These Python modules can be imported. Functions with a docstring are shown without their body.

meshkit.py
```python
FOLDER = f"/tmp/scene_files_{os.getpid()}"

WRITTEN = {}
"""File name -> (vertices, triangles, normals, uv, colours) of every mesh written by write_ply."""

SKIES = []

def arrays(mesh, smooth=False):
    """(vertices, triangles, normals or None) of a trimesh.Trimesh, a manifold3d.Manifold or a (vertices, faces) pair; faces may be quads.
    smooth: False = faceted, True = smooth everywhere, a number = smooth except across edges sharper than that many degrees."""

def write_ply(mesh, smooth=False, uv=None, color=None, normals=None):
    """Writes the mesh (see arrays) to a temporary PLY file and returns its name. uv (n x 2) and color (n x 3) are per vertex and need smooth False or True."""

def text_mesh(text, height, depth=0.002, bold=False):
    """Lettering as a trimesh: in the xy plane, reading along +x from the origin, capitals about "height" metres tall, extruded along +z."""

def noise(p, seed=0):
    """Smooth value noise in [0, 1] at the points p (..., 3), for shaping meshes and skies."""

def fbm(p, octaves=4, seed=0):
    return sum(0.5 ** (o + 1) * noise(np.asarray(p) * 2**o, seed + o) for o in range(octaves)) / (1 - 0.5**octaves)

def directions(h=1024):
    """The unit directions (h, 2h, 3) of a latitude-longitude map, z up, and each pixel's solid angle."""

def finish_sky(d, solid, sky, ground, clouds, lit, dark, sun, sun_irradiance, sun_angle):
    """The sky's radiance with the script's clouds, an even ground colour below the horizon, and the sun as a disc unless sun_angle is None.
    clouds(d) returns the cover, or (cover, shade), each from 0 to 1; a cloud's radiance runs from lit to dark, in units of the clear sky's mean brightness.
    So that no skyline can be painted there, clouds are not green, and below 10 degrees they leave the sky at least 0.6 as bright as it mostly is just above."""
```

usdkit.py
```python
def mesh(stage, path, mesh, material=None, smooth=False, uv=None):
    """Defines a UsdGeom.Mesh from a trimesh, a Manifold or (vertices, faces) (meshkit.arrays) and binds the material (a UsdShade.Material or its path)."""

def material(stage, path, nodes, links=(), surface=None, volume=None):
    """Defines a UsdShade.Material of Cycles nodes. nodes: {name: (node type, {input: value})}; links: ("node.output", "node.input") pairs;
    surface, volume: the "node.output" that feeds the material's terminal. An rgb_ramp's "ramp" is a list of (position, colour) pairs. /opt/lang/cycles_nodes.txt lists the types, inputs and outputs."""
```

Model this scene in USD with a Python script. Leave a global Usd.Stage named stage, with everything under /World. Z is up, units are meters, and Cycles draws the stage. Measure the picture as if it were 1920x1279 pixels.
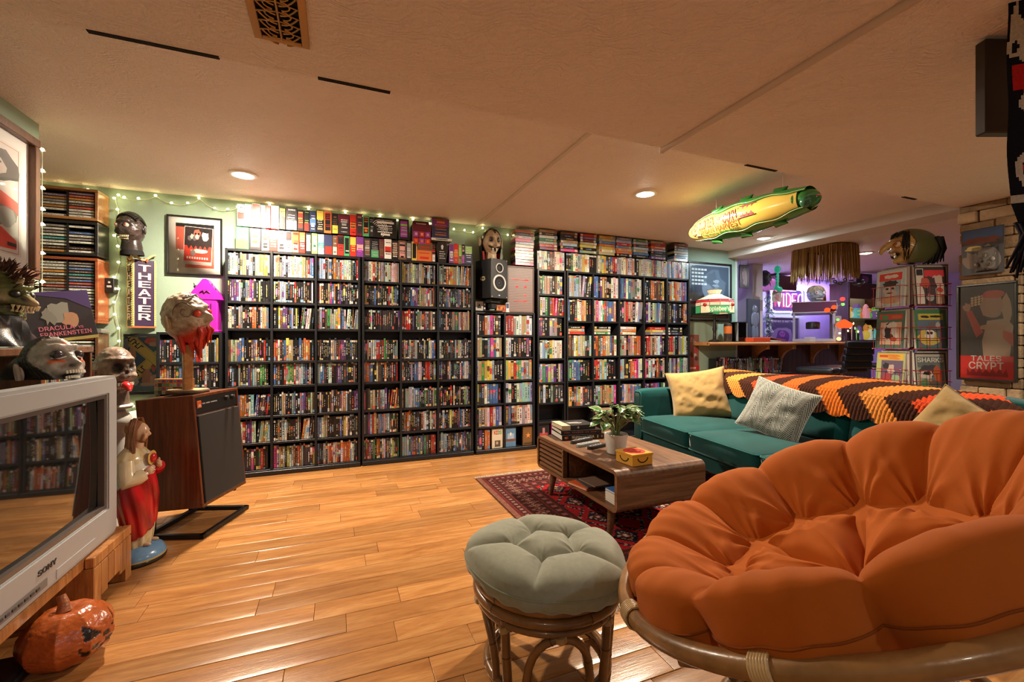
import math, numpy as np, trimesh, usdkit, meshkit
from pxr import Usd, UsdGeom, UsdLux, UsdShade, Gf, Sdf, Vt
import shapely.geometry as sg
import shapely.ops as so
import shapely.affinity as sa

stage = Usd.Stage.CreateInMemory()
UsdGeom.Xform.Define(stage, '/World')
pi, cos, sin = math.pi, math.cos, math.sin
V = lambda *a: np.array(a, float)

# ---------------------------------------------------------------- camera, light, exposure
YAW = 21.8
cam = UsdGeom.Camera.Define(stage, '/World/camera')
cam.CreateHorizontalApertureAttr(36.0)
cam.CreateVerticalApertureAttr(36.0 * 1279 / 1920)
cam.CreateFocalLengthAttr(36.0 * 825 / 1920)
cam.CreateClippingRangeAttr(Gf.Vec2f(0.02, 100))
cam.AddTranslateOp().Set(Gf.Vec3d(0, 0, 1.06))
cam.AddRotateXYZOp().Set(Gf.Vec3f(90, 0, -YAW))
cam.CreateExposureAttr(EXPOSURE := 0.9)

ZC, ZB, YB = 2.19, 2.0, 1.718           # ceiling, bulkhead underside, bulkhead far edge
YW = 4.12                               # back wall
WARM = (1.0, 0.84, 0.64)


def disk_light(name, p, r, power, col, spread=None):
    l = UsdLux.DiskLight.Define(stage, '/World/' + name)
    l.CreateRadiusAttr(r); l.CreateIntensityAttr(power / (pi * r * r)); l.CreateColorAttr(Gf.Vec3f(*col))
    l.AddTranslateOp().Set(Gf.Vec3d(*p))
    if spread:
        UsdLux.ShapingAPI.Apply(l.GetPrim()).CreateShapingConeAngleAttr(spread)


def sphere_light(name, p, r, power, col):
    l = UsdLux.SphereLight.Define(stage, '/World/' + name)
    l.CreateRadiusAttr(r); l.CreateIntensityAttr(power / (4 * pi * r * r)); l.CreateColorAttr(Gf.Vec3f(*col))
    l.AddTranslateOp().Set(Gf.Vec3d(*p))


def rect_light(name, p, w, h, power, col, rx=0, rz=0):
    l = UsdLux.RectLight.Define(stage, '/World/' + name)
    l.CreateWidthAttr(w); l.CreateHeightAttr(h); l.CreateIntensityAttr(power / (w * h)); l.CreateColorAttr(Gf.Vec3f(*col))
    l.AddTranslateOp().Set(Gf.Vec3d(*p)); l.AddRotateXYZOp().Set(Gf.Vec3f(rx, 0, rz))


# recessed lamps over media room and bar, then added warm fill and one unseen cool lamp
LAMPS = [((-0.585, 3.45, ZC), 15, WARM), ((2.2, 2.75, ZC), 17, WARM),
         ((4.35, 3.45, ZC), 4, (0.75, 0.95, 1.0)), ((6.3, 3.55, ZC), 3, (0.9, 0.85, 1.0)),
         ((-0.5, -0.9, ZB), 1.6, WARM), ((1.6, -1.2, ZB), 2.0, (0.62, 0.78, 1.0)), ((3.3, 0.5, ZB), 5, WARM)]
for i, (p, w, c) in enumerate(LAMPS):
    disk_light('recessed_light_%d' % i, (p[0], p[1], p[2] - 0.024), 0.06, w, c)
rect_light('bar_glow', (7.0, 5.20, 2.1), 3.2, 0.1, 9, (0.50, 0.28, 1.0), 20, 0)
rect_light('bar_corner_glow', (5.95, 5.38, 2.12), .7, 0.08, 2.2, (0.35, 0.85, 1.0), 25, 0)  # unseen cyan source, placed to light the upper left bar wall
dome = UsdLux.DomeLight.Define(stage, '/World/sky')  # faint warm ambient fill, added; no sky reaches the rooms
dome.CreateIntensityAttr(0.02); dome.CreateColorAttr(Gf.Vec3f(1.0, 0.85, 0.7))

# ---------------------------------------------------------------- geometry helper


def _chamfer_faces():
    pts = np.array([[sx * (0.8 if k != 0 else 1), sy * (0.8 if k != 1 else 1), sz * (0.8 if k != 2 else 1)] for sx in (-1, 1) for sy in (-1, 1) for sz in (-1, 1) for k in range(3)], float)
    h = trimesh.convex.convex_hull(pts)
    idx = [int(np.argmin(((pts - v) ** 2).sum(1))) for v in h.vertices]
    return np.array([[idx[i] for i in f] for f in h.faces])


CBF = _chamfer_faces()
CBS = np.array([[sx, sy, sz, k] for sx in (-1, 1) for sy in (-1, 1) for sz in (-1, 1) for k in range(3)], float)
BXV = np.array([[x, y, z] for x in (-.5, .5) for y in (-.5, .5) for z in (-.5, .5)])
BXF = np.array([[0, 1, 3], [0, 3, 2], [4, 6, 7], [4, 7, 5], [0, 4, 5], [0, 5, 1], [2, 3, 7], [2, 7, 6], [0, 2, 6], [0, 6, 4], [1, 5, 7], [1, 7, 3]])


def rot(ax, deg):
    a = math.radians(deg); c, s = cos(a), sin(a)
    return {'x': np.array([[1, 0, 0], [0, c, -s], [0, s, c]]), 'y': np.array([[c, 0, s], [0, 1, 0], [-s, 0, c]]), 'z': np.array([[c, -s, 0], [s, c, 0], [0, 0, 1]])}[ax]


def frame(o, x, y):
    """4x4: origin o, x axis, y axis (made square to x), z = x cross y"""
    x = V(*x); x /= np.linalg.norm(x); y = V(*y); y -= x * (x @ y); y /= np.linalg.norm(y)
    m = np.eye(4); m[:3, 0], m[:3, 1], m[:3, 2], m[:3, 3] = x, y, np.cross(x, y), o
    return m


class G:
    """vertices, faces and colours of one mesh; flat pieces keep their own corners, smooth ones share them"""

    def __init__(s):
        s.v, s.f, s.c, s.n = [], [], [], 0

    def add(s, v, f, col=(.5, .5, .5), flat=True):
        v, f = np.asarray(v, float), np.asarray(f, int)
        col = np.asarray(col, float)
        if f.shape[1] == 4:
            f = np.vstack([f[:, [0, 1, 2]], f[:, [0, 2, 3]]])
        if flat:
            if col.ndim == 2:
                col = col[f.ravel()]
            v = v[f.ravel()]; f = np.arange(len(v)).reshape(-1, 3)
        if col.ndim == 1:
            col = np.tile(col[:3], (len(v), 1))
        s.v.append(v); s.f.append(f + s.n); s.c.append(col); s.n += len(v)
        return s

    def box(s, c, d, col=(.5, .5, .5), ch=0, R=None):
        d = V(*d)
        if ch:
            ch = min(ch, d.min() * .45)
            v = CBS[:, :3] * (d / 2 - ch); v[np.arange(24), CBS[:, 3].astype(int)] = (CBS[np.arange(24), CBS[:, 3].astype(int)] * d[CBS[:, 3].astype(int)] / 2)
            f = CBF
        else:
            v, f = BXV * d, BXF
        if R is not None:
            v = v @ R.T
        return s.add(v + V(*c), f, col)

    def tube(s, p, r, col=(.5, .5, .5), n=8, closed=False, caps=True):
        p = np.asarray(p, float); m = len(p)
        r = np.broadcast_to(np.asarray(r, float), (m,))
        t = np.roll(p, -1, 0) - np.roll(p, 1, 0) if closed else np.gradient(p, axis=0)
        t /= np.maximum(np.linalg.norm(t, axis=1, keepdims=True), 1e-12)
        a = np.cross(t[0], [0, 0, 1.0]) if abs(t[0][2]) < .9 else np.cross(t[0], [1.0, 0, 0])
        fr = []
        for k in range(m):
            a = a - t[k] * (a @ t[k]); a /= np.linalg.norm(a); fr.append((a, np.cross(t[k], a)))
        an = np.arange(n) * 2 * pi / n
        v = np.array([p[k] + r[k] * (np.cos(an)[:, None] * fr[k][0] + np.sin(an)[:, None] * fr[k][1]) for k in range(m)]).reshape(-1, 3)
        mm = m if closed else m - 1
        i, j = np.meshgrid(np.arange(mm), np.arange(n), indexing='ij'); i2 = (i + 1) % m; j2 = (j + 1) % n
        f = np.stack([i * n + j, i * n + j2, i2 * n + j2, i2 * n + j], -1).reshape(-1, 4)
        s.add(v, f, col, False)
        if caps and not closed:
            for k, rev in ((0, 1), (m - 1, 0)):
                ring = v[k * n:k * n + n]; ff = np.array([[0, q, q + 1] for q in range(1, n - 1)])
                s.add(ring, ff[:, ::-1] if rev else ff, col)
        return s

    def cyl(s, a, b, r, r2=None, col=(.5, .5, .5), n=16):
        return s.tube([a, b], [r, r if r2 is None else r2], col, n)

    def lathe(s, prof, col=(.5, .5, .5), c=(0, 0, 0), n=24, M=None, flat=False):
        prof = np.asarray(prof, float); an = np.arange(n) * 2 * pi / n
        v = np.stack([prof[:, 0, None] * np.cos(an), prof[:, 0, None] * np.sin(an), np.repeat(prof[:, 1, None], n, 1)], -1).reshape(-1, 3)
        m = len(prof)
        i, j = np.meshgrid(np.arange(m - 1), np.arange(n), indexing='ij'); j2 = (j + 1) % n
        f = np.stack([i * n + j, i * n + j2, (i + 1) * n + j2, (i + 1) * n + j], -1).reshape(-1, 4)
        col = np.asarray(col, float)
        if col.ndim == 2:
            col = np.repeat(col, n, 0)
        if M is not None:
            v = v @ M[:3, :3].T + M[:3, 3]
        return s.add(v + V(*c), f, col, flat)

    def sph(s, c, r, col=(.5, .5, .5), n=2, R=None):
        m = ICO[n]; v = m.vertices * V(*(r if np.ndim(r) else (r, r, r)))
        if R is not None:
            v = v @ R.T
        return s.add(v + V(*c), m.faces, col, False)

    def grid(s, P, col=(.5, .5, .5), flat=False, cells=False):
        """P (a,b,3); cells: col is per cell (a-1,b-1,3)"""
        a, b = P.shape[:2]; i, j = np.meshgrid(np.arange(a - 1), np.arange(b - 1), indexing='ij')
        f = np.stack([i * b + j, (i + 1) * b + j, (i + 1) * b + j + 1, i * b + j + 1], -1).reshape(-1, 4)
        if cells:
            v = P.reshape(-1, 3)[f.ravel()]; k = len(f)
            return s.add(v, np.arange(4 * k).reshape(k, 4), np.repeat(np.asarray(col).reshape(-1, 3), 4, 0), False)
        return s.add(P.reshape(-1, 3), f, np.asarray(col).reshape(-1, 3) if np.ndim(col) == 3 else col, flat)

    def poly(s, pts, M, d=.002, col=(.5, .5, .5)):
        """extruded outline (shapely shape or points) in the frame M"""
        p = pts if hasattr(pts, 'geom_type') else sg.Polygon(pts)
        p = p.buffer(0)
        for g in getattr(p, 'geoms', [p]):
            if g.is_empty or g.area < 1e-9:
                continue
            m = trimesh.creation.extrude_polygon(g, d, engine='earcut')
            s.add(m.vertices @ M[:3, :3].T + M[:3, 3], m.faces, col)
        return s

    def rect(s, M, x0, y0, x1, y1, z, col):
        """a flat patch in frame M at height z"""
        v = np.array([[x0, y0, z], [x1, y0, z], [x1, y1, z], [x0, y1, z]]) @ M[:3, :3].T + M[:3, 3]
        return s.add(v, [[0, 1, 2], [0, 2, 3]], col)

    def text(s, t, h, M, col, d=.0015, bold=True, fit=None, center=True, shear=0):
        m = text_of(t, bold).copy(); m.apply_scale([h, h, 1]); m.vertices[:, 2] *= d / .002
        b = m.bounds
        if fit:
            m.vertices[:, 0] *= fit / (b[1][0] - b[0][0])
        b = m.bounds
        if center:
            m.vertices[:, 0] -= (b[0][0] + b[1][0]) / 2
        if shear:
            m.vertices[:, 0] += shear * m.vertices[:, 1]
        return s.add(m.vertices @ M[:3, :3].T + M[:3, 3], m.faces, col)

    def xf(s, M, t=None):
        M = np.asarray(M)
        for k in range(len(s.v)):
            s.v[k] = s.v[k] @ M[:3, :3].T + (M[:3, 3] if M.shape[0] == 4 else 0) + (V(*t) if t is not None else 0)
        return s

    def join(s, o):
        for v, f, c in zip(o.v, o.f, o.c):
            base = f.min() if len(f) else 0
            s.v.append(v); s.f.append(f - base + s.n); s.c.append(c); s.n += len(v)
        return s

    def arrays(s):
        return np.vstack(s.v), np.vstack(s.f), np.vstack(s.c)


ICO = {k: trimesh.creation.icosphere(k, 1.0) for k in (1, 2, 3, 4, 5)}
_txt = {}


def text_of(t, bold):
    if (t, bold) not in _txt:
        _txt[t, bold] = meshkit.text_mesh(t, 1.0, .002, bold)
    return _txt[t, bold]


used, NM = {}, {}


def numbered(parent, name):
    k = used.get((parent, name), 0); used[parent, name] = k + 1
    return f'{parent}/{name}' + ('' if k == 0 else '_%03d' % k)


def tag(path, label=None, cat=None, group=None, kind=None):
    p = stage.GetPrimAtPath(path)
    for k, v in (('label', label), ('category', cat), ('group', group), ('kind', kind)):
        if v:
            p.SetCustomDataByKey(k, v)
    return path


def put(name, g, mat, parent='/World', label=None, cat=None, group=None, kind=None):
    v, f, c = g.arrays() if isinstance(g, G) else g
    path = numbered(parent, name)
    m = UsdGeom.Mesh.Define(stage, path)
    m.CreatePointsAttr(Vt.Vec3fArray.FromNumpy(v.astype(np.float32)))
    m.CreateFaceVertexCountsAttr(Vt.IntArray.FromNumpy(np.full(len(f), 3, np.int32)))
    m.CreateFaceVertexIndicesAttr(Vt.IntArray.FromNumpy(f.astype(np.int32).ravel()))
    m.CreateSubdivisionSchemeAttr('none')
    n = np.zeros_like(v); fn = np.cross(v[f[:, 1]] - v[f[:, 0]], v[f[:, 2]] - v[f[:, 0]])
    for k in range(3):
        np.add.at(n, f[:, k], fn)
    l = np.linalg.norm(n, axis=1, keepdims=True); n = np.where(l > 1e-14, n / np.maximum(l, 1e-14), [0, 0, 1.0])
    m.CreateNormalsAttr(Vt.Vec3fArray.FromNumpy(n.astype(np.float32))); m.SetNormalsInterpolation('vertex')
    if MATS[mat][1]:
        UsdGeom.PrimvarsAPI(m).CreatePrimvar('col', Sdf.ValueTypeNames.Color3fArray, 'vertex').Set(Vt.Vec3fArray.FromNumpy(c.astype(np.float32)))
    UsdShade.MaterialBindingAPI.Apply(m.GetPrim()).Bind(MATS[mat][0])
    return tag(path, label, cat, group, kind)


def thing(name, label, cat, loc=(0, 0, 0), rz=0, group=None, kind=None, scale=None):
    path = numbered('/World', name)
    x = UsdGeom.Xform.Define(stage, path)
    x.AddTranslateOp().Set(Gf.Vec3d(*map(float, loc)))
    if rz:
        x.AddRotateZOp().Set(float(rz))
    if scale:
        x.AddScaleOp().Set(Gf.Vec3f(scale, scale, scale))
    return tag(path, label, cat, group, kind)


def copy_of(src, label, loc, rz=0, group=None, cat=None):
    path = numbered('/World', src.split('/')[-1])
    x = UsdGeom.Xform.Define(stage, path)
    x.GetPrim().GetReferences().AddInternalReference(src)
    x.ClearXformOpOrder(); x.AddTranslateOp().Set(Gf.Vec3d(*map(float, loc)))
    r = x.AddRotateZOp() if not x.GetPrim().HasAttribute('xformOp:rotateZ') else UsdGeom.XformOp(x.GetPrim().GetAttribute('xformOp:rotateZ'))
    r.Set(float(rz))
    x.SetXformOpOrder([UsdGeom.XformOp(x.GetPrim().GetAttribute('xformOp:translate')), r])
    x.GetPrim().SetInstanceable(True)
    return tag(path, label, cat, group)


# ---------------------------------------------------------------- materials
MATS = {}


def mat(name, nodes, links, out='p.BSDF', col=False):
    MATS[name] = (usdkit.material(stage, '/World/Looks/' + name, nodes, links, surface=out), col)


def vc(name, rough=.5, spec=.5, bump=0, bs=150, mott=0, ms=25, metal=0, sheen=0, coat=0, stretch=None, trans=0):
    """paint that takes its colour from the mesh"""
    nd = {'a': ('attribute', {'attribute': 'col'}), 'g': ('texture_coordinate', {}),
          'p': ('principled_bsdf', dict(roughness=rough, specular_ior_level=spec, metallic=metal, sheen_weight=sheen, coat_weight=coat, transmission_weight=trans))}
    lk = []
    src = 'a.color'; vec = 'g.object'
    if stretch:
        nd['m'] = ('mapping', {'scale': stretch}); lk.append(('g.object', 'm.vector')); vec = 'm.vector'
    if mott:
        nd['n'] = ('noise_texture', dict(scale=ms, detail=4, roughness=.65)); nd['r'] = ('rgb_ramp', {'ramp': [(.3, (1 - mott,) * 3), (.7, (1 + mott * .5,) * 3)]})
        nd['x'] = ('mix', {'mix_type': 'multiply', 'fac': 1.0})
        lk += [(vec, 'n.vector'), ('n.fac', 'r.fac'), ('a.color', 'x.color1'), ('r.color', 'x.color2')]; src = 'x.color'
    lk.append((src, 'p.base_color'))
    if bump:
        nd['bn'] = ('noise_texture', dict(scale=bs, detail=3)); nd['b'] = ('bump', dict(strength=1.0, distance=bump))
        lk += [(vec, 'bn.vector'), ('bn.fac', 'b.height'), ('b.normal', 'p.normal')]
    mat(name, nd, lk, col=True)


def wood(name, c1, c2, c3, scale=(1, 1, 1), ns=6, rough=.4, bump=.0006, spec=.5, fine=60, rnd=True, coat=0):
    """grain stretched along the axis with the small scale; each mesh gets its own cut"""
    nd = {'g': ('texture_coordinate', {}), 'o': ('object_info', {}), 'ov': ('combine_xyz', {}), 'k': ('math', {'math_type': 'multiply', 'value2': 37.0}),
          'm': ('mapping', {'scale': scale}), 'n': ('noise_texture', dict(scale=ns, detail=5, roughness=.6, distortion=1.2)),
          'f': ('noise_texture', dict(scale=fine, detail=3, roughness=.7)), 'r': ('rgb_ramp', {'ramp': [(.28, c1), (.5, c2), (.72, c3)]}),
          'x': ('mix', {'mix_type': 'multiply', 'fac': .35}), 'fr': ('rgb_ramp', {'ramp': [(.35, (.55,) * 3), (.65, (1.15,) * 3)]}),
          'h': ('hsv', {'hue': .5, 'saturation': 1.0}), 'mr': ('map_range', dict(from_min=0, from_max=1, to_min=.78 if rnd else 1, to_max=1.15 if rnd else 1)),
          'b': ('bump', dict(strength=1.0, distance=bump)), 'p': ('principled_bsdf', dict(roughness=rough, specular_ior_level=spec, coat_weight=coat, coat_roughness=.12))}
    lk = [('o.random', 'k.value1'), ('k.value', 'ov.x'), ('k.value', 'ov.y'), ('k.value', 'ov.z'), ('g.object', 'm.vector'), ('ov.vector', 'm.location'),
          ('m.vector', 'n.vector'), ('m.vector', 'f.vector'), ('n.fac', 'r.fac'), ('f.fac', 'fr.fac'), ('r.color', 'x.color1'), ('fr.color', 'x.color2'),
          ('x.color', 'h.color'), ('o.random', 'mr.value'), ('mr.result', 'h.value'), ('h.color', 'p.base_color'), ('f.fac', 'b.height'), ('b.normal', 'p.normal')]
    mat(name, nd, lk)


def plain(name, c, rough=.5, metal=0, spec=.5, **k):
    mat(name, {'p': ('principled_bsdf', dict(base_color=c, roughness=rough, metallic=metal, specular_ior_level=spec, **k))}, [])


def glow(name, c, s):
    mat(name, {'e': ('emission', dict(color=c, strength=s))}, [], 'e.emission')
# ---------------------------------------------------------------- the materials of the place
def ceiling_mat():
    nd = {'g': ('geometry', {}), 'm': ('mapping', {'scale': (1, 1, 1)}), 'n': ('noise_texture', dict(scale=5, detail=2)),
          'd': ('mix', {'mix_type': 'linear_light', 'fac': .12}), 'w': ('wave_texture', dict(wave_type='rings', rings_direction='z', scale=14, distortion=9, detail=3, detail_scale=1.4)),
          'f': ('noise_texture', dict(scale=46, detail=4, distortion=2.2)), 'x': ('math', {'math_type': 'multiply_add', 'value2': .35}),
          'b': ('bump', dict(strength=1.0, distance=.007)), 'p': ('principled_bsdf', dict(base_color=(.80, .70, .635), roughness=.62, specular_ior_level=.35))}
    lk = [('g.position', 'n.vector'), ('g.position', 'd.color1'), ('n.color', 'd.color2'), ('d.color', 'w.vector'), ('g.position', 'f.vector'), ('w.fac', 'x.value1'), ('f.fac', 'x.value3'), ('x.value', 'b.height'), ('b.normal', 'p.normal')]
    mat('ceiling_plaster', nd, lk)


ceiling_mat()
vc('paint', .45); vc('gloss', .18, .6); vc('matte', .8, .2); vc('print', .35, .4); vc('cloth', .9, .15, .00022, 900, .10, 60, sheen=.3)
vc('spine', .3, .5, 0, mott=.25, ms=140); vc('latex', .42, .5, .0014, 160, .3, 40); vc('latex_gloss', .22, .6, .001, 120, .25, 30)
vc('stone', .9, .2, .006, 60, .35, 9); vc('wall_paint', .75, .25, .0006, 120, .05, 3); vc('black_board', .38, .45, .0004, 200, .1, 30)
vc('rug_pile', .95, .1, .003, 420, .35, 120); vc('velvet', .85, .1, .0004, 300, .18, 7, sheen=.15); vc('leather', .32, .5, .0008, 260); vc('plastic', .35, .5, .00015, 900)
vc('chrome', .15, .5, metal=1); vc('orange_cotton', .88, .12, .0002, 900, .06, 14, sheen=.03); vc('yarn', .9, .1, .0012, 350, .25, 160)
vc('porcelain', .2, .6, .0003, 40, .1, 22); vc('rattan', .3, .5, .0008, 40, .45, 9, stretch=(1, 1, 1), coat=.35)
wood('floor_oak', (.30, .115, .030), (.45, .198, .060), (.57, .295, .105), (.55, 5, 5), 3.2, .26, .0005, .5, 26)
wood('walnut', (.085, .036, .016), (.155, .072, .034), (.24, .125, .065), (9, .7, 9), 3.0, .38, .0003, .45, 30, False)
wood('walnut_x', (.085, .036, .016), (.155, .072, .034), (.24, .125, .065), (.7, 9, 9), 3.0, .38, .0003, .45, 30, False)
wood('teak_v', (.085, .022, .008), (.15, .042, .015), (.21, .066, .024), (12, 12, .6), 3.0, .3, .0002, .5, 30, False)
wood('acacia', (.21, .075, .02), (.40, .165, .05), (.55, .27, .10), (10, 10, .8), 2.6, .35, .0004, .5, 24)
wood('bar_oak', (.36, .15, .05), (.48, .22, .085), (.58, .29, .13), (.6, 9, 9), 3, .3, .0003, .5, 26, False)
wood('cherry_v', (.035, .010, .007), (.065, .018, .011), (.10, .03, .018), (10, 10, .7), 3, .35, .0003, .5, 26, False)
wood('rack_oak', (.26, .10, .03), (.36, .16, .05), (.44, .21, .075), (.8, 8, 8), 4, .35, .0002, .5, 30, False)
wood('rack_mahogany', (.20, .045, .016), (.30, .075, .024), (.38, .11, .035), (.8, 8, 8), 4, .35, .0002, .5, 30, False)
wood('frame_wood', (.07, .028, .013), (.12, .05, .022), (.17, .075, .035), (6, 6, .8), 4, .35, .0003, .5, 30, False)
mat('glass_pane', {'t': ('transparent_bsdf', {'color': (1, 1, 1)}), 'g': ('glossy_bsdf', {'roughness': .03, 'color': (1, 1, 1)}), 'f': ('fresnel', {'IOR': 1.45}), 'x': ('mix_closure', {})},
    [('f.fac', 'x.fac'), ('t.BSDF', 'x.closure1'), ('g.BSDF', 'x.closure2')], 'x.closure')
plain('tv_glass', (.012, .013, .013), .045, 0, .9, coat_weight=1.0, coat_roughness=.03)
plain('brass', (.42, .25, .09), .38, .9); plain('black_metal', (.012, .012, .013), .4, .3); plain('dark', (.006, .006, .006), .9)
glow('lamp_face', (1.0, .92, .78), 45); glow('lamp_face_cool', (.65, .93, 1.0), 14); glow('bulb_glow', (1.0, .84, .38), 13)
glow('neon_red', (1.0, .14, .27), 6); glow('neon_white', (.85, .86, 1.0), 9); glow('purple_strip', (.75, .22, 1.0), 10); glow('red_glow', (1.0, .04, .03), 1.6); glow('orange_glow', (1.0, .07, .015), 1.1)
glow('green_glow', (.2, 1.0, .1), 1.2); glow('amber_glow', (1.0, .42, .10), 2.5); glow('flame_glow', (1.0, .45, .12), 10); glow('shelf_lamp', (1.0, .9, .65), 14); mat('magenta_house', {'p': ('principled_bsdf', dict(base_color=(.40, .012, .29), roughness=.35, emission_color=(.8, .02, .58), emission_strength=.04))}, [])

# ---------------------------------------------------------------- floor, ceiling, walls
rng = np.random.default_rng(11)
fl = thing('floor', 'honey coloured hand-scraped hardwood floor of random length planks', 'floor', kind='structure')
put('subfloor', G().box((3.2, 2.2, -.03), (11.4, 9.2, .03), (.03, .012, .004)), 'matte', fl)
PW = .118


def plank(x0, x1, y0, y1):
    g = G(); b = .0022; z = 0
    # slightly cupped top with eased edges
    ys = np.array([y0 + .0011, y0 + b, (y0 * 3 + y1) / 4, (y0 + y1) / 2, (y0 + 3 * y1) / 4, y1 - b, y1 - .0011])
    zs = np.array([-.003, -.0007, -.0001, .0, -.0001, -.0007, -.003]) + rng.uniform(-.0008, .0003)
    xs = np.array([x0 + .0005, x0 + b, x1 - b, x1 - .0005]); ez = np.array([-.0025, 0, 0, -.0025])
    P = np.stack(np.broadcast_arrays(xs[:, None], ys[None], zs[None] + ez[:, None]), -1)
    return g.grid(P)


stuff = G(); nplank = 0; y = -2.3
row = 0
while y < 6.5:
    x = -2.4 - rng.uniform(0, .9)
    while x < 8.8:
        L = rng.choice([.32, .45, .6, .8, 1.0, 1.2]) * rng.uniform(.9, 1.1); x1 = min(x + L, 8.9)
        cx, cy = (x + x1) / 2, y + PW / 2
        fwd = cx * .3714 + cy * .9285; lat = cx * .9285 - cy * .3714
        vis = fwd > 1.2 and abs(lat) < fwd * 1.3 + .3 and cy < 3.98 and cx < 2.5 and cx > -1.5
        if vis and nplank < 296:
            put('plank', plank(x, x1, y, y + PW), 'floor_oak', fl); nplank += 1
        else:
            p = plank(x, x1, y, y + PW); stuff.join(p)
        x = x1
    y += PW; row += 1
put('plank_field', stuff, 'floor_oak', fl, kind='stuff')

SAGE, MINT = (.30, .40, .315), (.30, .52, .44)
ce = thing('ceiling', 'warm white ceiling with swirled plaster texture', 'ceiling', kind='structure')
put('ceiling_panel', G().box((3.3, 4.1, ZC + .05), (12.6, 5.2, .1)), 'ceiling_plaster', ce)
bh = thing('trim_1', 'dropped swirl-plastered bulkhead across the near half of the ceiling', 'ceiling bulkhead', kind='structure')
put('bulkhead', G().box((3.3, (YB - 2.6) / 2, ZB + .12), (12.6, YB + 2.6, .24)), 'ceiling_plaster', bh)
for k, (x0, x1) in enumerate(((-.70, -.36), (-.06, .19), (2.03, 2.26), (3.43, 3.57))):   # black slots under the edge
    put('edge_slot', G().box(((x0 + x1) / 2, YB - .002, ZB + .004), (x1 - x0, .018, .012), (.01, .01, .01)), 'matte', bh)
st = thing('trim_2', 'painted seam batten running along the bulkhead underside', 'ceiling batten', kind='structure')
put('batten', G().tube([(1.43, -2.4, ZB - .004), (1.468, .75, ZB - .004), (1.487, YB + .012, ZB - .004)], .016, (.55, .47, .40), 8), 'paint', st)
put('end_cap', G().box((1.487, YB + .016, ZB - .006), (.03, .01, .03), (.85, .83, .78), .003), 'paint', st)
st = thing('trim_3', 'thin painted batten on the ceiling running to the back wall', 'ceiling batten', kind='structure')
put('batten', G().box((1.275, 2.9, ZC - .006), (.022, 2.46, .014), (.60, .52, .44), .003), 'paint', st)
bm = thing('trim_4', 'white header beam across the ceiling between media room and bar', 'beam', kind='structure')
put('beam', G().box((4.72, 3.2, ZC - .045), (.30, 4.4, .09), (.60, .55, .50)), 'wall_paint', bm)


def wall(name, label, c, d, col):
    t = thing(name, label, 'wall', kind='structure'); put('wall_face', G().box(c, d, col), 'wall_paint', t); return t


wall('wall_back', 'sage green back wall behind the bookcases', (1.2, YW + .06, 1.15), (7.0, .12, 2.3), SAGE)
wall('wall_left', 'sage green left wall with the tall framed poster', (-1.54, .35, 1.15), (.2, 5.4, 2.3), SAGE)
wall('wall_nook', 'sage green side of the alcove behind the wall racks', (-2.30, 3.6, 1.15), (.1, 1.4, 2.3), SAGE)
wall('wall_front', 'plain wall behind the camera', (3.3, -2.4, 1.15), (12.6, .1, 2.3), (.5, .47, .42))
wall('wall_far', 'end wall of the bar room', (9.55, 2.0, 1.15), (.1, 9.0, 2.3), (.45, .42, .5))
wall('wall_bar', 'pale wall behind the bar lit blue and violet', (7.1, 5.50, 1.15), (4.9, .1, 2.3), (.42, .46, .60))
bb = thing('baseboard_back', 'white baseboard along the back wall', 'baseboard', kind='structure')
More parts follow.
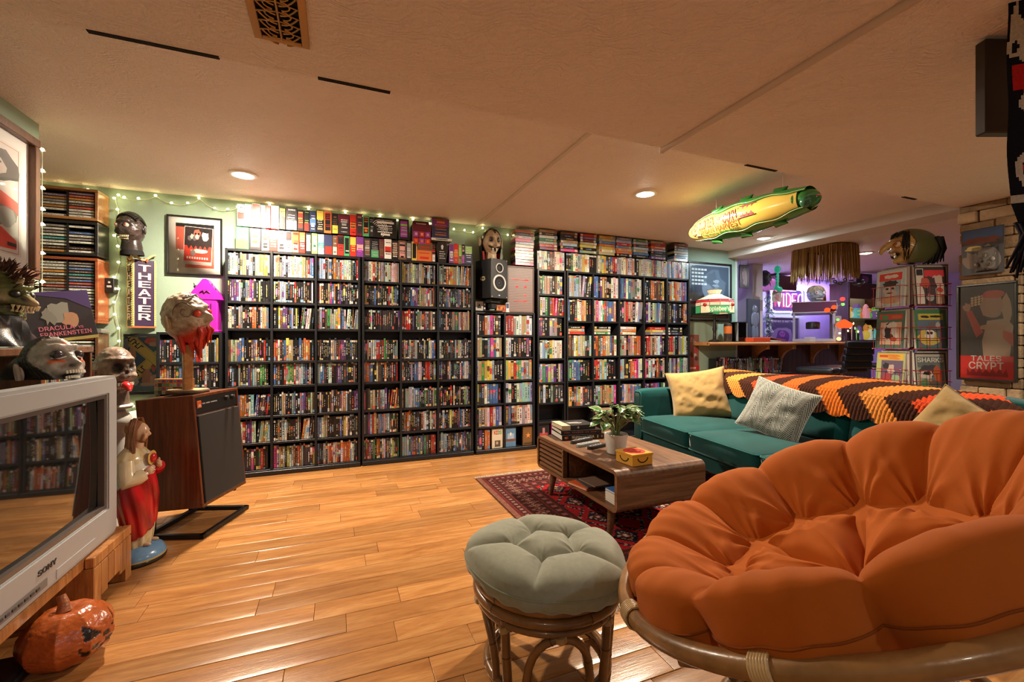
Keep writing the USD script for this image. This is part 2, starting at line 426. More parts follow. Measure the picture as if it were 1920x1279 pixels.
put('baseboard', G().box((-1.5, YW - .008, .05), (1.5, .016, .1), (.55, .53, .48), .004), 'paint', bb)
tr = thing('trim_5', 'white vertical corner bead at the end of the teal wall', 'corner trim', kind='structure')
put('corner_bead', G().box((4.70, YW - .006, 1.05), (.03, .02, 2.1), (.5, .55, .53), .004), 'paint', tr)

# right hand pillar of ledger stone, and the painted brick beside it
wr = thing('wall_right', 'tan ledger stone pillar with mint painted brick beside it', 'stone pillar', kind='structure')
put('core', G().box((4.25, 1.0, 1.0), (.28, 1.3, 2.0), (.10, .075, .05)), 'stone', wr)
z = .0
while z < 1.985:
    h = min(rng.uniform(.045, .085), 2.0 - z)
    if h < .02:
        break
    y = 1.69 + rng.uniform(0, .025)
    while y > 1.405:
        L = min(rng.uniform(.09, .26), y - 1.40); d = rng.uniform(.03, .06); t = rng.uniform(.75, 1.2)
        if L > .015:
            put('stone', G().box((4.11 - d / 2, y - L / 2, z + h / 2), (d, L - .004, h - .004), V(.36, .25, .15) * t, .006), 'stone', wr)
        y -= L
    y = 1.395
    while y > .36:
        L = rng.uniform(.16, .22)
        put('brick', G().box((4.10, y - L / 2, z + h / 2), (.03, L - .006, h - .006), V(*MINT) * rng.uniform(.85, 1.1), .005), 'stone', wr)
        y -= L
    z += h

# ---------------------------------------------------------------- lamps in the ceiling, air vent
def can_light(p, cool=False):
    where = {0: 'over the left bookcases', 1: 'over the coffee table', 2: 'beside the inflated corn cob', 3: 'right of the fringed thatch shade'}
    k = used.get(('/World', 'recessed_ceiling_light'), 0)
    t = thing('recessed_ceiling_light', 'round white recessed ceiling light ' + where[k], 'ceiling light', (p[0], p[1], ZC))
    put('trim_ring', G().lathe([(.062, -.004), (.066, -.010), (.088, -.007), (.090, 0)], (.78, .76, .72), n=32), 'paint', t)
    put('lens', G().lathe([(0, -.020), (.03, -.018), (.05, -.012), (.062, -.006)], (1, 1, 1), n=32), 'lamp_face_cool' if cool else 'lamp_face', t)


for k in range(4):
    can_light(LAMPS[k][0], k == 2)
vt = thing('air_vent', 'brass floral ceiling register in the bulkhead', 'air vent', (-.155, 1.30, ZB))
g = G()
for c, d in (((-.066, 0, -.004), (.022, .5, .008)), ((.066, 0, -.004), (.022, .5, .008)), ((0, .24, -.004), (.11, .02, .007)), ((0, -.24, -.004), (.11, .02, .007))):
    g.box(c, d, ch=.002)
put('register_frame', g, 'brass', vt)
put('duct', G().box((0, 0, -.0006), (.13, .48, .001), (.004, .004, .004)), 'matte', vt)  # black sheet standing in for the shade inside the opening
g = G()
for j in range(12):                                                       # curling lattice
    yy = -.22 + j * .04
    for sx in (-1, 1):
        a = np.linspace(0, pi, 7)
        g.tube(np.stack([sx * (.006 + .045 * np.sin(a / 2)), yy + .02 * np.cos(a), np.full(7, -.005)], 1), .0034, n=5)
        g.tube(np.stack([sx * (.012 + .022 * np.sin(a)), yy + .02 + .018 * np.cos(a), np.full(7, -.005)], 1), .003, n=5)
    g.tube([(-.056, yy + .02, -.005), (0, yy + .006, -.005), (.056, yy + .02, -.005)], .003, n=5)
g.tube([(0, -.23, -.005), (0, .23, -.005)], .004, n=5)
put('grille', g, 'brass', vt)

# ---------------------------------------------------------------- bookcases and what fills them
BLK = (.010, .0105, .013)
YF = 3.95


def bookcase(name, label, xs, zs, top=True, mids=None, h_extra=0):
    t = thing(name, label, 'bookcase'); b = .018; x0, x1, z1 = xs[0], xs[-1], zs[-1]
    dY = YW - .004 - YF; yc = YF + dY / 2
    for k, x in enumerate(xs):
        put('side_panel' if k in (0, len(xs) - 1) else 'divider', G().box((x + (b / 2 if k == 0 else -b / 2 if k == len(xs) - 1 else 0), yc, z1 / 2), (b, dY, z1), BLK, .0015), 'black_board', t)
    for k, z in enumerate(zs):
        for a, c in zip(xs[:-1], xs[1:]):
            put('shelf' if 0 < k < len(zs) - 1 else 'top_panel' if k else 'bottom_panel', G().box(((a + c) / 2, yc + .004, z - b / 2), (c - a - .004, dY - .008, b), BLK, .0015), 'black_board', t)
    put('back_panel', G().box(((x0 + x1) / 2, YW - .008, z1 / 2), (x1 - x0 - .01, .006, z1 - .01), (.014, .017, .028)), 'black_board', t)
    put('plinth', G().box(((x0 + x1) / 2, YF - .012, .018), (x1 - x0, .03, .036), BLK, .003), 'black_board', t)
    return t


ZL = [.04, .257, .466, .706, .899, 1.158, 1.369, 1.574, 1.775]
bookcase('bookcase', 'black media bookcase packed with disc cases, leftmost of the tall pair under the box sets', [-.791, -.475, -.154, .192], ZL)
bookcase('bookcase', 'black media bookcase packed with disc cases, right of the tall pair, beside the black loudspeaker', [.206, .531, .862, 1.191], ZL)
bookcase('bookcase', 'low black bookcase under the purple toy house, mostly hidden by the walnut loudspeaker', [-1.22, -.812], [.04, .257, .466, .706, .899, 1.125])
ZN = [.03, .246, .462, .684, .905, 1.118, 1.335]
bookcase('bookcase', 'shorter black bookcase of tapes below the monitor loudspeaker', [1.214, 1.508, 1.824], ZN)
ZK = [.03, .25, .44, .645, .884, 1.11, 1.315, 1.53, 1.775]
bookcase('bookcase', 'narrow one-bay black bookcase of tapes left of the wide tape bookcase', [1.853, 2.17], ZK)
ZR = [.03, .39, .652, .902, 1.266, 1.516, 1.775]
bookcase('bookcase', 'wide four-bay black bookcase of video tapes behind the green sofa', [2.182, 2.498, 2.824, 3.15, 3.469, 3.793][:6], ZR)

PAL = [('black', (.012, .012, .013), 46), ('charcoal', (.045, .04, .045), 18), ('white', (.62, .60, .56), 12), ('red', (.42, .03, .025), 5), ('orange', (.50, .13, .03), 4),
       ('blue', (.07, .14, .32), 8), ('tan', (.42, .30, .18), 8), ('green', (.06, .22, .08), 4), ('purple', (.13, .05, .18), 5), ('brown', (.13, .06, .035), 6), ('pink', (.62, .06, .22), 2),
       ('grey', (.25, .25, .26), 8), ('yellow', (.55, .42, .08), 3), ('pale blue', (.30, .42, .52), 5)]
W0 = np.array([p[2] for p in PAL], float)
WT = W0 * np.array([.8, .8, 1.5, 1.6, 1.7, 1.3, 1.6, 1.6, 1.2, 1.3, 1.6, 1, 1.8, 1.6])
TXT = [(.55, .53, .49), (.45, .08, .05), (.45, .34, .1), (.36, .36, .36), (.55, .5, .44), (.4, .2, .1), (.16, .26, .40), (.02, .02, .02)]


def spine(g, x, yf, z, th, h, dep, c, r, lean=0., tape=False):
    """one upright case: body, cover spine with a logo band and lettering"""
    k = G(); body = V(*c) * .35 + V(.006, .006, .007) if not tape else V(*c) * .8
    k.box((x + th / 2, yf + dep / 2, z + h / 2), (th - .0006, dep, h), body)
    M = frame((x + th / 2, yf - .0004, z), (1, 0, 0), (0, 0, 1)); w = th / 2 - .0007
    k.rect(M, -w, .004, w, h - .004, 0, V(*c) * r.uniform(.8, 1.15))
    t = TXT[r.integers(len(TXT))]
    if np.mean(c) > .3:
        t = TXT[r.choice([1, 6, 7, 7])]
    u = r.random()
    if u < .45:
        k.rect(M, -w, h - .022, w, h - .006, .0002, TXT[r.integers(len(TXT))])
    if r.random() < .4:
        k.rect(M, -w, .006, w, .006 + r.uniform(.008, .03), .0002, TXT[r.integers(len(TXT))])
    if r.random() < .3:
        a = r.uniform(.25, .7) * h
        k.rect(M, -w, a, w, a + r.uniform(.02, .06), .0002, V(*PAL[r.integers(len(PAL))][1]))
    a = r.uniform(.16, .34) * h; e = r.uniform(.6, .86) * h
    while a < e:                                                           # letters of the title
        q = r.uniform(.004, .009); k.rect(M, -w * r.uniform(.3, .55), a, w * r.uniform(.2, .5), a + q, .0003, t); a += q + r.uniform(.0015, .005)
        if r.random() < .15:
            a += .008
    if lean:
        th_ = math.radians(lean); R = rot('y', lean); p = V(x, 0, z)
        for q in range(len(k.v)):
            k.v[q] = (k.v[q] - p) @ R.T + p
    return g.join(k)


def ordn(k):
    return f'{k}' + ({1: 'st', 2: 'nd', 3: 'rd'}.get(k % 10, 'th') if k % 100 not in (11, 12, 13) else 'th')


SHELF = ['bottom shelf', 'second shelf up', 'third shelf up', 'fourth shelf up', 'fifth shelf up', 'sixth shelf up', 'seventh shelf up', 'top shelf', 'very top']
KIND = {'disc_case': 'disc case', 'tape_case': 'video tape', 'clamshell_case': 'clamshell video case'}
count = {k: 0 for k in KIND}
rest = {k: G() for k in KIND}


def fill(kind, x0, x1, z, bay, shelf, h=None, seed=0, lim=300, skip=None, weights=None):
    r = np.random.default_rng(seed + int(abs(x0) * 1000) * 31 + int(z * 1000)); x = x0 + .012; n = 0
    tape = kind != 'disc_case'; run = None; lean0 = r.random()
    while True:
        th = r.choice([.0136, .0145, .0145, .018, .022], p=[.3, .3, .2, .15, .05]) if not tape else r.uniform(.024, .031)
        if x + th > x1 - .010:
            break
        if run is None or r.random() < .75:
            w = WT if tape else W0
            if weights is not None:
                w = w * weights
            run = r.choice(len(PAL), p=w / w.sum())
        nm, c, _ = PAL[run]; n += 1
        hh = (h or (.19 if tape else .172)) * (r.choice([1, 1, 1, .985, 1.08]) if not tape else r.uniform(.97, 1.01))
        left = x1 - .010 - x - th; lean = r.uniform(3, 7) if lean0 < .12 and left < .10 and left > .012 else 0
        yf = YF + (.022 if not tape else .02) + r.uniform(-.003, .004)
        ok = count[kind] < lim and not (skip and skip(x))
        g = G() if ok else rest[kind]
        c = np.clip(V(*c) * r.uniform(.75, 1.25, 3), 0, .8) * (.68 if not tape else .85)
        spine(g, x, yf, z + .0005, th, hh, .118, c, r, lean, tape)
        if ok:
            count[kind] += 1
            what = KIND[kind]
            put(kind, g, 'spine', label=f'{nm}-spined {what}, {ordn(n)} from left, {shelf}, {bay}', cat=what, group=f'{what}s on the {shelf}, {bay}')
        x += th + .0004


BAYS = [(-.791, -.475, 'first bay of left bookcase'), (-.475, -.154, 'second bay of left bookcase'), (-.154, .192, 'third bay of left bookcase'),
        (.206, .531, 'fourth bay'), (.531, .862, 'fifth bay'), (.862, 1.191, 'sixth bay')]
for bi, (a, b, nm) in enumerate(BAYS):
    for k in range(7, -1, -1):
        wts = None
        if k == 7:
            wts = np.array([.3, .5, 4, 1.5, 1.5, 1.2, 2, 1.5, .5, .6, 2, 2.5, 1.5, 2])
        # cases that the big walnut loudspeaker hides are not singled out
        fill('disc_case', a, b, ZL[k], nm, SHELF[k], seed=3, weights=wts, skip=(lambda x: (bi == 0 and k < 4) or bi > 2 or (bi == 1 and k == 0) or (bi == 2 and k < 4)))
for k in range(4, 0, -1):
    fill('disc_case', -1.22, -.812, [.04, .257, .466, .706, .899][k], 'low bookcase', SHELF[k], skip=lambda x: True)
for a, b, nm in ((1.214, 1.508, 'left bay of short bookcase'), (1.508, 1.824, 'right bay of short bookcase')):
    for k in range(5, -1, -1):
        x1 = b
        if k == 0:
            x1 = a + (.17 if a < 1.4 else .02)
        fill('tape_case', a, x1, ZN[k], nm, SHELF[k], seed=5)
for k in range(7, 0, -1):
    fill('tape_case', 1.853, 2.17 if k > 1 else 1.853, ZK[k], 'one-bay bookcase', SHELF[k], h=.185, seed=6, skip=(lambda x: k < 2))
for bi, (a, b) in enumerate(((2.182, 2.498), (2.498, 2.824), (2.824, 3.15), (3.15, 3.469), (3.469, 3.793))):
    for k in range(5, 0, -1):
        fill('clamshell_case', a, b, ZR[k], ['first', 'second', 'third', 'fourth', 'fifth'][bi] + ' bay of wide bookcase', SHELF[k], h=[.2, .2, .215, .218, .222, .222][k], seed=7, skip=(lambda x: k < 2))
# upright tapes standing in a row on top of the right hand bookcases
wts = np.array([.35, .8, 4, 1.2, 1, 1, 2, .8, .4, 1, .5, 3, .8, 1.5])
for j, (a, b) in enumerate(((1.853, 2.17), (2.18, 2.56), (2.56, 3.0), (3.0, 3.4), (3.4, 3.80))):
    fill('tape_case', a - .01, b + .006, 1.776, 'row atop the tape bookcases', f'{["first", "second", "third", "fourth", "fifth"][j]} group', h=.187, seed=9, weights=wts, skip=(lambda x: j > 2))
# ---------------------------------------------------------------- box sets standing two high on the tall bookcases
C = dict(white=(.68, .66, .62), grey=(.3, .31, .32), red=(.52, .03, .02), black=(.012, .012, .014), cream=(.62, .52, .36), orange=(.60, .16, .04), blue=(.09, .2, .42), sky=(.35, .5, .58), green=(.06, .30, .12),
         lime=(.25, .5, .12), teal=(.04, .3, .25), purple=(.16, .04, .22), maroon=(.12, .015, .03), brown=(.14, .07, .04), yellow=(.62, .46, .07), navy=(.03, .04, .10), pink=(.6, .3, .28), dark=(.03, .025, .03), violet=(.3, .05, .33))
rb = np.random.default_rng(5)


def boxset(x0, x1, z, h, c1, c2, c3, label, y=YF + .01, d=.135, extra=None):
    g = G(); w = x1 - x0 - .002; xc = (x0 + x1) / 2
    g.box((xc, y + d / 2, z + h / 2), (w, d, h), V(*C[c1]) * .9, .0015)
    M = frame((x0 + .001, y - .0004, z), (1, 0, 0), (0, 0, 1)); a = .003
    g.rect(M, a, .003, w - a, h - .003, 0, C[c1])
    k = rb.integers(4)
    if c2:
        lo, hi = [(.0, .42), (.55, .97), (.3, .62), (.1, .9)][k]
        g.rect(M, a if k < 3 else w * .15, h * lo + .004, w - a if k < 3 else w * .85, h * hi, .0003, C[c2])
    zz = h * .12
    while zz < h * .9:                                                  # printed lines and small pictures
        q = rb.uniform(.006, .02)
        if rb.random() < .62:
            e = rb.uniform(.12, .3) * w
            if q > .013 and rb.random() < .5:
                g.rect(M, e, zz, w - e, zz + q, .0006, C[c3] if rb.random() < .5 else V(*C[c3]) * .4)
            else:
                while e < w * .8:
                    f = rb.uniform(.003, .007); g.rect(M, e, zz, min(e + f, w * .86), zz + q * .6, .0006, C[c3]); e += f + rb.uniform(.0012, .003)
        zz += q + .006
    if extra:
        g.join(extra)
    put('box_set', g, 'print', label=label, cat='box set', group='box sets on top of the tall bookcases')


UP = [-.713, -.662, -.612, -.553, -.518, -.482, -.422, -.376, -.292, -.244, -.202, -.151, -.093, -.033, .018, .108, .16, .212, .265, .303]
UPC = 'white red black|white grey grey|cream red orange|sky white blue|red white cream|white navy red|black yellow red|dark grey white|black red yellow|black red lime|navy blue white|black yellow cream|orange black red|black yellow brown|dark maroon white|red orange black|maroon dark pink|green black orange|black dark grey'.split('|')
LO = [-.722, -.632, -.548, -.493, -.434, -.376, -.329, -.279, -.232, -.186, -.14, -.09, -.027, .01, .063, .108, .16, .22, .277, .346, .39, .451, .51, .575, .625, .669, .805, .838]
LOC = 'green yellow yellow|dark cream orange|white red black|red white white|white grey dark|white dark red|orange cream red|red orange white|black grey white|lime white green|sky teal white|navy red red|brown cream grey|red black dark|green black white|red yellow yellow|purple pink violet|dark brown grey|black green grey|maroon brown dark|white red dark|black brown white|brown pink dark|dark grey white|yellow black black|orange brown red|black white red'.split('|')
z1 = 1.776; z2 = 1.955
for nm, xs, cs, z in (('lower', LO, LOC, z1), ('upper', UP, UPC, z2)):
    for k, (a, b) in enumerate(zip(xs[:-1], xs[1:])):
        c = cs[k].split(); h = (rb.uniform(.166, .172) if nm == 'lower' else rb.uniform(.17, .19))
        boxset(a, b, z, h, *c, f'{c[0]} and {c[1]} box set, {ordn(k + 1)} from left in the {nm} row atop the bookcases')
for k, (a, b, c) in enumerate(((.964, 1.005, 'purple grey white'), (1.005, 1.052, 'red orange cream'), (1.052, 1.083, 'lime brown cream'), (1.083, 1.112, 'black violet pink'), (1.112, 1.185, 'navy lime white'))):
    boxset(a, b, z1, .172 + .01 * (k % 2), *c.split(), f'{c.split()[0]} box set, {ordn(k + 1)} of five right of the coffin shaped box')
g = G()
for q in range(5):                                                        # printed swirl
    a = np.linspace(-1.2, 2.6, 14); r_ = .012 + q * .013
    g.tube(np.stack([.35 + r_ * np.cos(a), np.full(14, YF + .009), 2.035 + r_ * 1.15 * np.sin(a)], 1), .0022, C['white'], 5)
boxset(.303, .494, z2, .175, 'black', None, 'white', 'black box set with white swirl print, widest of the upper row', extra=g)
boxset(.512, .60, z2, .18, 'black', 'violet', 'lime', 'narrow black box with violet upper half, right end of upper row')
t = thing('carton_box', 'dark red carton box with carry handle and purple pictures, upper row right', 'box', (.715, YF + .01, z2 - .05))
g = G().box((0, .065, .10), (.165, .13, .20), C['maroon'], .002)
for i in range(2):
    for j in range(3):
        g.box((-.052 + j * .052, -.001, .05 + i * .06), (.044, .003, .05), C['violet'] if (i + j) % 2 else C['red'], .001); g.box((-.052 + j * .052, -.003, .05 + i * .06), (.02, .002, .025), C['pink'] if i else C['orange'])
put('carton', g, 'print', t)
put('handle', G().poly([(-.08, 0), (.08, 0), (.07, .04), (-.07, .04)], frame((0, .06, .20), (1, 0, 0), (0, 0, 1)), .012, C['maroon']).poly([(-.045, .008), (.045, .008), (.045, .02), (-.045, .02)], frame((0, .047, .20), (1, 0, 0), (0, 0, 1)), .002, C['cream']), 'print', t)
boxset(.805, .964, 2.0, .175, 'navy', 'purple', 'orange', 'dark purple box with fiery picture, upper row far right')
put('paperback_book', G().box((.895, YF + .07, 1.986), (.19, .12, .022), C['white'], .002).box((.895, YF + .008, 1.986), (.11, .002, .006), C['dark']), 'print', label='white spined book lying flat under the dark purple box', cat='book')
g = G(); M = frame((.9, YF + .145, z1), (1, 0, 0), (0, 0, 1))
coffin = [(-.035, 0), (.035, 0), (.058, .135), (.036, .19), (-.036, .19), (-.058, .135)]
g.poly(coffin, M, .13, (.02, .02, .022)); N = frame((.9, YF + .0145, z1), (1, 0, 0), (0, 0, 1))
for q in range(4):
    for i in range(5 - q % 2):
        g.rect(N, -.026 + i * .0115, .036 + .02 * q, -.018 + i * .0115, .043 + .02 * q, .0005, (.6, .6, .58))
g.poly([(-.006, .12), (.006, .12), (.012, .15), (0, .165), (-.012, .15)], N, .0006, (.6, .6, .58))
put('coffin_box', g, 'gloss', label='black coffin shaped box set with small white print', cat='box set')


# ---------------------------------------------------------------- tapes lying in stacks
def lying(x0, x1, z, h, r, c, nm, label, y=YF + .02, group=None, cat='video tape', name='tape_case', dep=.115, ang=0):
    g = G(); w = x1 - x0; xc = (x0 + x1) / 2 + r.uniform(-.004, .004)
    R = rot('z', ang)
    k = G().box((0, dep / 2, h / 2), (w, dep, h - .001), V(*c) * .8, .0012)
    M = frame((0, -.0005, 0), (1, 0, 0), (0, 0, 1))
    k.rect(M, -w / 2 + .003, .002, w / 2 - .003, h - .003, 0, c); t = TXT[r.integers(7)]
    a, e = -w * r.uniform(.12, .3), w * r.uniform(.1, .3)
    while a < e:
        q = r.uniform(.005, .011); k.rect(M, a, h * .3, a + q, h * r.uniform(.6, .72), .0004, t); a += q + r.uniform(.002, .006)
    if r.random() < .6:
        k.rect(M, -w / 2 + .004, .004, -w / 2 + .03, h - .004, .0003, TXT[r.integers(7)])
    if r.random() < .6:
        k.rect(M, w / 2 - .035, .004, w / 2 - .006, h - .004, .0003, TXT[r.integers(7)])
    k.xf(R, (xc, y + r.uniform(0, .006), z)); g.join(k)
    put(name, g, 'spine', label=label, cat=cat, group=group)


rs = np.random.default_rng(21)


def stack(x0, x1, z, n, what, h=.029, y=YF + .015, top=ZC - .004):
    for k in range(n):
        p = PAL[rs.choice(len(PAL), p=WT / WT.sum())]
        if z + (k + 1) * h > top:
            break
        lying(x0, x1, z + k * h, h, rs, np.clip(V(*p[1]) * rs.uniform(.8, 1.2, 3), 0, .8), p[0], f'{p[0]} tape lying {ordn(k + 1)} from bottom in {what}', y, 'video tapes lying in ' + what, ang=rs.uniform(-1.5, 1.5))


for k, (a, b) in enumerate([(1.860, 2.10), (2.109, 2.325), (2.338, 2.556), (2.569, 2.783), (2.79, 2.997), (3.004, 3.225), (3.239, 3.469), (3.56, 3.793)]):
    w = min(b - a, .205) - .006; m = (a + b) / 2
    stack(m - w / 2, m + w / 2, 1.974, 7, f'the {ordn(k + 1)} stack atop the wide bookcase row')
stack(1.62, 1.818, 1.802, 12, 'the tall stack on the glowing panel', y=YF + .012)
for k, (a, b, n) in enumerate(((2.19, 2.40, 3), (2.512, 2.72, 4), (2.842, 3.05, 4), (3.24, 3.45, 4), (3.49, 3.70, 4))):
    stack(a, b, .902 + .226, n, f'the {ordn(k + 1)} bay of wide bookcase', top=1.24)
for k, (a, b, n) in enumerate(((2.53, 2.74, 4), (2.85, 3.06, 3))):
    stack(a, b, .04 + .226, n, f'the {["left", "right"][k]} low pile behind the coffee table', top=.36)

# front-facing tapes on the bottom shelves
def front_case(x, w, z, h, c, cov, label, txt=None, y=YF + .022, name='tape_case', extra=None):
    g = G().box((x, y + .014, z + h / 2), (w, .027, h), V(*c) * .8, .0015); M = frame((x, y - .0004, z), (1, 0, 0), (0, 0, 1))
    g.rect(M, -w / 2 + .003, .003, w / 2 - .003, h - .003, 0, c)
    for (x0, y0, x1, y1, cc) in cov:
        g.rect(M, (x0 - .5) * w, y0 * h, (x1 - .5) * w, y1 * h, .0004 + y0 * .0001, cc)
    for (t, yy, hh, f, cc) in txt or ():
        g.text(t, hh * h, M @ frame((0, yy * h, .0008), (1, 0, 0), (0, 1, 0)), cc, .0004, fit=f * w)
    if extra:
        g.join(extra)
    put(name, g, 'print', label=label, cat='video tape', group='tapes facing out on the bottom shelves')


kid = G()
for k, (l, cc) in enumerate((('KI', (.55, .08, .04)), ('DS', (.08, .3, .12)))):
    kid.text(l, .034, frame((1.421 + .039 * k, YF + .0212, .165), (1, 0, 0), (0, 0, 1)), cc, .001, fit=.036)
front_case(1.44, .115, .031, .187, (.66, .58, .44), [(.25, .08, .75, .4, (.12, .08, .06)), (.35, .2, .55, .34, (.5, .35, .25))], 'cream video tape facing out with multicoloured title, bottom shelf of short bookcase', extra=kid)
front_case(1.575, .11, .031, .187, (.12, .25, .42), [(0, .3, 1, .42, (.2, .08, .05)), (.2, .42, .8, .7, (.35, .5, .65)), (.42, .6, .58, .75, (.8, .8, .7))], 'blue video tape facing out with pale domed picture, bottom shelf of short bookcase')
g = G(); a = np.arange(10) * pi / 5 + pi / 2; rr = np.where(np.arange(10) % 2, .011, .03)
g.poly(np.stack([rr * np.cos(a), rr * np.sin(a)], 1), frame((1.76, YF + .0215, .13), (1, 0, 0), (0, 0, 1)), .0015, (.75, .28, .06))
front_case(1.76, .112, .031, .187, (.20, .10, .04), [(.1, .06, .9, .16, (.1, .05, .02))], 'brown video tape facing out with orange star, bottom shelf of short bookcase', extra=g)
front_case(1.93, .13, .031, .20, (.02, .018, .022), [(.15, .3, .85, .55, (.45, .05, .06)), (.4, .5, .6, .8, (.4, .2, .2)), (0, .02, 1, .2, (.2, .22, .35))], 'black video box facing out with red figure, bottom of one-bay bookcase')
front_case(2.08, .13, .031, .20, (.42, .03, .22), [(.2, .3, .8, .8, (.6, .35, .2)), (.05, .6, .4, .95, (.2, .05, .3)), (.2, .12, .9, .22, (.7, .65, .6))], 'magenta video box facing out with pale figure, bottom of one-bay bookcase')

# ---------------------------------------------------------------- low shelf and cases under the bar counter
t = thing('low_shelf', 'low dark shelf of disc cases under the bar counter end', 'shelf')
for c, d in (((4.80, 4.01, .645), (1.3, .2, .02)), ((4.16, 4.01, .317), (.02, .19, .634)), ((5.44, 4.01, .317), (.02, .19, .634))):
    put('board', G().box(c, d, BLK, .002), 'black_board', t)
fill('disc_case', 4.20, 5.35, .656, 'beneath the bar counter', 'low shelf', h=.19, seed=13, lim=0)

# ---------------------------------------------------------------- wall racks of music cases in the alcove
def music_rack(z0, z1, matn, label, rows, what, gaps=0, seed=0):
    x0, x1, y = -2.20, -1.553, YW - .17; r = np.random.default_rng(seed)
    t = thing('music_rack', label, 'rack')
    put('top_board', G().box(((x0 + x1) / 2, y + .083, z1 - .009), (x1 - x0, .166, .018), (.02, .018, .018), .002), matn, t)
    put('bottom_board', G().box(((x0 + x1) / 2, y + .083, z0 + .009), (x1 - x0, .166, .018), (.02, .018, .018), .002), matn, t)
    for x in (x0 + .008, x1 - .009):
        put('side_board', G().box((x, y + .084, (z0 + z1) / 2), (.018, .162, z1 - z0 - .0362), (.02, .018, .018), .002), matn, t)
    put('backing', G().box(((x0 + x1) / 2, YW - .006, (z0 + z1) / 2), (x1 - x0 - .02, .008, z1 - z0 - .02), (.012, .008, .006)), 'matte', t)
    cols = [(-2.16, -2.02), (-2.015, -1.875), (-1.867, -1.727), (-1.72, -1.58)]
    p = (z1 - z0 - .045) / rows
    for k, x in enumerate((-2.0175, -1.871, -1.7235)):
        put('divider', G().box((x, y + .085, (z0 + z1) / 2), (.006, .15, z1 - z0 - .036), (.015, .012, .012)), 'black_board', t)
    for k, (a, b) in enumerate(cols):
        g = G()
        for j in range(rows):
            g.box(((a + b) / 2, y + .09, z0 + .0195 + j * p), (b - a, .13, .003), (.015, .012, .012))
        put('slot_divider', g, 'black_board', t)
        for j in range(rows):
            if r.random() < gaps:
                continue
            u = r.random(); nm, c = (('white', (.72, .68, .60)) if u < .55 else ('grey', (.30, .27, .25)) if u < .68 else ('brown', (.16, .09, .07)) if u < .8 else [('red', (.5, .1, .06)), ('blue', (.1, .16, .34)), ('orange', (.6, .26, .06)), ('teal', (.06, .26, .25)), ('violet', (.25, .17, .27))][r.integers(5)])
            c = np.clip(V(*c) * r.uniform(.8, 1.2), 0, .8); zz = z0 + .0215 + j * p; h = min(.0135, p - .0045)
            g = G().box(((a + b) / 2, y + .08, zz + h / 2), (b - a - .004, .125, h), c * .9, .001)
            M = frame((a, y + .017, zz), (1, 0, 0), (0, 0, 1))
            tc = (.06, .05, .05) if np.mean(c) > .25 else (.6, .55, .5); xx = r.uniform(.02, .05)
            while xx < r.uniform(.06, .115):
                q = r.uniform(.004, .012); M2 = M; g.rect(M2, xx, h * .4, xx + q, h * .6, .0004, tc); xx += q + r.uniform(.002, .012)
            put('music_case', g, 'spine', label=f'{nm}-spined music case, {ordn(rows - j)} down, {["leftmost", "second", "third", "rightmost"][k]} column of the {what} rack', cat='music case', group=f'music cases in the {what} rack')
    return t


music_rack(1.902, 2.122, 'rack_oak', 'oak framed wall rack of music cases, topmost in the alcove', 9, 'top oak', .12, 1)
music_rack(1.655, 1.893, 'black_board', 'black framed wall rack of music cases below the oak one', 9, 'black', .06, 2)
music_rack(1.185, 1.640, 'rack_mahogany', 'tall reddish mahogany wall rack of music cases', 20, 'mahogany', .05, 3)
music_rack(.86, 1.115, 'frame_wood', 'dark wooden wall rack behind the masks, lowest in the alcove', 9, 'lowest dark', .1, 4)
put('music_box_set', G().box((-1.66, YW - .09, 1.132), (.24, .13, .03), (.18, .17, .16), .002).box((-1.68, YW - .1565, 1.132), (.12, .002, .008), (.6, .58, .55)), 'print', label='grey boxed music set lying on the lowest wall rack', cat='box set')
put('music_case_wide', G().box((-1.88, YW - .09, 1.123), (.16, .13, .014), (.5, .4, .28), .002), 'print', label='tan case lying left of the grey set on the lowest wall rack', cat='music case')

# ---------------------------------------------------------------- string lights
sl = thing('string_light', 'warm yellow bulb string light looped along the top of the walls', 'string light')


def PZ(u, v, Y):   # a point of the wall plane Y seen at this bearing and height ratio
    k = (u - 960) / 825; t = Y / (.9285 - .3714 * k)
    return V(t * (.3714 + .9285 * k), Y, 1.06 + (640 - v) / 825 * t)


hz = [(222, 366), (232.8, 370.5), (259.6, 372.5), (291.5, 367), (321.5, 381), (352, 381), (373, 372), (402.5, 391), (427, 393), (445, 388)]
run1 = [PZ(u, v, 4.085) for u, v in hz] + [V(x, 4.085, 2.165 + .012 * sin(x * 21)) for x in np.arange(-.65, .92, .145)] + [PZ(u, v, 4.085) for u, v in ((851, 430), (871, 432), (887, 436), (905, 428), (952, 441), (1005, 445))]
vt_ = [PZ(u, v, 4.09) for u, v in ((214, 372), (220, 393), (219, 419), (214, 442), (221, 462), (222, 492), (214, 520), (222, 542), (214, 567), (215, 590), (222, 616), (223, 640), (215, 690), (225, 737), (250, 762))]
nk = [V(-2.1, 4.08, 2.155), V(-1.95, 4.08, 2.15), V(-1.8, 4.08, 2.145), V(-1.66, 4.08, 2.15)]
crn = [V(-1.425, 3.045, z) for z in (2.06, 1.95, 1.86, 1.75, 1.67, 1.52, 1.37, 1.26)]
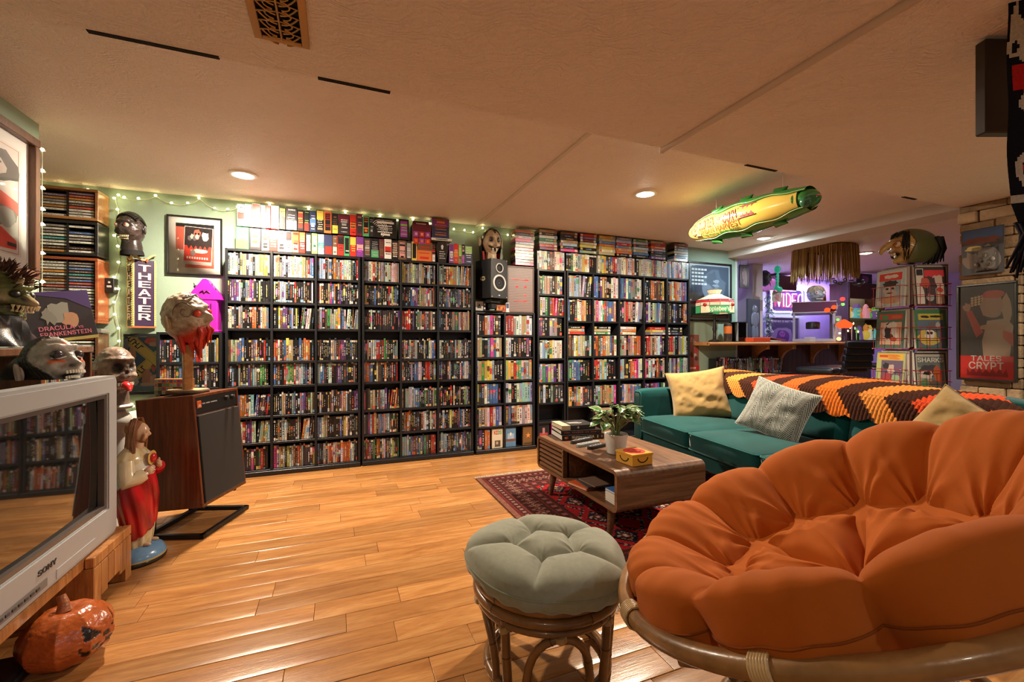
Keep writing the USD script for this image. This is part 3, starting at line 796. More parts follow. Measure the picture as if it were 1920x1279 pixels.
for k, ch in enumerate((run1, vt_, nk, crn)):
    p = np.array(ch); tt = np.linspace(0, len(p) - 1, len(p) * 5); q = np.stack([np.interp(tt, np.arange(len(p)), p[:, i]) for i in range(3)], 1)
    q[:, 2] -= .012 * np.abs(np.sin(tt * pi)); q[:, 1] = np.minimum(q[:, 1] + .018, YW - .004) if k < 3 else q[:, 1]
    put('wire', G().tube(q, .0022, (.55, .55, .42), 5), 'paint', sl)
    for c in p:
        put('socket', G().cyl(c + V(0, .02, .0), c + V(0, .008, 0), .006, col=(.5, .5, .4), n=8), 'paint', sl)
        put('bulb', G().sph(c, .0092, n=2), 'bulb_glow', sl)
# ---------------------------------------------------------------- heads, posters and other shaping helpers
def lerp(a, b, k):
    return a + (b - a) * k


def head(feats, radii=(.095, .078, .125), sub=4, base=(.5, .4, .3), wr=(.002, 40), seed=0, jaw=.25, mot=None, hair=None):
    """a mask or skull facing +x. feats: (az, el, s_az, s_el, bump, colour or None, strength, both sides)"""
    d = ICO[sub].vertices; az = np.degrees(np.arctan2(d[:, 1], d[:, 0])); el = np.degrees(np.arcsin(np.clip(d[:, 2], -1, 1)))
    p = d * V(*radii); low = np.clip(-d[:, 2], 0, 1)
    p[:, 1] *= 1 - jaw * low; p[:, 0] *= 1 - jaw * .4 * low
    col = np.tile(V(*base), (len(d), 1)); disp = np.zeros(len(d))
    if mot:
        k = np.clip((meshkit.fbm(d * mot[1] + 7, 4, seed) - .35) * 3, 0, 1)[:, None]; col = lerp(col, V(*mot[0]), k)
    for a, e, sa_, se, amp, c, k, both in feats:
        for sg_ in ((1, -1) if both else (1,)):
            da = (az - a * sg_ + 180) % 360 - 180
            w = np.exp(-(da * np.cos(np.radians(el)) / sa_) ** 2 - ((el - e) / se) ** 2); disp += amp * w
            if c is not None:
                col = lerp(col, V(*c), np.clip(w * k, 0, 1)[:, None])
    if hair:                                                              # hairline(az, el) -> covered; thickened and coloured
        hm = hair[0](az, el); col[hm] = hair[1]; disp[hm] += .006 + .0015 * np.sin(az[hm] * .8 + el[hm] * .3)
    disp += (meshkit.fbm(d * wr[1] * V(.5, .5, 1) * .1 + 3, 4, seed) - .5) * wr[0] * 6
    return p + d * disp[:, None], ICO[sub].faces, col


def on(az, el, radii, k=1.0, jaw=.25):
    a, e = math.radians(az), math.radians(el); d = V(cos(e) * cos(a), cos(e) * sin(a), sin(e)); low = max(0, -d[2]); p = d * V(*radii) * k
    return p * V(1 - jaw * .4 * low, 1 - jaw * low, 1)


def aim(yaw, pitch=0, roll=0, s=1.0):
    return rot('z', yaw) @ rot('y', -pitch) @ rot('x', roll) * s


def mask(name, label, loc, R, parts, cat='mask', floor=None):
    """parts: list of (name, G or head arrays, material)"""
    t = thing(name, label, cat, loc)
    for n, g, m in parts:
        if not isinstance(g, G):
            g = G().add(g[0], g[1], g[2], False)
        gs = [(n, g)]
        if n == 'eyes':                                                   # one part for each eye
            gs = []
            for s in (-1, 1):
                e = G()
                for v, f, c in zip(g.v, g.f, g.c):
                    if v[:, 1].mean() * s > 0:
                        e.add(v, f - f.min(), c, False)
                gs.append(('eye', e))
        for n, g in gs:
            g.xf(R)
            if floor is not None:                                         # rubber resting on what is under it
                for k in range(len(g.v)):
                    g.v[k][:, 2] = np.maximum(g.v[k][:, 2], floor - loc[2])
            put(n, g, m, t)
    return t


def teeth(az0, az1, el, n, radii, size, k=1.0, up=False, col=(.75, .68, .5), pointed=False, g=None, jaw=.25):
    g = g or G()
    for a in np.linspace(az0, az1, n):
        p = on(a, el, radii, k, jaw); d = 1 if up else -1
        g.tube([p, p + V(.002, 0, d * size)], [size * .38, size * (.06 if pointed else .3)], col, 7)
    return g


def ear(side, c, s, col):
    a = np.linspace(0, 2 * pi, 17)[:-1]
    g = G(); P = V(*c)
    o = [(P + V(-.2 * s * cos(x) * .6 - .1 * s, side * (.02 * s / .03 * .4 + .012), s * sin(x))) for x in a]
    g.tube(o, s * .22, col, 6, closed=True); g.sph(P + V(-.1 * s, side * .012, 0), (s * .45, s * .2, s * .85), col, 2)
    return g


def blob(cx, cy, rx, ry, seed=0, n=16, j=.15):
    r = np.random.default_rng(seed); a = np.arange(n) * 2 * pi / n; q = 1 + r.uniform(-j, j, n)
    return np.stack([cx + rx * q * np.cos(a), cy + ry * q * np.sin(a)], 1)


def poster(name, label, M, w, h, fw, fcol, board=None, bcol=(.72, .70, .66), draw=None, glass=True, cat='framed poster', fd=.022, fmat='gloss'):
    """M: frame at the centre of the back, x right, y up, z out of the wall"""
    t = thing(name, label, cat)
    g = G(); R = M[:3, :3]
    for cx, cy, a, b in ((0, h / 2 - fw / 2, w, fw), (0, -h / 2 + fw / 2, w, fw), (-w / 2 + fw / 2, 0, fw, h - 2 * fw), (w / 2 - fw / 2, 0, fw, h - 2 * fw)):
        g.box(M[:3, :3] @ V(cx, cy, fd / 2) + M[:3, 3], (a, b, fd), fcol, .003, R)
    put('frame', g, fmat, t)
    put('mat_board', G().box(R @ V(0, 0, .004) + M[:3, 3], (w - fw, h - fw, .006), bcol, 0, R), 'matte', t)
    if draw:
        g = G(); draw(g, M @ frame((0, 0, .0075), (1, 0, 0), (0, 1, 0)), w - 2 * fw - 2 * (board or 0), h - 2 * fw - 2 * (board or 0)); put('print', g, 'print', t)
    if glass:
        put('glass', G().rect(M, -w / 2 + fw, -h / 2 + fw, w / 2 - fw, h / 2 - fw, .014, (1, 1, 1)), 'glass_pane', t)
    return t


BACK = lambda x, z, y=YW - .001: frame((x, y, z), (1, 0, 0), (0, 0, 1))
RED, BLK2, WHT = (.55, .05, .03), (.015, .014, .014), (.65, .62, .57)

# ---------------------------------------------------------------- things on the back wall, left
def draw_red(g, M, w, h):
    g.rect(M, -w / 2, -h / 2, w / 2, h / 2, 0, (.55, .12, .08)); g.rect(M, -w / 2, h * .42, w / 2, h / 2, .0003, BLK2); g.rect(M, -w / 2, -h / 2, -w * .26, -h * .1, .0003, WHT)
    Q = M @ frame((.02, 0, .0005), (1, -.04, 0), (.04, 1, 0)); a, b = w * .72, h * .84
    g.rect(Q, -a / 2 - .004, -b / 2 - .004, a / 2 + .004, b / 2 + .004, 0, WHT); g.rect(Q, -a / 2, -b / 2, a / 2, b / 2, .0003, RED); g.rect(Q, -a / 2, 0, a / 2, b / 2, .0006, (.03, .02, .02))
    fl_ = [(-a / 2, b * .02)] + [(-a / 2 + a * k / 12, b * (.02 if k % 2 else -.1)) for k in range(1, 12)] + [(a / 2, b * .02)]
    g.poly(fl_, Q @ frame((0, 0, .0004), (1, 0, 0), (0, 1, 0)), .0003, (.03, .02, .02))
    g.poly(blob(-.01, b * .33, a * .13, b * .12, 1), Q, .0012, (.55, .12, .08)); g.poly(blob(-.01, b * .22, a * .08, b * .05, 2), Q, .0013, (.55, .12, .08))
    for sx in (-1, 1):
        g.poly(blob(-.01 + sx * a * .055, b * .33, a * .035, b * .03, 4), Q, .0016, BLK2)
    g.poly(blob(a * .24, b * .3, a * .13, b * .16, 3), Q, .0012, (.5, .47, .42)); g.poly(blob(a * .25, b * .42, a * .13, b * .05, 5), Q, .0015, BLK2)
    for k in range(4):
        g.poly(blob(-a * .32 + k * a * .09, b * (.2 + .05 * (k % 2)), a * .07, b * .07, 10 + k), Q, .0012 + k * .0001, (.45, .4, .36) if k % 2 else (.12, .1, .1))
    g.poly(blob(a * .05, -b * .14, a * .3, b * .06, 7), Q, .0012, (.5, .45, .4)); g.poly(blob(-a * .18, -b * .2, a * .09, b * .09, 8), Q, .0013, (.2, .17, .16))
    for k in range(9):
        g.rect(Q, -a * .4 + k * a * .09, -b * .36, -a * .4 + k * a * .09 + a * .06, -b * .3, .0012, WHT)
    g.rect(Q, -a / 2, -b / 2, a / 2, -b * .42, .0012, (.6, .5, .45))


poster('framed_poster', 'black framed poster with wide white mat and red collage, right of the theater sign', BACK(-1.022, 1.803), .364, .456, .012, BLK2, .045, draw=draw_red)


def draw_x(g, M, w, h):
    g.rect(M, -w / 2, -h / 2, w / 2, h / 2, 0, (.04, .10, .17))
    g.poly([(-w / 2, -h * .36), (w / 2, -h * .42), (w / 2, -h / 2), (-w / 2, -h / 2)], M, .0004, (.12, .22, .28))
    for q in ([(-w / 2, h / 2), (-w * .3, h / 2), (-w / 2, h * .3)], [(w / 2, h / 2), (w * .3, h / 2), (w / 2, h * .3)], [(-w / 2, -h * .05), (-w * .35, -h * .1), (-w / 2, -h * .22)], [(w / 2, -h * .05), (w * .35, -h * .1), (w / 2, -h * .22)]):
        g.poly(q, M, .0006, (.6, .45, .12))
    for s in (-1, 1):
        L = math.hypot(w, h * .82); A = M @ frame((0, h * .09, .0008 if s > 0 else .0018), (w, s * h * .82, 0), (-s * h * .82, w, 0))
        g.rect(A, -L / 2, -.035, L / 2, .035, 0, (.62, .46, .10)); g.rect(A, -L / 2, -.029, L / 2, .029, .0003, (.03, .025, .02)); g.rect(A, -L / 2, -.027, L / 2, .027, .0005, (.62, .46, .10))
        for k, (tx, xx, ww) in enumerate((('THE', -.17, .10), ('FLESH', .14, .13)) if s < 0 else (('FLESH', .15, .12), ('WAGE', -.15, .12))):
            for i in range(5):
                u = xx - ww / 2 + i * ww / 4.4
                g.rect(A, u, -.02, u + .007, .02, .0008, BLK2); g.rect(A, u, (-.02, .012, 0)[i % 3], u + .02, (-.012, .02, .008)[i % 3], .0008, BLK2)
    for k, (x, y, rx, ry, c) in enumerate(((-.13, .09, .022, .07, (.55, .3, .15)), (.13, .06, .035, .05, (.6, .3, .18)), (0, .17, .05, .03, (.6, .08, .06)), (.0, .15, .03, .02, (.55, .3, .2)), (-.04, -.1, .03, .06, (.5, .25, .14)), (.03, -.12, .045, .055, (.6, .35, .25)), (0, -.03, .015, .03, (.6, .06, .05)), (-.01, -.155, .09, .014, (.6, .38, .27)), (-.12, -.13, .03, .03, (.6, .58, .5)))):
        g.poly(blob(x * w / .31, y * h / .41, rx, ry, 30 + k, j=.25), M, .0012 + k * .0001, c)


poster('framed_poster', 'black framed colourful poster crossed by two yellow lettered bands, below the theater sign', BACK(-1.285, .886), .36, .458, .026, BLK2, 0, draw=draw_x)


def draw_left(g, M, w, h):
    g.rect(M, -w / 2, -h / 2, w / 2, h / 2, 0, (.62, .58, .55)); g.rect(M, -w * .46, -h * .48, w * .46, h * .48, .0004, (.35, .06, .05)); g.rect(M, -w * .45, -h * .475, w * .45, h * .475, .0006, (.58, .53, .5))
    for k, (x, y, rx, ry, c) in enumerate(((.1, .27, .26, .17, (.06, .045, .04)), (.06, .27, .15, .11, (.45, .38, .34)), (.02, .30, .03, .012, BLK2), (.13, .30, .03, .012, BLK2), (.08, .21, .06, .015, (.12, .06, .05)), (.05, -.12, .28, .17, (.18, .16, .15)), (.0, -.08, .14, .1, (.5, .46, .42)), (.2, -.16, .12, .1, (.35, .32, .3)))):
        g.poly(blob(x * w * 1.3, y * h, rx * w * 1.2, ry * h * .9, 50 + k), M, .0008 + .0001 * k, c)
    g.poly([(-w * .45, h * .08), (w * .1, h * .07), (w * .45, -h * .005), (w * .45, -h * .12), (w * .36, -h * .08), (-w * .45, -h * .02)], M, .0019, (.62, .10, .07))
    g.poly([(-w * .45, -h * .22), (w * .2, -h * .27), (w * .42, -h * .36), (w * .42, -h * .44), (-w * .45, -h * .47)], M, .0019, (.62, .04, .02))
    g.rect(M, w * .28, -h * .42, w * .42, -h * .385, .0025, (.05, .03, .03))


poster('framed_poster', 'tall dark wood framed red and grey poster on the left wall', frame((-1.439, 2.66, 1.728), (0, 1, 0), (0, 0, 1)), .66, .715, .042, (.1, .05, .03), .055, (.70, .68, .66), draw_left, fd=.035, fmat='frame_wood')

# marquee sign: two lettered faces meeting at a bulb-dotted edge
t = thing('theater_sign', 'tall vertical marquee wall sign lettered THEATER on two faces', 'sign')
A, B, D = V(-1.446, YW - .012), V(-1.393, YW - .075), V(-1.268, YW - .012)
zt, zb = 1.665, 1.158
g = G().poly([A, B, D], frame((0, 0, zb), (1, 0, 0), (0, 1, 0)), zt - zb, (.03, .018, .04)); put('sign_body', g, 'gloss', t)
GOLD, PL = (.62, .46, .16), (.04, .022, .06)
for k, (p, q, nm) in enumerate(((A, B, 'left'), (B, D, 'right'))):
    x = q - p; L = np.linalg.norm(x); M = frame((*((p + q) / 2), (zt + zb) / 2), (*x, 0), (0, 0, 1)); H = zt - zb
    g = G().rect(M, -L / 2, -H / 2, L / 2, H / 2, .0008, GOLD).rect(M, -L / 2 + .013, -H / 2 + .012, L / 2 - .013, H / 2, .0014, PL if k else (.02, .02, .02)); g.rect(M, -L / 2, -H / 2, L / 2, -H / 2 + .012, .0014, (.6, .14, .05))
    for s in (-1, 1):
        for j in range(30):
            g.sph(M[:3, :3] @ V(s * (L / 2 - .0065), -H / 2 + .02 + j * (H - .02) / 30, .0015) + M[:3, 3], .0038, (.75, .62, .25), 1)
    put('face_panel', g, 'print', t)
    g = G(); e = [zt - .022 - .0675 * j for j in range(7)]
    for j, ch in enumerate('THEATER'):
        for c, dx, dz in (((.45, .12, .08), .003, .4), ((.66, .62, .55), 0, .0)):
            Q = M @ frame((dx, H / 2 - .085 - j * .0605, .0018 + (.0012 if not dx else 0)), (1, 0, 0), (0, 1, 0)); g.text(ch, .047, Q, c, .0012, fit=L * .52)
    put('lettering', g, 'print', t)
a = np.linspace(0, 2.2 * pi, 22)
g = G()
for (x0, x1, y0, y1) in ((A[0], B[0], A[1], B[1]), (B[0], D[0], B[1], D[1])):
    u = np.linspace(0, 1, 15); zz = zt + .008 + .022 * np.sin(u * 2 * pi + (.4 if x0 < -1.42 else 1.8)) + .012
    g.tube(np.stack([x0 + (x1 - x0) * u, y0 + (y1 - y0) * u - .006, zz], 1), .009, (.62, .48, .22), 6)
    for s in range(3):
        g.sph((x0 + (x1 - x0) * (.4 + .12 * s), y0 + (y1 - y0) * .5 - .006, zt - .004 + .008 * (s == 1)), (.009, .004, .014), (.6, .12, .06), 2)
sc = [(B[0] + .02 + .016 * cos(x) * (1 - .06 * k), B[1] - .004 + .004, zt + .016 + .016 * sin(x) * (1 - .06 * k)) for k, x in enumerate(np.linspace(0, 1.8 * pi, 14))]
g.tube(sc, .006, (.62, .48, .22), 6)
put('scroll_crest', g, 'print', t)

# dark brown grinning mask over the sign
rd = (.088, .078, .118)
DK = (.035, .026, .024)
F = [(0, 2, 9, 12, .012, None, 0, False), (26, 14, 11, 8, -.012, (.012, .01, .01), 1.2, True), (22, 27, 17, 6, .010, None, 0, True), (45, -8, 16, 12, .008, (.07, .05, .045), .8, True), (0, -28, 34, 9, -.010, (.008, .006, .006), 1.4, False), (0, -50, 22, 12, .008, (.07, .055, .05), .8, False), (78, -5, 14, 24, .004, None, 0, True)]
P = [('face', head(F, rd, 5, DK, (.0022, 60), 3, mot=((.075, .055, .05), 5)), 'latex_gloss')]
g = G()
for s in (-1, 1):
    g.sph(on(26 * s, 13, rd, .93), .016, (.55, .42, .36), 2); g.sph(on(25 * s, 13, rd, 1.09), .006, (.35, .05, .05), 2)
P.append(('eyes', g, 'gloss'))
P.append(('teeth', teeth(-32, 32, -22, 8, rd, .013, 1.0, col=(.62, .5, .3)).join(teeth(-28, 28, -37, 7, rd, .012, 1.0, True, (.6, .48, .28))), 'gloss'))
g = G()
for k in range(17):                                                       # slicked back ridges of hair
    y = -.066 + k * .00825; q = math.sqrt(max(.05, 1 - (y / .082) ** 2)); a = np.linspace(.92, 2.7, 12)
    g.tube(np.stack([.092 * q * np.cos(a), np.full(12, y), .122 * np.sin(a) * q + .004], 1), .0075, (.012, .011, .011), 6)
P.append(('hair', g, 'latex_gloss'))
P += [('ear', ear(s, (-.012, s * .07, .005), .026, DK), 'latex_gloss') for s in (-1, 1)]
P.append(('neck', G().lathe([(.06, -.17), (.062, -.12), (.056, -.08), (.05, -.04)], DK, n=24), 'latex_gloss'))
P.append(('cloth_collar', G().lathe([(.058, -.135), (.066, -.155), (.068, -.178)], BLK2, n=24), 'matte'))
mask('rubber_mask', 'glossy black-brown grinning mask with slick hair, hung above the theater sign', (-1.385, 4.0, 1.865), aim(-112, -4, 0, 1.02), P)
put('wall_socket_box', G().box((-1.527, YW - .04, 1.465), (.055, .07, .105), BLK2, .004).box((-1.527, YW - .077, 1.455), (.028, .004, .016), (.5, .48, .45), .002).box((-1.527, YW - .077, 1.485), (.014, .004, .014), (.5, .48, .45), .002), 'plastic', label='small black box with white emblem mounted beside the mahogany rack', cat='wall box')

# glowing plastic toy house
t = thing('toy_house', 'glowing magenta blow-moulded plastic haunted house on the low bookcase', 'toy house', (-.925, 4.025, 1.126))
g = G(); g.box((0, 0, .13), (.17, .12, .26), (.6, .02, .45), .012); g.poly([(-.115, 0), (.115, 0), (.10, .03), (.012, .155), (-.012, .155), (-.10, .03)], frame((0, .065, .25), (1, 0, 0), (0, 0, 1)), .13, (.6, .02, .45))
g.box((0, 0, .01), (.18, .13, .02), (.6, .02, .45), .006)
put('house_shell', g, 'magenta_house', t)
g = G()
for c, d in (((-.004, -.063, .20), (.07, .008, .006)), ((-.045, -.063, .185), (.006, .008, .07)), ((.04, -.063, .185), (.006, .008, .07)), ((-.004, -.063, .03), (.09, .008, .008)), ((.02, -.063, .09), (.005, .008, .11)), ((-.035, -.063, .09), (.005, .008, .11)), ((-.006, -.063, .145), (.06, .008, .005))):
    g.box(c, d, (.05, .0, .05), .001)
g.tube([(-.03, -.066, .30), (-.01, -.07, .315), (.0, -.07, .30), (.012, -.07, .315), (.035, -.066, .30)], .005, (.04, 0, .04), 6)
put('trim_lines', g, 'paint', t)
g = G()
for x in (-.06, .055):
    g.sph((x, -.04, .345 if x < 0 else .33), (.016, .014, .014), (.02, .015, .02), 2); g.tube([(x - .006, -.05, .35), (x - .012, -.05, .372)], .003, (.02, .015, .02), 6)
put('roof_ornaments', g, 'paint', t)

# ---------------------------------------------------------------- walnut floor loudspeaker on its stand
n2 = V(.941, -.338, 0); u2 = V(.338, .941, 0)                             # facing, width
t = thing('floor_loudspeaker', 'large walnut floor loudspeaker with black grille on black metal stand', 'loudspeaker')
P0 = V(-.665, 2.81, 0)
g = G(); fr_ = [P0, P0 + u2 * .41, P0 + u2 * .41 - n2 * .30, P0 - n2 * .30]
for a, b in zip(fr_, fr_[1:] + fr_[:1]):
    m = (a + b) / 2; L = np.linalg.norm(b - a); ang = math.degrees(math.atan2(*(b - a)[1::-1])); g.box(m + V(0, 0, .012), (L + .024, .024, .024), (.012, .012, .013), .002, rot('z', ang))
for f in (0.06, .35):
    b = P0 - n2 * .30 + u2 * f; g.tube([b + V(0, 0, .02), b + n2 * .0 + V(0, 0, .15)], .011, (.012, .012, .013), 6); g.tube([b + V(0, 0, .15), b + n2 * .27 + V(0, 0, .15)], .011, (.012, .012, .013), 6)
put('stand', g, 'black_metal', t)
M = np.eye(4); tl = math.radians(5); up_ = V(0, 0, cos(tl)) - n2 * sin(tl); out = np.cross(u2, up_)
M[:3, 0], M[:3, 1], M[:3, 2], M[:3, 3] = u2, up_, out, P0 + V(0, 0, .165)
R = M[:3, :3]; W_, H_, D_ = .41, .605, .29
at = lambda x, y, z: R @ V(x, y, z) + M[:3, 3]
put('cabinet', G().box(at(W_ / 2, H_ / 2, -D_ / 2 - .012), (W_, H_, D_), (.1, .04, .02), .003, R), 'teak_v', t)
g = G()
for c, d in (((W_ / 2, H_ - .008, -.006), (W_, .016, .014)), ((W_ / 2, .008, -.006), (W_, .016, .014)), ((.008, H_ / 2, -.006), (.016, H_ - .032, .014)), ((W_ - .008, H_ / 2, -.006), (.016, H_ - .032, .014))):
    g.box(at(*c), d, (.1, .04, .02), .002, R)
put('cabinet_lip', g, 'teak_v', t)
gr = put('grille', G().box(at(W_ / 2, .255, -.001), (W_ - .036, .475, .018), (.009, .009, .010), .004, R), 'cloth', t)
put('control_panel', G().box(at(W_ / 2, .545, -.006), (W_ - .036, .088, .008), (.013, .013, .014), .002, R), 'plastic', t)
for x in (.285, .345):
    put('control_knob', G().tube([at(x, .555, -.004), at(x, .555, .014)], [.016, .013], (.02, .02, .02), 16).box(at(x, .562, .015), (.003, .012, .002), (.4, .4, .4), 0, R), 'plastic', t)
g = G().box(at(.045, .55, 0), (.036, .04, .005), (.60, .10, .02), .002, R); g.text('JBL', .012, M @ frame((.045, .538, .0026), (1, 0, 0), (0, 1, 0)), (.75, .7, .62), .0006, fit=.026)
put('badge', g, 'print', t)
g = G()
for k in range(20):
    if k not in (4, 10):
        g.box(at(.075 + k * .0065, .551, -.001), (.0045, .007, .001), (.5, .5, .5), 0, R)
put('model_print', g, 'print', t)
TOP = lambda x, z, h=0: at(x, H_ + h, z - .012)

# log slice with a stake that carries the severed head
c0 = TOP(.17, -.13); t = thing('stake_stand', 'bark-edged log slice with a wooden stake standing on the walnut loudspeaker', 'stand')
an = np.arange(28) * 2 * pi / 28; rr = .095 + .004 * np.sin(an * 5) + .003 * np.cos(an * 9); put('log_slice', G().poly(np.stack([rr * np.cos(an), rr * .9 * np.sin(an)], 1), frame(c0 + V(0, 0, .0075), (1, 0, 0), (0, 1, 0)), .020, (.40, .27, .15)), 'stone', t)
put('bark', G().tube(np.stack([c0[0] + rr * np.cos(an), c0[1] + .9 * rr * np.sin(an), np.full(28, c0[2] + .018)], 1), .0105, (.14, .09, .06), 6, True), 'stone', t)
put('stake', G().box(c0 + V(.0, 0, .155), (.045, .045, .26), (.2, .1, .05), .003, rot('z', 25)), 'rack_oak', t)
rd = (.105, .085, .125)
BONE = (.46, .38, .27); GORE = (.50, .025, .012)
F = [(0, -2, 9, 11, .030, (.40, .3, .22), .7, False), (30, 12, 12, 7, -.014, (.05, .02, .02), 1.3, True), (25, 24, 20, 6, .012, None, 0, True), (0, -34, 26, 12, -.02, (.06, .008, .008), 1.6, False), (0, -62, 60, 20, .004, GORE, 1.7, False), (40, -42, 25, 18, .006, GORE, 1.3, True), (80, -50, 40, 16, 0, GORE, 1.0, True), (180, -60, 60, 18, 0, GORE, .9, False), (48, -6, 14, 10, .008, None, 0, True)]
P = [('face', head(F, rd, 5, BONE, (.0026, 70), 8, .1, ((.24, .18, .13), 5)), 'latex')]
g = G()
for s in (-1, 1):
    g.sph(on(29 * s, 11, rd, .95), .017, (.55, .05, .03), 2)
P.append(('eyes', g, 'gloss'))
g = G(); r_ = np.random.default_rng(4)
for k in range(26):                                                       # hanging gore
    a = r_.uniform(0, 2 * pi); q = r_.uniform(.02, .075); x, y = .015 + q * cos(a), q * .8 * sin(a); L = r_.uniform(.03, .11)
    g.tube([(x, y, -.075), (x * .9, y * .9, -.10 - L * .4), (x * .75 + r_.uniform(-.01, .01), y * .7, -.10 - L)], [.018, .011, .003], V(*GORE) * r_.uniform(.55, 1.15), 7)
for k in range(12):
    q = r_.uniform(-.05, .05); g.tube([(.085 - abs(q) * .3, q * .8, -.035), (.088 + r_.uniform(-.01, .006), q, -.07), (.07, q * 1.1, r_.uniform(-.15, -.10))], [.009, .008, .003], V(*GORE) * r_.uniform(.4, 1.1), 7)
P.append(('gore', g, 'latex_gloss'))
g = G()
for k, (a0, e0, n_) in enumerate(((70, 25, 2.2), (62, 0, 1.8), (-60, 18, 2.2), (30, 52, 2.), (85, 48, 1.6))):   # swirl tattoos
    s = np.linspace(.5, n_ * pi * 1.4, 26); g.tube([on(a0 + 3.0 * q * cos(q), e0 + 2.6 * q * sin(q), rd, 1.035, .1) for q in s], .0016, (.10, .075, .06), 5)
P.append(('tattoo_lines', g, 'latex'))
P.append(('stitches', G().tube([on(a, 60 - abs(a - 10) * .15, rd, 1.05, .1) for a in np.linspace(-60, 80, 20)], .004, (.12, .07, .06), 6).join(teeth(-40, 60, 62, 8, rd, .012, 1.03, col=(.62, .58, .5))), 'latex'))
P += [('ear', ear(s, (-.02, s * .078, -.012), .033, (.42, .33, .22)), 'latex') for s in (-1, 1)]
mask('severed_head', 'beige severed zombie head with blood-red gore, impaled on the stake', (c0[0] - .005, c0[1] - .01, 1.19), aim(-22, 3, 10, 1.16), P, cat='prop head')
# patterned box behind the stake
g = G(); B0 = TOP(.20, -.255, .0); q = V(.93, -.36, 0); ang = -21
Rb = rot('z', ang); g.box(B0 + V(.02, .02, .05), (.20, .05, .09), (.25, .12, .05), .002, Rb)
Mb = frame(B0 + V(.02, .02, .05) + Rb @ V(0, -.0255, 0), Rb @ V(1, 0, 0), (0, 0, 1)); r_ = np.random.default_rng(2)
for i in range(9):
    for j in range(4):
        c = [(.6, .2, .03), (.45, .35, .12), (.06, .05, .04), (.5, .07, .03), (.2, .25, .06)][r_.integers(5)]; g.rect(Mb, -.097 + i * .0215, -.043 + j * .0215, -.077 + i * .0215, -.023 + j * .0215, .0004, c); g.poly(blob(-.087 + i * .0215, -.033 + j * .0215, .006, .006, i), Mb, .0008, c[::-1])
put('patterned_box', g, 'print', label='small box with orange and yellow checked pattern behind the stake', cat='box')
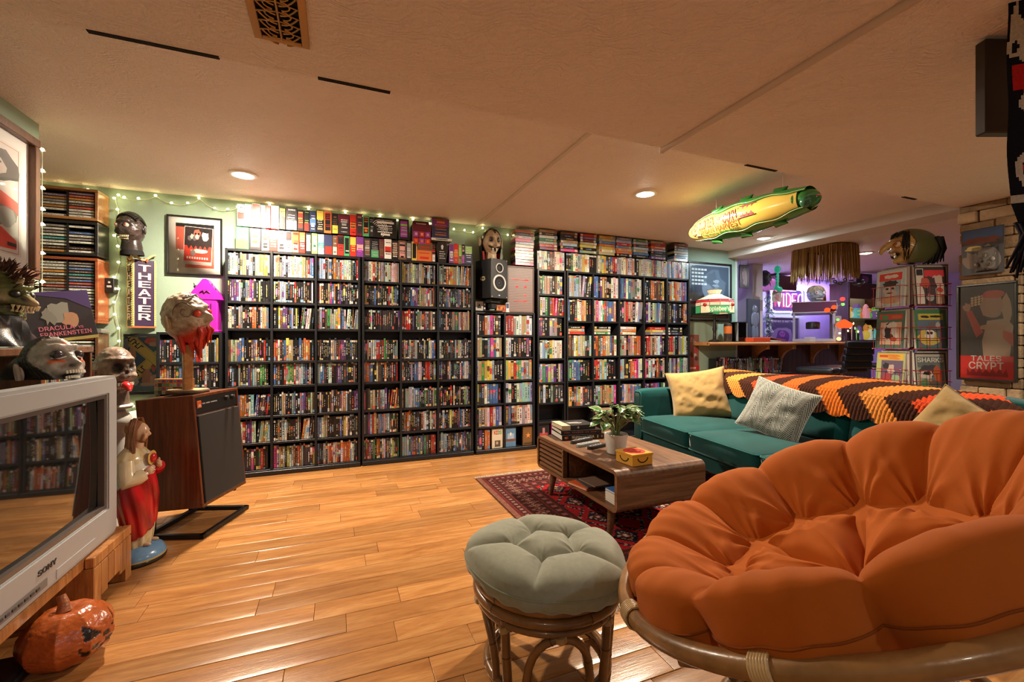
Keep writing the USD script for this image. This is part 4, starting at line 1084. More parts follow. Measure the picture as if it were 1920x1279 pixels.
# ---------------------------------------------------------------- painted plaster statue
def statue():
    t = thing('religious_statue', 'painted plaster statue in cream robe and red cloak on a blue base', 'statue', (-.90, 2.66, 0), -10)
    n = 56; an = np.arange(n) * 2 * pi / n
    put('base', G().lathe([(0, .0), (.115, .0), (.118, .012), (.112, .02)], (.02, .016, .014), n=40).xf(np.diag([1.0, 1.05, 1.0])), 'porcelain', t)
    put('base_mound', G().lathe([(.114, .018), (.116, .03), (.105, .055), (.08, .072), (.05, .08), (0, .082)], (.14, .29, .50), n=40).lathe([(.1155, .017), (.118, .021), (.1155, .026)], (.45, .33, .12), n=40), 'porcelain', t)
    zs = np.concatenate([np.linspace(.07, .50, 44), np.linspace(.51, .565, 8)])
    prof = np.interp(zs, [.07, .10, .2, .3, .36, .42, .47, .50, .53, .55, .565], [.062, .066, .074, .084, .084, .082, .082, .076, .055, .034, .027])
    P = np.zeros((len(zs), n, 3)); col = np.zeros((len(zs), n, 3))
    for i, z in enumerate(zs):
        for j, a in enumerate(an):
            f = 1 + .07 * sin(9 * a + 14 * z) * np.interp(z, [.07, .2, .4, .5], [.9, .9, .5, 0])
            dg = z - .415 - .055 * sin(a + .9)                              # the cloak's diagonal sweep
            red = (dg < .0 and z > .135 + .035 * sin(a + .6)) or (sin(a - .5) > .45 and z > .25 and z < .515)
            drape = .10 * sin(16 * (z + .16 * sin(a + .5))) if red else 0
            r = prof[i] * (f + drape * .5) * (1.13 if red else 1)
            P[i, j] = (r * cos(a) * .78 + .012 * sin(z * 9), r * sin(a) * np.interp(z, [.4, .5], [1.0, 1.22]), z)
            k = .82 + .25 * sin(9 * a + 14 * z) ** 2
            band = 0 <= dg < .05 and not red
            col[i, j] = V(.52, .012, .018) * (.5 + .6 * sin(16 * (z + .16 * sin(a + .5))) ** 2) if red else V(.70, .66, .56) if band else lerp(V(.66, .55, .34), V(.50, .33, .10), .6 * (sin(9 * a + 14 * z) < -.5)) * k  # folds of robe and cloak shaded in the vertex colour
    P = np.concatenate([P, P[:, :1]], 1); col = np.concatenate([col, col[:, :1]], 1)
    P = P[:, ::-1]; col = col[:, ::-1]
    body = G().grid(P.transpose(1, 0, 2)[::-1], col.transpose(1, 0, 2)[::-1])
    # neck and head belong to the same figure
    SK = (.60, .40, .27); rd = (.040, .034, .050)
    F = [(0, -2, 8, 10, .011, None, 0, False), (24, 10, 9, 6, -.005, (.32, .19, .12), .8, True), (24, 9, 4, 2.4, .003, (.1, .06, .05), 1.3, True), (24, 20, 12, 4, .003, None, 0, True), (0, -26, 12, 3.5, .002, (.45, .16, .13), 1.2, False), (0, -46, 48, 18, .009, (.17, .07, .025), 2.2, False), (46, -22, 12, 26, .003, (.17, .07, .025), 1.8, True), (0, -14, 12, 3.0, .002, (.22, .1, .04), 1.2, False)]
    v, f, c = head(F, rd, 4, SK, (.0002, 40), 1, .2)
    Rh = aim(5, -8); hc = V(.012, 0, .615)
    body.tube([(.004, 0, .54), (.010, 0, .59)], [.026, .022], SK, 14); body.add(v @ Rh.T + hc, f, c, False)
    # arms with hands
    def arm(s, sh, el, wr, hd):
        b = G().tube([sh, lerp(V(*sh), V(*el), .5), el, lerp(V(*el), V(*wr), .6), wr], [.030, .033, .036, .034, .027], (.52, .015, .02) if s > 0 else (.66, .55, .36), 12)
        w = V(*wr); d = V(*hd) - w; d /= np.linalg.norm(d); b.tube([w - d * .012, w + d * .008], [.014, .012], SK, 10); b.sph(w + d * .022, (.014, .012, .017), SK, 2)
        s1 = np.cross(d, (1, 0, .2)); s1 /= np.linalg.norm(s1)
        for q in range(4):
            L = (.026, .03, .029, .023)[q]; o = w + d * .03 + s1 * (-.0105 + .007 * q); b.tube([o, o + d * L * .55, o + d * L + V(-.003, 0, -.002)], [.0042, .004, .0028], SK, 6)
        b.tube([w + d * .018 + s1 * .012, w + d * .032 + s1 * .021, w + d * .042 + s1 * .02], [.0048, .0045, .003], SK, 6)
        return b
    body.join(arm(-1, (.0, -.075, .49), (.02, -.10, .40), (.066, -.055, .425), (.082, -.012, .448)))
    body.join(arm(1, (.0, .075, .49), (.02, .105, .40), (.068, .055, .44), (.084, .02, .468)))
    for s in (-1, 1):
        body.sph((.058, s * .032, .082), (.022, .011, .009), SK, 2)
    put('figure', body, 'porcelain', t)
    put('heart', G().sph((.070, .006, .490), (.012, .020, .022), (.50, .01, .02), 3).join(G().lathe([(.0, 0), (.034, .0), (.036, .002), (0, .003)], (.62, .42, .12), n=14, M=frame((.063, .006, .490), (0, 1, 0), (0, 0, 1)))), 'porcelain', t)
    g = G(); r_ = np.random.default_rng(1)
    for k in range(110):                                                  # long wavy hair
        a = math.radians(r_.uniform(78, 282)); q = rd; x0, y0 = q[0] * 1.0 * cos(a), q[1] * 1.1 * sin(a); ph = r_.uniform(0, 6); z0 = .615 + .02 * r_.random()
        L = r_.uniform(.10, .15); s = np.linspace(0, 1, 9)
        pts = np.stack([.012 + x0 * np.minimum(1, .6 + s * 2.5) * (1 + .28 * s) + .003 * np.sin(s * 9 + ph), y0 * np.minimum(1, .5 + s * 3) * (1 + .45 * s), z0 + .048 * (1 - s) ** 3 * 1.0 - L * s + .002 * np.cos(s * 9 + ph)], 1)
        g.tube(pts, np.linspace(.0065, .003, 9), V(.26, .10, .035) * r_.uniform(.6, 1.2), 6)
    g.sph((-.004, 0, .634), (.042, .038, .042), (.24, .095, .035), 3)
    put('hair', g, 'porcelain', t)



statue()

# white pedestal column, louvred appliance
t = thing('pedestal', 'white turned pedestal column behind the television carrying the zombie mask', 'pedestal', (-1.185, 3.20, 0))
put('column', G().lathe([(.10, 0), (.10, .03), (.07, .05), (.055, .1), (.06, .3), (.055, .5), (.05, .54), (.075, .575), (.08, .615), (.06, .65), (.05, .665), (.085, .675), (.085, .695), (0, .695)], (.60, .58, .54), n=32), 'porcelain', t)
t = thing('fan_heater', 'white louvred appliance standing behind the statue', 'appliance', (-1.16, 3.55, 0), -12)
put('housing', G().box((0, 0, .30), (.25, .2, .60), (.60, .60, .57), .03), 'plastic', t)
for k in range(15):
    put('louvre', G().box((0, -.102, .56 - k * .022), (.19, .008, .009), (.42, .42, .40), .002), 'plastic', t)

# ---------------------------------------------------------------- television, its bench and what stands around it
XT = -.885
t = thing('television', 'large silver tube television with dark reflective screen', 'television')
SIL = (.36, .37, .385)
zb_, zt_, ya, yb = .235, .912, 1.45, 2.425
M = frame((XT, (ya + yb) / 2, (zb_ + zt_) / 2), (0, 1, 0), (0, 0, 1)); W_, H_ = yb - ya, zt_ - zb_
g = G(); o = sg.box(-W_ / 2, -H_ / 2, W_ / 2, H_ / 2).buffer(-.03).buffer(.03); hole = sg.box(-W_ / 2 + .085, -H_ / 2 + .125, W_ / 2 - .085, H_ / 2 - .075)
rim = o.difference(hole)
g.poly(rim, M @ frame((0, 0, -.06), (1, 0, 0), (0, 1, 0)), .055, SIL)
inner = o.buffer(-.012).difference(hole.buffer(.006)); g.poly(inner, M @ frame((0, 0, -.006), (1, 0, 0), (0, 1, 0)), .006, SIL)
put('bezel', g, 'plastic', t)
put('screen_surround', G().poly(hole.buffer(.007).difference(hole.buffer(-.016)), M @ frame((0, 0, -.03), (1, 0, 0), (0, 1, 0)), .022, (.10, .085, .08)), 'gloss', t)
sw, sh = W_ - .2, H_ - .23; u = np.linspace(-.5, .5, 13)
put('screen', G().grid(np.stack(np.broadcast_arrays(XT - .022 - .008 * (u[:, None] * 2) ** 2 - .003 * (u[None] * 2) ** 2, (ya + yb) / 2 + u[:, None] * sw, (zb_ + zt_) / 2 + .025 + u[None] * sh), -1)), 'tv_glass', t)
g = G()
pts = [(-.06, 0), (-.30, .06)]
for (d0, k0), (d1, k1) in (((-.05, 1.0), (-.13, .98)), ((-.13, .98), (-.31, .70))):
    c = [np.array([[XT + d, (ya + yb) / 2 + sx * W_ * .49 * k, (zb_ + zt_) / 2 + sz * H_ * .49 * k - (1 - k) * .06] for sx, sz in ((-1, -1), (1, -1), (1, 1), (-1, 1))]) for d, k in ((d0, k0), (d1, k1))]
    for q in range(4):
        w = (q + 1) % 4; g.add(np.array([c[0][q], c[0][w], c[1][w], c[1][q]]), [[0, 1, 2, 3]], SIL)
    g.add(c[1], [[0, 1, 2, 3]], (.1, .1, .1))
put('rear_housing', g, 'plastic', t)
g = G(); g.text('SONY', .017, M @ frame((-.02, -H_ / 2 + .07, .0005), (1, 0, 0), (0, 1, 0)), (.03, .03, .035), .002, fit=.10); put('maker_lettering', g, 'paint', t)
g = G().rect(M, -.42, -H_ / 2 + .018, -.02, -H_ / 2 + .045, .0008, (.16, .165, .17))
for k in range(5):
    g.tube([M[:3, :3] @ V(-.40 + k * .028, -H_ / 2 + .031, .0) + M[:3, 3], M[:3, :3] @ V(-.40 + k * .028, -H_ / 2 + .031, .003) + M[:3, 3]], .009 if k == 0 else .007, [(.03, .03, .03), (.5, .45, .1), (.6, .6, .6), (.5, .05, .04), (.03, .03, .03)][k], 12)
for k in range(7):
    g.box(M[:3, :3] @ V(-.24 + k * .028, -H_ / 2 + .031, .002) + M[:3, 3], (.018, .009, .003), (.04, .04, .045), .001, M[:3, :3])
put('control_strip', g, 'plastic', t)
put('front_flap', G().box(M[:3, :3] @ V(.16, -H_ / 2 + .03, .0) + M[:3, 3], (.26, .034, .004), SIL, .0015, M[:3, :3]), 'plastic', t)
put('foot_stand', G().lathe([(.0, .232), (.09, .232), (.095, .24), (.07, .262), (.04, .30)], (.52, .55, .58), c=(XT - .10, yb - .06, 0), n=24).xf(np.eye(3)), 'plastic', t)

t = thing('television_bench', 'low acacia wood bench with block feet under the television', 'tv stand')
x0, x1 = -1.20, -.86
put('bench_top', G().box(((x0 + x1) / 2 - .0155, 1.84, .209), (x1 - x0 - .031, 1.30, .04), (.3, .15, .06), .003), 'acacia', t)
for (a, b) in ((1.10, 1.53), (2.16, 2.49)):
    n_ = 6
    for k in range(n_):
        y = a + (b - a) * (k + .5) / n_; w = (b - a) / n_ - .001
        g = G(); zl = .0 if k in (0, n_ - 1) else .055 if k in (1, n_ - 2) else .075
        g.box(((x0 + x1) / 2, y, (zl + .187) / 2), (x1 - x0, w, .187 - zl), (.3, .15, .06), .003); put('foot_stave', g, 'acacia', t)
    put('end_block', G().box((x1 - .015, (a + b) / 2, .209), (.03, b - a, .04), (.3, .15, .06), .003), 'acacia', t)
put('back_board', G().box((x0 + .012, 1.84, .095), (.02, .66, .18), (.05, .02, .01)), 'acacia', t)
put('disc_player', G().box((-1.03, 1.74, .0265), (.25, .32, .05), (.02, .02, .022), .004).box((-.904, 1.74, .0265), (.004, .2, .012), (.05, .05, .055), .001), 'plastic', label='flat black disc player in the cavity of the television bench', cat='disc player')

# jack-o-lantern
t = thing('pumpkin_lantern', 'orange plastic jack-o-lantern on the floor under the television', 'pumpkin', (-.825, 1.90, .001))
d = ICO[5].vertices; a = np.arctan2(d[:, 1], d[:, 0]); r = .122 * (1 - .075 * np.abs(np.sin(a * 4.5)) ** .7 * (1 - np.abs(d[:, 2]) ** 3)); v = d * r[:, None] * V(1, 1.02, .80); dp = np.hypot(d[:, 0], d[:, 1])
v[:, 2] -= np.where(d[:, 2] > 0, .022 * np.exp(-(dp / .28) ** 2), -.012 * np.exp(-(dp / .4) ** 2)); v += d * ((meshkit.fbm(d * 14, 3, 2) - .5) * .004)[:, None]; v[:, 2] -= v[:, 2].min()
az = np.degrees(a); el = np.degrees(np.arcsin(d[:, 2])); fc = -12                                    # face turned to the right
c = np.tile(V(.44, .10, .022), (len(d), 1)) * (.85 + .3 * meshkit.fbm(d * 9, 3, 5))[:, None]
blk = np.zeros(len(d))
for s in (-1, 1):
    e_ = (az - fc) * s; blk = np.maximum(blk, (e_ > 10) & (e_ < 36) & (el > 4) & (el < 4 + (e_ - 6) * 1.05))
blk = np.maximum(blk, (np.abs(az - fc) < 6) & (el > -8) & (el < 2))
m_ = -14 - 10 * np.cos(np.radians((az - fc) * 2)) + 5 * np.sign(np.sin(np.radians((az - fc) * 14))); blk = np.maximum(blk, (np.abs(az - fc) < 42) & (np.abs(el - m_) < 6))
c[blk > 0] = (.012, .006, .005); v -= d * (blk * .003)[:, None]
put('shell', G().add(v, ICO[5].faces, c, False), 'latex_gloss', t)
put('stem', G().tube([(-.01, 0, .165), (-.012, .004, .19), (-.022, .01, .215)], [.02, .015, .012], (.36, .11, .035), 10), 'latex', t)

# low shelf against the left wall, with the reptile mask and the leaning album on it
t = thing('wall_shelf', 'brown wooden shelf unit against the left wall behind the television', 'shelf')
for c, d_ in (((-1.325, 2.42, 1.015), (.226, 1.24, .03)), ((-1.325, 2.42, .72), (.21, 1.18, .02)), ((-1.325, 3.02, .5), (.22, .02, 1.0)), ((-1.325, 2.62, .86), (.2, .018, .26)), ((-1.325, 1.82, .5), (.22, .02, 1.0))):
    put('board', G().box(c, d_, ch=.002), 'frame_wood', t)
for k in range(22):
    p = PAL[rng.integers(len(PAL))]
    g = G().box((-1.31, 2.655 + k * .0156, .8165), (.13, .0142, .172), V(*p[1]) * .4, .0008); Mq = frame((-1.2446, 2.655 + k * .0156, .8165), (0, 1, 0), (0, 0, 1)); g.rect(Mq, -.0062, -.08, .0062, .08, 0, V(*p[1]) * .6)
    for j in range(6):
        g.rect(Mq, -.004, -.05 + j * .015, .003, -.042 + j * .015, .0004, (.45, .43, .4))
    put('shelf_disc_case', g, 'spine', label=f'{p[0]} disc case, {ordn(k + 1)} from left in the left wall shelf', cat='disc case', group='disc cases in the left wall shelf')
g = G(); ra = np.array([[-.15, -.15], [.15, -.15], [.15, .15], [-.15, .15]])
xa = V(.80, .58, .16); ya_ = V(-.20, .02, .97)
M = frame((-1.305, 2.93, 1.185), xa, ya_); q = .128; R = M[:3, :3]
g.box(M[:3, 3], (2 * q, 2 * q, .006), (.05, .045, .055), .001, R); N = M @ frame((0, 0, .0032), (1, 0, 0), (0, 1, 0))
g.poly([(-q, q), (q, q), (q, q * .2), (q * .3, q * .7)], N, .0003, (.10, .07, .22)); g.poly(blob(.0, .02, .05, .055, 3, j=.3), N, .0006, (.35, .36, .33)); g.poly(blob(.035, -.015, .028, .04, 5, j=.3), N, .0009, (.55, .32, .2)); g.poly(blob(-.04, .0, .025, .035, 6, j=.4), N, .0009, (.3, .3, .27))
g.text('DRACULA', .021, N @ frame((-.02, -.068, .001), (1, 0, 0), (0, 1, 0)), (.72, .22, .30), .0006, fit=.13).text('VS', .012, N @ frame((.068, -.068, .001), (1, 0, 0), (0, 1, 0)), (.72, .22, .30), .0006, fit=.02)
g.text('FRANKENSTEIN', .021, N @ frame((.01, -.098, .001), (1, 0, 0), (0, 1, 0)), (.72, .22, .30), .0006, fit=.19); g.rect(N, -q * .7, -q, q, -q + .016, .001, (.55, .5, .15))
put('record_album', g, 'print', label='grey record album with pink lettering leaning behind the reptile mask', cat='record album')

rd = (.125, .085, .115); OL = (.13, .14, .035)
F = [(0, -2, 16, 12, .05, (.34, .25, .15), 1.2, False), (24, 14, 12, 8, -.018, (.02, .015, .012), 1.5, True), (20, 30, 16, 7, .016, (.10, .12, .035), .9, True), (0, -16, 34, 6, -.03, (.05, .02, .015), 1.5, False), (0, -36, 34, 9, .034, (.17, .17, .04), .9, False), (50, 0, 12, 12, .01, (.36, .28, .17), .8, True), (14, 4, 4, 4, -.01, (.03, .02, .02), 1.2, True)]
P = [('face', head(F, rd, 5, OL, (.003, 60), 5, .1, ((.06, .075, .02), 6)), 'latex_gloss')]
rt = (.165, .09, .115)
P.append(('teeth', teeth(-38, 38, -9, 11, rt, .020, 1.0, col=(.62, .50, .30), pointed=True, jaw=.1).join(teeth(-34, 34, -26, 10, rt, .017, .98, True, (.6, .48, .28), True, jaw=.1)), 'gloss'))
g = G(); r_ = np.random.default_rng(6)
for k in range(150):                                                      # bristling mane
    a = r_.uniform(25, 165); e = r_.uniform(-18, 18); s = math.radians(a); p = V(.11 * cos(s) * 1.0, .08 * sin(math.radians(e)) * 2, .118 * sin(s)); L = r_.uniform(.035, .065)
    q = p + V(.6 * cos(s) + .2, r_.uniform(-.5, .5), sin(s)) * L
    g.tube([p, (p + q) / 2 + V(0, 0, .006), q], [.004, .003, .0008], V(.06, .026, .018) * r_.uniform(.5, 1.6), 5)
P.append(('mane', g, 'matte'))
g = G()
for s in (-1, 1):
    g.sph(on(24 * s, 13, rd, .93), .017, (.02, .016, .014), 2); g.tube([on(18 * s, 36, rd, 1.05), on(16 * s, 42, rd, 1.3)], [.013, .003], (.4, .3, .18), 8); g.lathe([(.012, 0), (.02, .004), (.022, .008), (.012, .01)], (.12, .13, .05), M=frame(on(50 * s, 8, rd, 1.02), (0, 0, 1), (0, 1, 0)), n=14)
P.append(('brow_horns', g, 'latex'))
mask('rubber_mask', 'green reptile mask with bony snout, fangs and brown mane on the wall shelf', (-1.375, 2.62, 1.26), aim(-18, -12, 0, .98), P)
g = G(); u, w = np.meshgrid(np.linspace(-1, 1, 30), np.linspace(0, 2 * pi, 40), indexing='ij')
r_ = .10 * (1 - .25 * u) * (1 + .18 * np.sin(5 * w + 2 * u) + .08 * np.sin(11 * w)); P_ = np.stack([r_ * np.cos(w) * .8, r_ * np.sin(w) * 1.2, .075 + .07 * u], -1); P_[-1] *= V(.0, .0, 1)
put('black_cloth', G().grid(P_[:, ::-1].transpose(1, 0, 2), (.014, .014, .016)).xf(np.eye(3), (-1.345, 2.56, 1.031)), 'leather', label='crumpled glossy black cloth under the reptile mask', cat='cloth')

# two masks at the far end of the television
rd = (.100, .078, .110); GY = (.42, .385, .345)
F = [(0, -8, 12, 12, .022, (.46, .42, .38), .5, False), (0, -10, 7, 5, .014, None, 0, False), (9, -13, 4, 3.5, -.010, (.04, .03, .03), 1.3, True), (30, 12, 14, 9, -.014, (.05, .04, .04), 1.2, True), (26, 29, 18, 6, .016, (.55, .5, .45), .7, True), (0, 60, 10, 20, .004, (.55, .52, .48), .9, False), (0, 36, 7, 5, .004, (.6, .14, .06), 1.3, False), (0, -32, 34, 16, .026, (.44, .4, .36), .4, False), (0, -34, 24, 7, -.034, (.015, .01, .01), 2.2, False), (52, -10, 18, 16, .008, None, 0, True), (0, -56, 22, 9, .012, None, 0, False)]
for a_ in range(20, 50, 3):
    F.append((a_, -1 - (a_ - 35) ** 2 * .012, 3.5, 2.6, .0015, (.62, .12, .03), 1.5, True))
hl = lambda az, el: (np.abs(az) > 66 + 22 * np.sin(np.radians(el * 3 + 30))) | (el > 66) & (np.abs(az) > 25)
P = [('face', head(F, rd, 5, GY, (.0014, 55), 11, .12, ((.30, .27, .24), 5), (hl, (.016, .011, .011))), 'latex')]
for s_ in (-1, 1):
    P.append(('eye', G().sph(on(29 * s_, 11, rd, .95), .019, (.035, .03, .035), 2).sph(on(26 * s_, 14, rd, 1.07), .004, (.6, .6, .6), 1).tube([on(14 * s_, 5, rd, 1.04), on(29 * s_, 2, rd, 1.06), on(42 * s_, 6, rd, 1.0)], .003, (.55, .52, .48), 6), 'gloss'))
rt = (.128, .08, .110); P.append(('teeth', teeth(-26, 26, -25, 9, rt, .012, 1.0, col=(.72, .66, .54), jaw=.12).join(teeth(-24, 24, -43, 8, rt, .011, 1.0, True, (.7, .64, .5), jaw=.12)), 'gloss'))
P.append(('hood', G().lathe([(0, .0), (.06, .0), (.082, .03), (.094, .09), (.088, .15), (.06, .17)], (.012, .011, .011), M=frame((-.175, 0, -.075), (0, 1, 0), (-.5, 0, 1)), n=30), 'latex'))
P += [('ear', ear(s_, (-.012, s_ * .083, -.028), .034, (.42, .36, .32)), 'latex') for s_ in (-1, 1)]
mask('rubber_mask', 'grey ape-like mask with black hair and orange cheek stripes on top of the television', (-1.02, 2.24, .968), aim(-30, 14, 0, .97), P, floor=.915)
rd = (.095, .078, .125); ZB_ = (.17, .115, .08)
F = [(0, 0, 8, 8, -.010, (.03, .02, .02), 1.3, False), (27, 13, 15, 11, -.022, (.012, .008, .008), 2.6, True), (24, 31, 20, 6, .012, None, 0, True), (40, -8, 12, 8, .012, (.32, .25, .19), .8, True), (0, -30, 34, 9, -.012, (.03, .012, .012), 1.3, False), (0, -54, 30, 12, .008, (.32, .25, .19), .8, False), (60, -25, 12, 20, -.008, (.1, .06, .045), .9, True), (0, 50, 50, 20, .003, (.12, .065, .045), .9, False)]
P = [('face', head(F, rd, 5, (.34, .26, .20), (.0016, 95), 14, .15, (ZB_, 6)), 'latex')]
P.append(('teeth', teeth(-34, 34, -22, 8, rd, .016, 1.02, col=(.74, .68, .55), jaw=.15).join(teeth(-30, 30, -40, 8, rd, .014, 1.02, True, (.7, .62, .48), jaw=.15)), 'gloss'))
P.append(('tongue', G().tube([(.05, 0, -.055), (.085, 0, -.058), (.108, .0, -.068), (.114, 0, -.088)], [.018, .018, .016, .008], (.55, .02, .02), 12).xf(np.diag([1, 1.2, 1.0])), 'latex_gloss'))
P.append(('ear', ear(-1, (-.01, -.078, -.01), .032, (.5, .05, .03)).sph((-.02, -.092, -.01), (.016, .01, .03), (.45, .4, .34), 2), 'latex')); P.append(('ear', ear(1, (-.01, .078, -.01), .032, (.3, .2, .15)), 'latex'))
P.append(('neck', G().lathe([(.07, -.17), (.062, -.12), (.058, -.06)], (.16, .11, .08), n=24), 'latex'))
mask('rubber_mask', 'rotting brown zombie mask with hollow eyes and red tongue, behind the television', (-1.185, 3.20, .885), aim(-38, -4, 0, 1.14), P)
# ---------------------------------------------------------------- on the short bookcase: monitor, vampire mask, glowing panel, small frames
t = thing('monitor_loudspeaker', 'black two-way monitor loudspeaker with white driver rings under the vampire mask', 'loudspeaker', (1.385, 4.005, 1.462), 20)
put('cabinet', G().box((0, .0, .185), (.20, .23, .365), (.013, .0135, .015), .004), 'plastic', t)
put('baffle', G().box((0, -.118, .185), (.205, .008, .37), (.03, .032, .035), .003), 'plastic', t)
yb_ = -.122
for z, r, nm in ((.285, .046, 'tweeter'), (.145, .078, 'woofer')):
    M_ = frame((0, yb_, z), (1, 0, 0), (0, 0, 1))
    d_ = put(nm, G().lathe([(.0, -.004), (r * .3, .004), (r * .34, -.002), (r * .72, .009), (r * .8, .006)], (.02, .02, .022), n=32, M=M_), 'matte', t)
    put('driver_ring', G().lathe([(r * .76, .003), (r * .80, .009), (r * .98, .009), (r * 1.02, .002)], (.50, .50, .49), n=40, M=M_), 'plastic', d_)
g = G()
for x in (-.09, .09):
    for z in (.012, .36):
        g.sph((x, yb_ - .001, z), .005, (.5, .5, .5), 1)
g.box((0, yb_ - .001, .028), (.02, .002, .01), (.5, .5, .5))
put('screws', g, 'plastic', t)
g = G(); Ml = frame((-.101, 0, .19), (0, -1, 0), (0, 0, 1)); g.poly(blob(0, 0, .040, .022, 3), Ml, .001, (.40, .36, .26)); g.poly(blob(.012, -.001, .010, .008, 4), Ml, .0015, BLK2); g.poly(blob(-.014, .004, .012, .006, 5), Ml, .0015, BLK2)
put('skull_sticker', g, 'print', t)
put('monitor_foot', G().box((0, .0, -.02), (.12, .14, .04), (.012, .012, .012), .004).box((0, 0, -.066), (.07, .1, .056), (.012, .012, .012), .004).box((0, 0, -.118), (.16, .16, .012), (.012, .012, .012), .003), 'plastic', t)
rd = (.088, .092, .125); TN = (.50, .37, .24); HB = (.012, .01, .01)
F = [(0, -8, 8, 14, .022, None, 0, False), (0, -14, 8, 6, .016, None, 0, False), (27, 8, 12, 10, -.018, (.014, .01, .01), 2.4, True), (26, 24, 20, 6, .012, (.40, .28, .17), .6, True), (34, -16, 14, 10, .012, (.54, .40, .27), .6, True), (0, -56, 34, 14, .012, (.54, .40, .26), .5, False), (0, 46, 14, 14, .008, None, 0, False)]
for a_ in range(-40, 41, 4):                                              # wide grin
    F.append((a_, -38 + abs(a_) * .42, 5, 3.4 + 3.2 * (1 - abs(a_) / 44), -.003, (.015, .008, .008), 1.6, False))
P = [('face', head(F, rd, 5, TN, (.0012, 60), 21, .30, ((.40, .28, .17), 5)), 'latex')]
P.append(('fangs', G().tube([on(15, -29, rd, 1.04, .3), on(15, -29, rd, 1.05, .3) + V(0, 0, -.028)], [.010, .002], (.72, .68, .58), 8).tube([on(-15, -29, rd, 1.04, .3), on(-15, -29, rd, 1.05, .3) + V(0, 0, -.028)], [.010, .002], (.72, .68, .58), 8), 'gloss'))
v = ICO[5].vertices; az = np.degrees(np.arctan2(v[:, 1], v[:, 0])); el = np.degrees(np.arcsin(v[:, 2])); hl = 62 - 30 * np.exp(-(az / 17) ** 2) + 14 * np.exp(-((np.abs(az) - 32) / 14) ** 2) - np.clip(np.abs(az) - 48, 0, 60) * 1.9
fm = (el > hl)[ICO[5].faces].all(1)
P.append(('hair', G().add(v * V(.096, .099, .133), ICO[5].faces[fm], HB, False), 'latex_gloss'))
for s in (-1, 1):
    e_ = ear(s, (-.005, s * .096, -.005), .034, (.42, .30, .19)); e_.tube([(-.02, s * .104, .02), (-.035, s * .118, .052)], [.013, .003], (.42, .30, .19), 8); P.append(('ear', e_, 'latex'))
P.append(('neck', G().lathe([(.056, -.17), (.052, -.13), (.05, -.09)], TN, n=24), 'latex'))
P.append(('collar', G().grid(np.stack(np.broadcast_arrays((-.02 - .085 * np.cos(np.linspace(-1.9, 1.9, 22)))[:, None] * V(1, 1.1), (.095 * np.sin(np.linspace(-1.9, 1.9, 22)))[:, None] * V(1, 1.15), V(-.17, -.03)[None]), -1), HB), 'latex'))
P.append(('cape_lining', G().grid(np.stack(np.broadcast_arrays((-.012 - .078 * np.cos(np.linspace(-2.1, 2.1, 22)))[:, None] * V(1, 1.05), (.09 * np.sin(np.linspace(-2.1, 2.1, 22)))[:, None] * V(1, 1.1), V(-.17, -.09)[None]), -1), (.45, .02, .015)), 'latex'))
mask('rubber_mask', 'tan grinning vampire mask with widow\'s peak and two fangs on the monitor loudspeaker', (1.385, 4.0, 2.005), aim(-82, -2, 0, 1.02), P)
t = thing('framed_display', 'framed translucent panel with red glowing lines under the tall tape stack', 'light panel', (1.69, 4.02, 1.337))
put('panel_face', G().box((0, 0, .23), (.265, .05, .455), (.22, .15, .14)), 'paint', t)
g = G()
for c, d in (((0, -.002, .452), (.285, .06, .014)), ((0, -.002, .008), (.285, .06, .014)), ((-.137, -.002, .23), (.012, .058, .43)), ((.137, -.002, .23), (.012, .058, .43))):
    g.box(c, d, (.11, .06, .045), .002)
put('panel_frame', g, 'paint', t)
g = G()
for k in range(26):
    g.box((0, -.0262, .03 + k * .0162), (.258, .0012, .003), (.15, .10, .095))
put('fine_lines', g, 'paint', t)
g = G()
for z, a, b in ((.115, -.06, .08), (.325, -.085, .095)):
    g.box((.5 * (a + b) - .01, -.0275, z), (b - a, .002, .004)); g.box((b - .03, -.0277, z), (.03, .002, .010))
for x, z in ((.05, .25), (-.04, .25), (.05, .18)):
    g.poly([(-.018, 0), (.018, 0), (0, .02)], frame((x, -.0265, z), (1, 0, 0), (0, 0, 1 if z > .2 else -1)), .0015)
put('red_led_line', g, 'red_glow', t)
g = G().box((1.275, 4.0, 1.392), (.105, .02, .10), (.02, .02, .02), .002)
Mq = frame((1.262, 3.9895, 1.392), (1, 0, 0), (0, 0, 1)); g.rect(Mq, -.036, -.042, .036, .042, 0, (.5, .49, .46)); g.rect(Mq, -.028, -.032, .028, .032, .0005, (.38, .37, .35)); g.poly([(-.022, -.02), (.022, -.02), (.012, .002), (0, -.008), (-.012, .004)], Mq, .001, BLK2); g.poly(blob(0, .008, .01, .01, 3), Mq, .001, BLK2)
for z in (-.02, .015):
    g.rect(Mq, .044, z - .008, .06, z + .008, .0006, (.5, .49, .46))
put('picture_frame', g, 'print', label='small framed grey drawing under the monitor loudspeaker', cat='picture frame')
g = G().box((1.475, 3.995, 1.372), (.10, .05, .068), (.35, .09, .03), .002); Mq = frame((1.475, 3.9695, 1.372), (1, 0, 0), (0, 0, 1))
for k in range(6):
    g.poly(blob(-.035 + k * .014, -.005 + .012 * (k % 2), .009, .016, k), Mq, .0004, [(.6, .25, .05), (.2, .05, .02), (.6, .12, .05)][k % 3])
put('toy_box', g, 'print', label='small orange picture box beside the grey drawing', cat='box')
g = G().box((1.538, 3.975, 1.388), (.034, .03, .085), (.55, .55, .57), .004).box((1.538, 3.959, 1.40), (.022, .002, .045), (.03, .05, .15)).box((1.538, 3.975, 1.342), (.04, .034, .01), (.5, .5, .5), .002)
put('toy_phone', g, 'plastic', label='little white gadget with dark screen right of the orange box', cat='gadget')

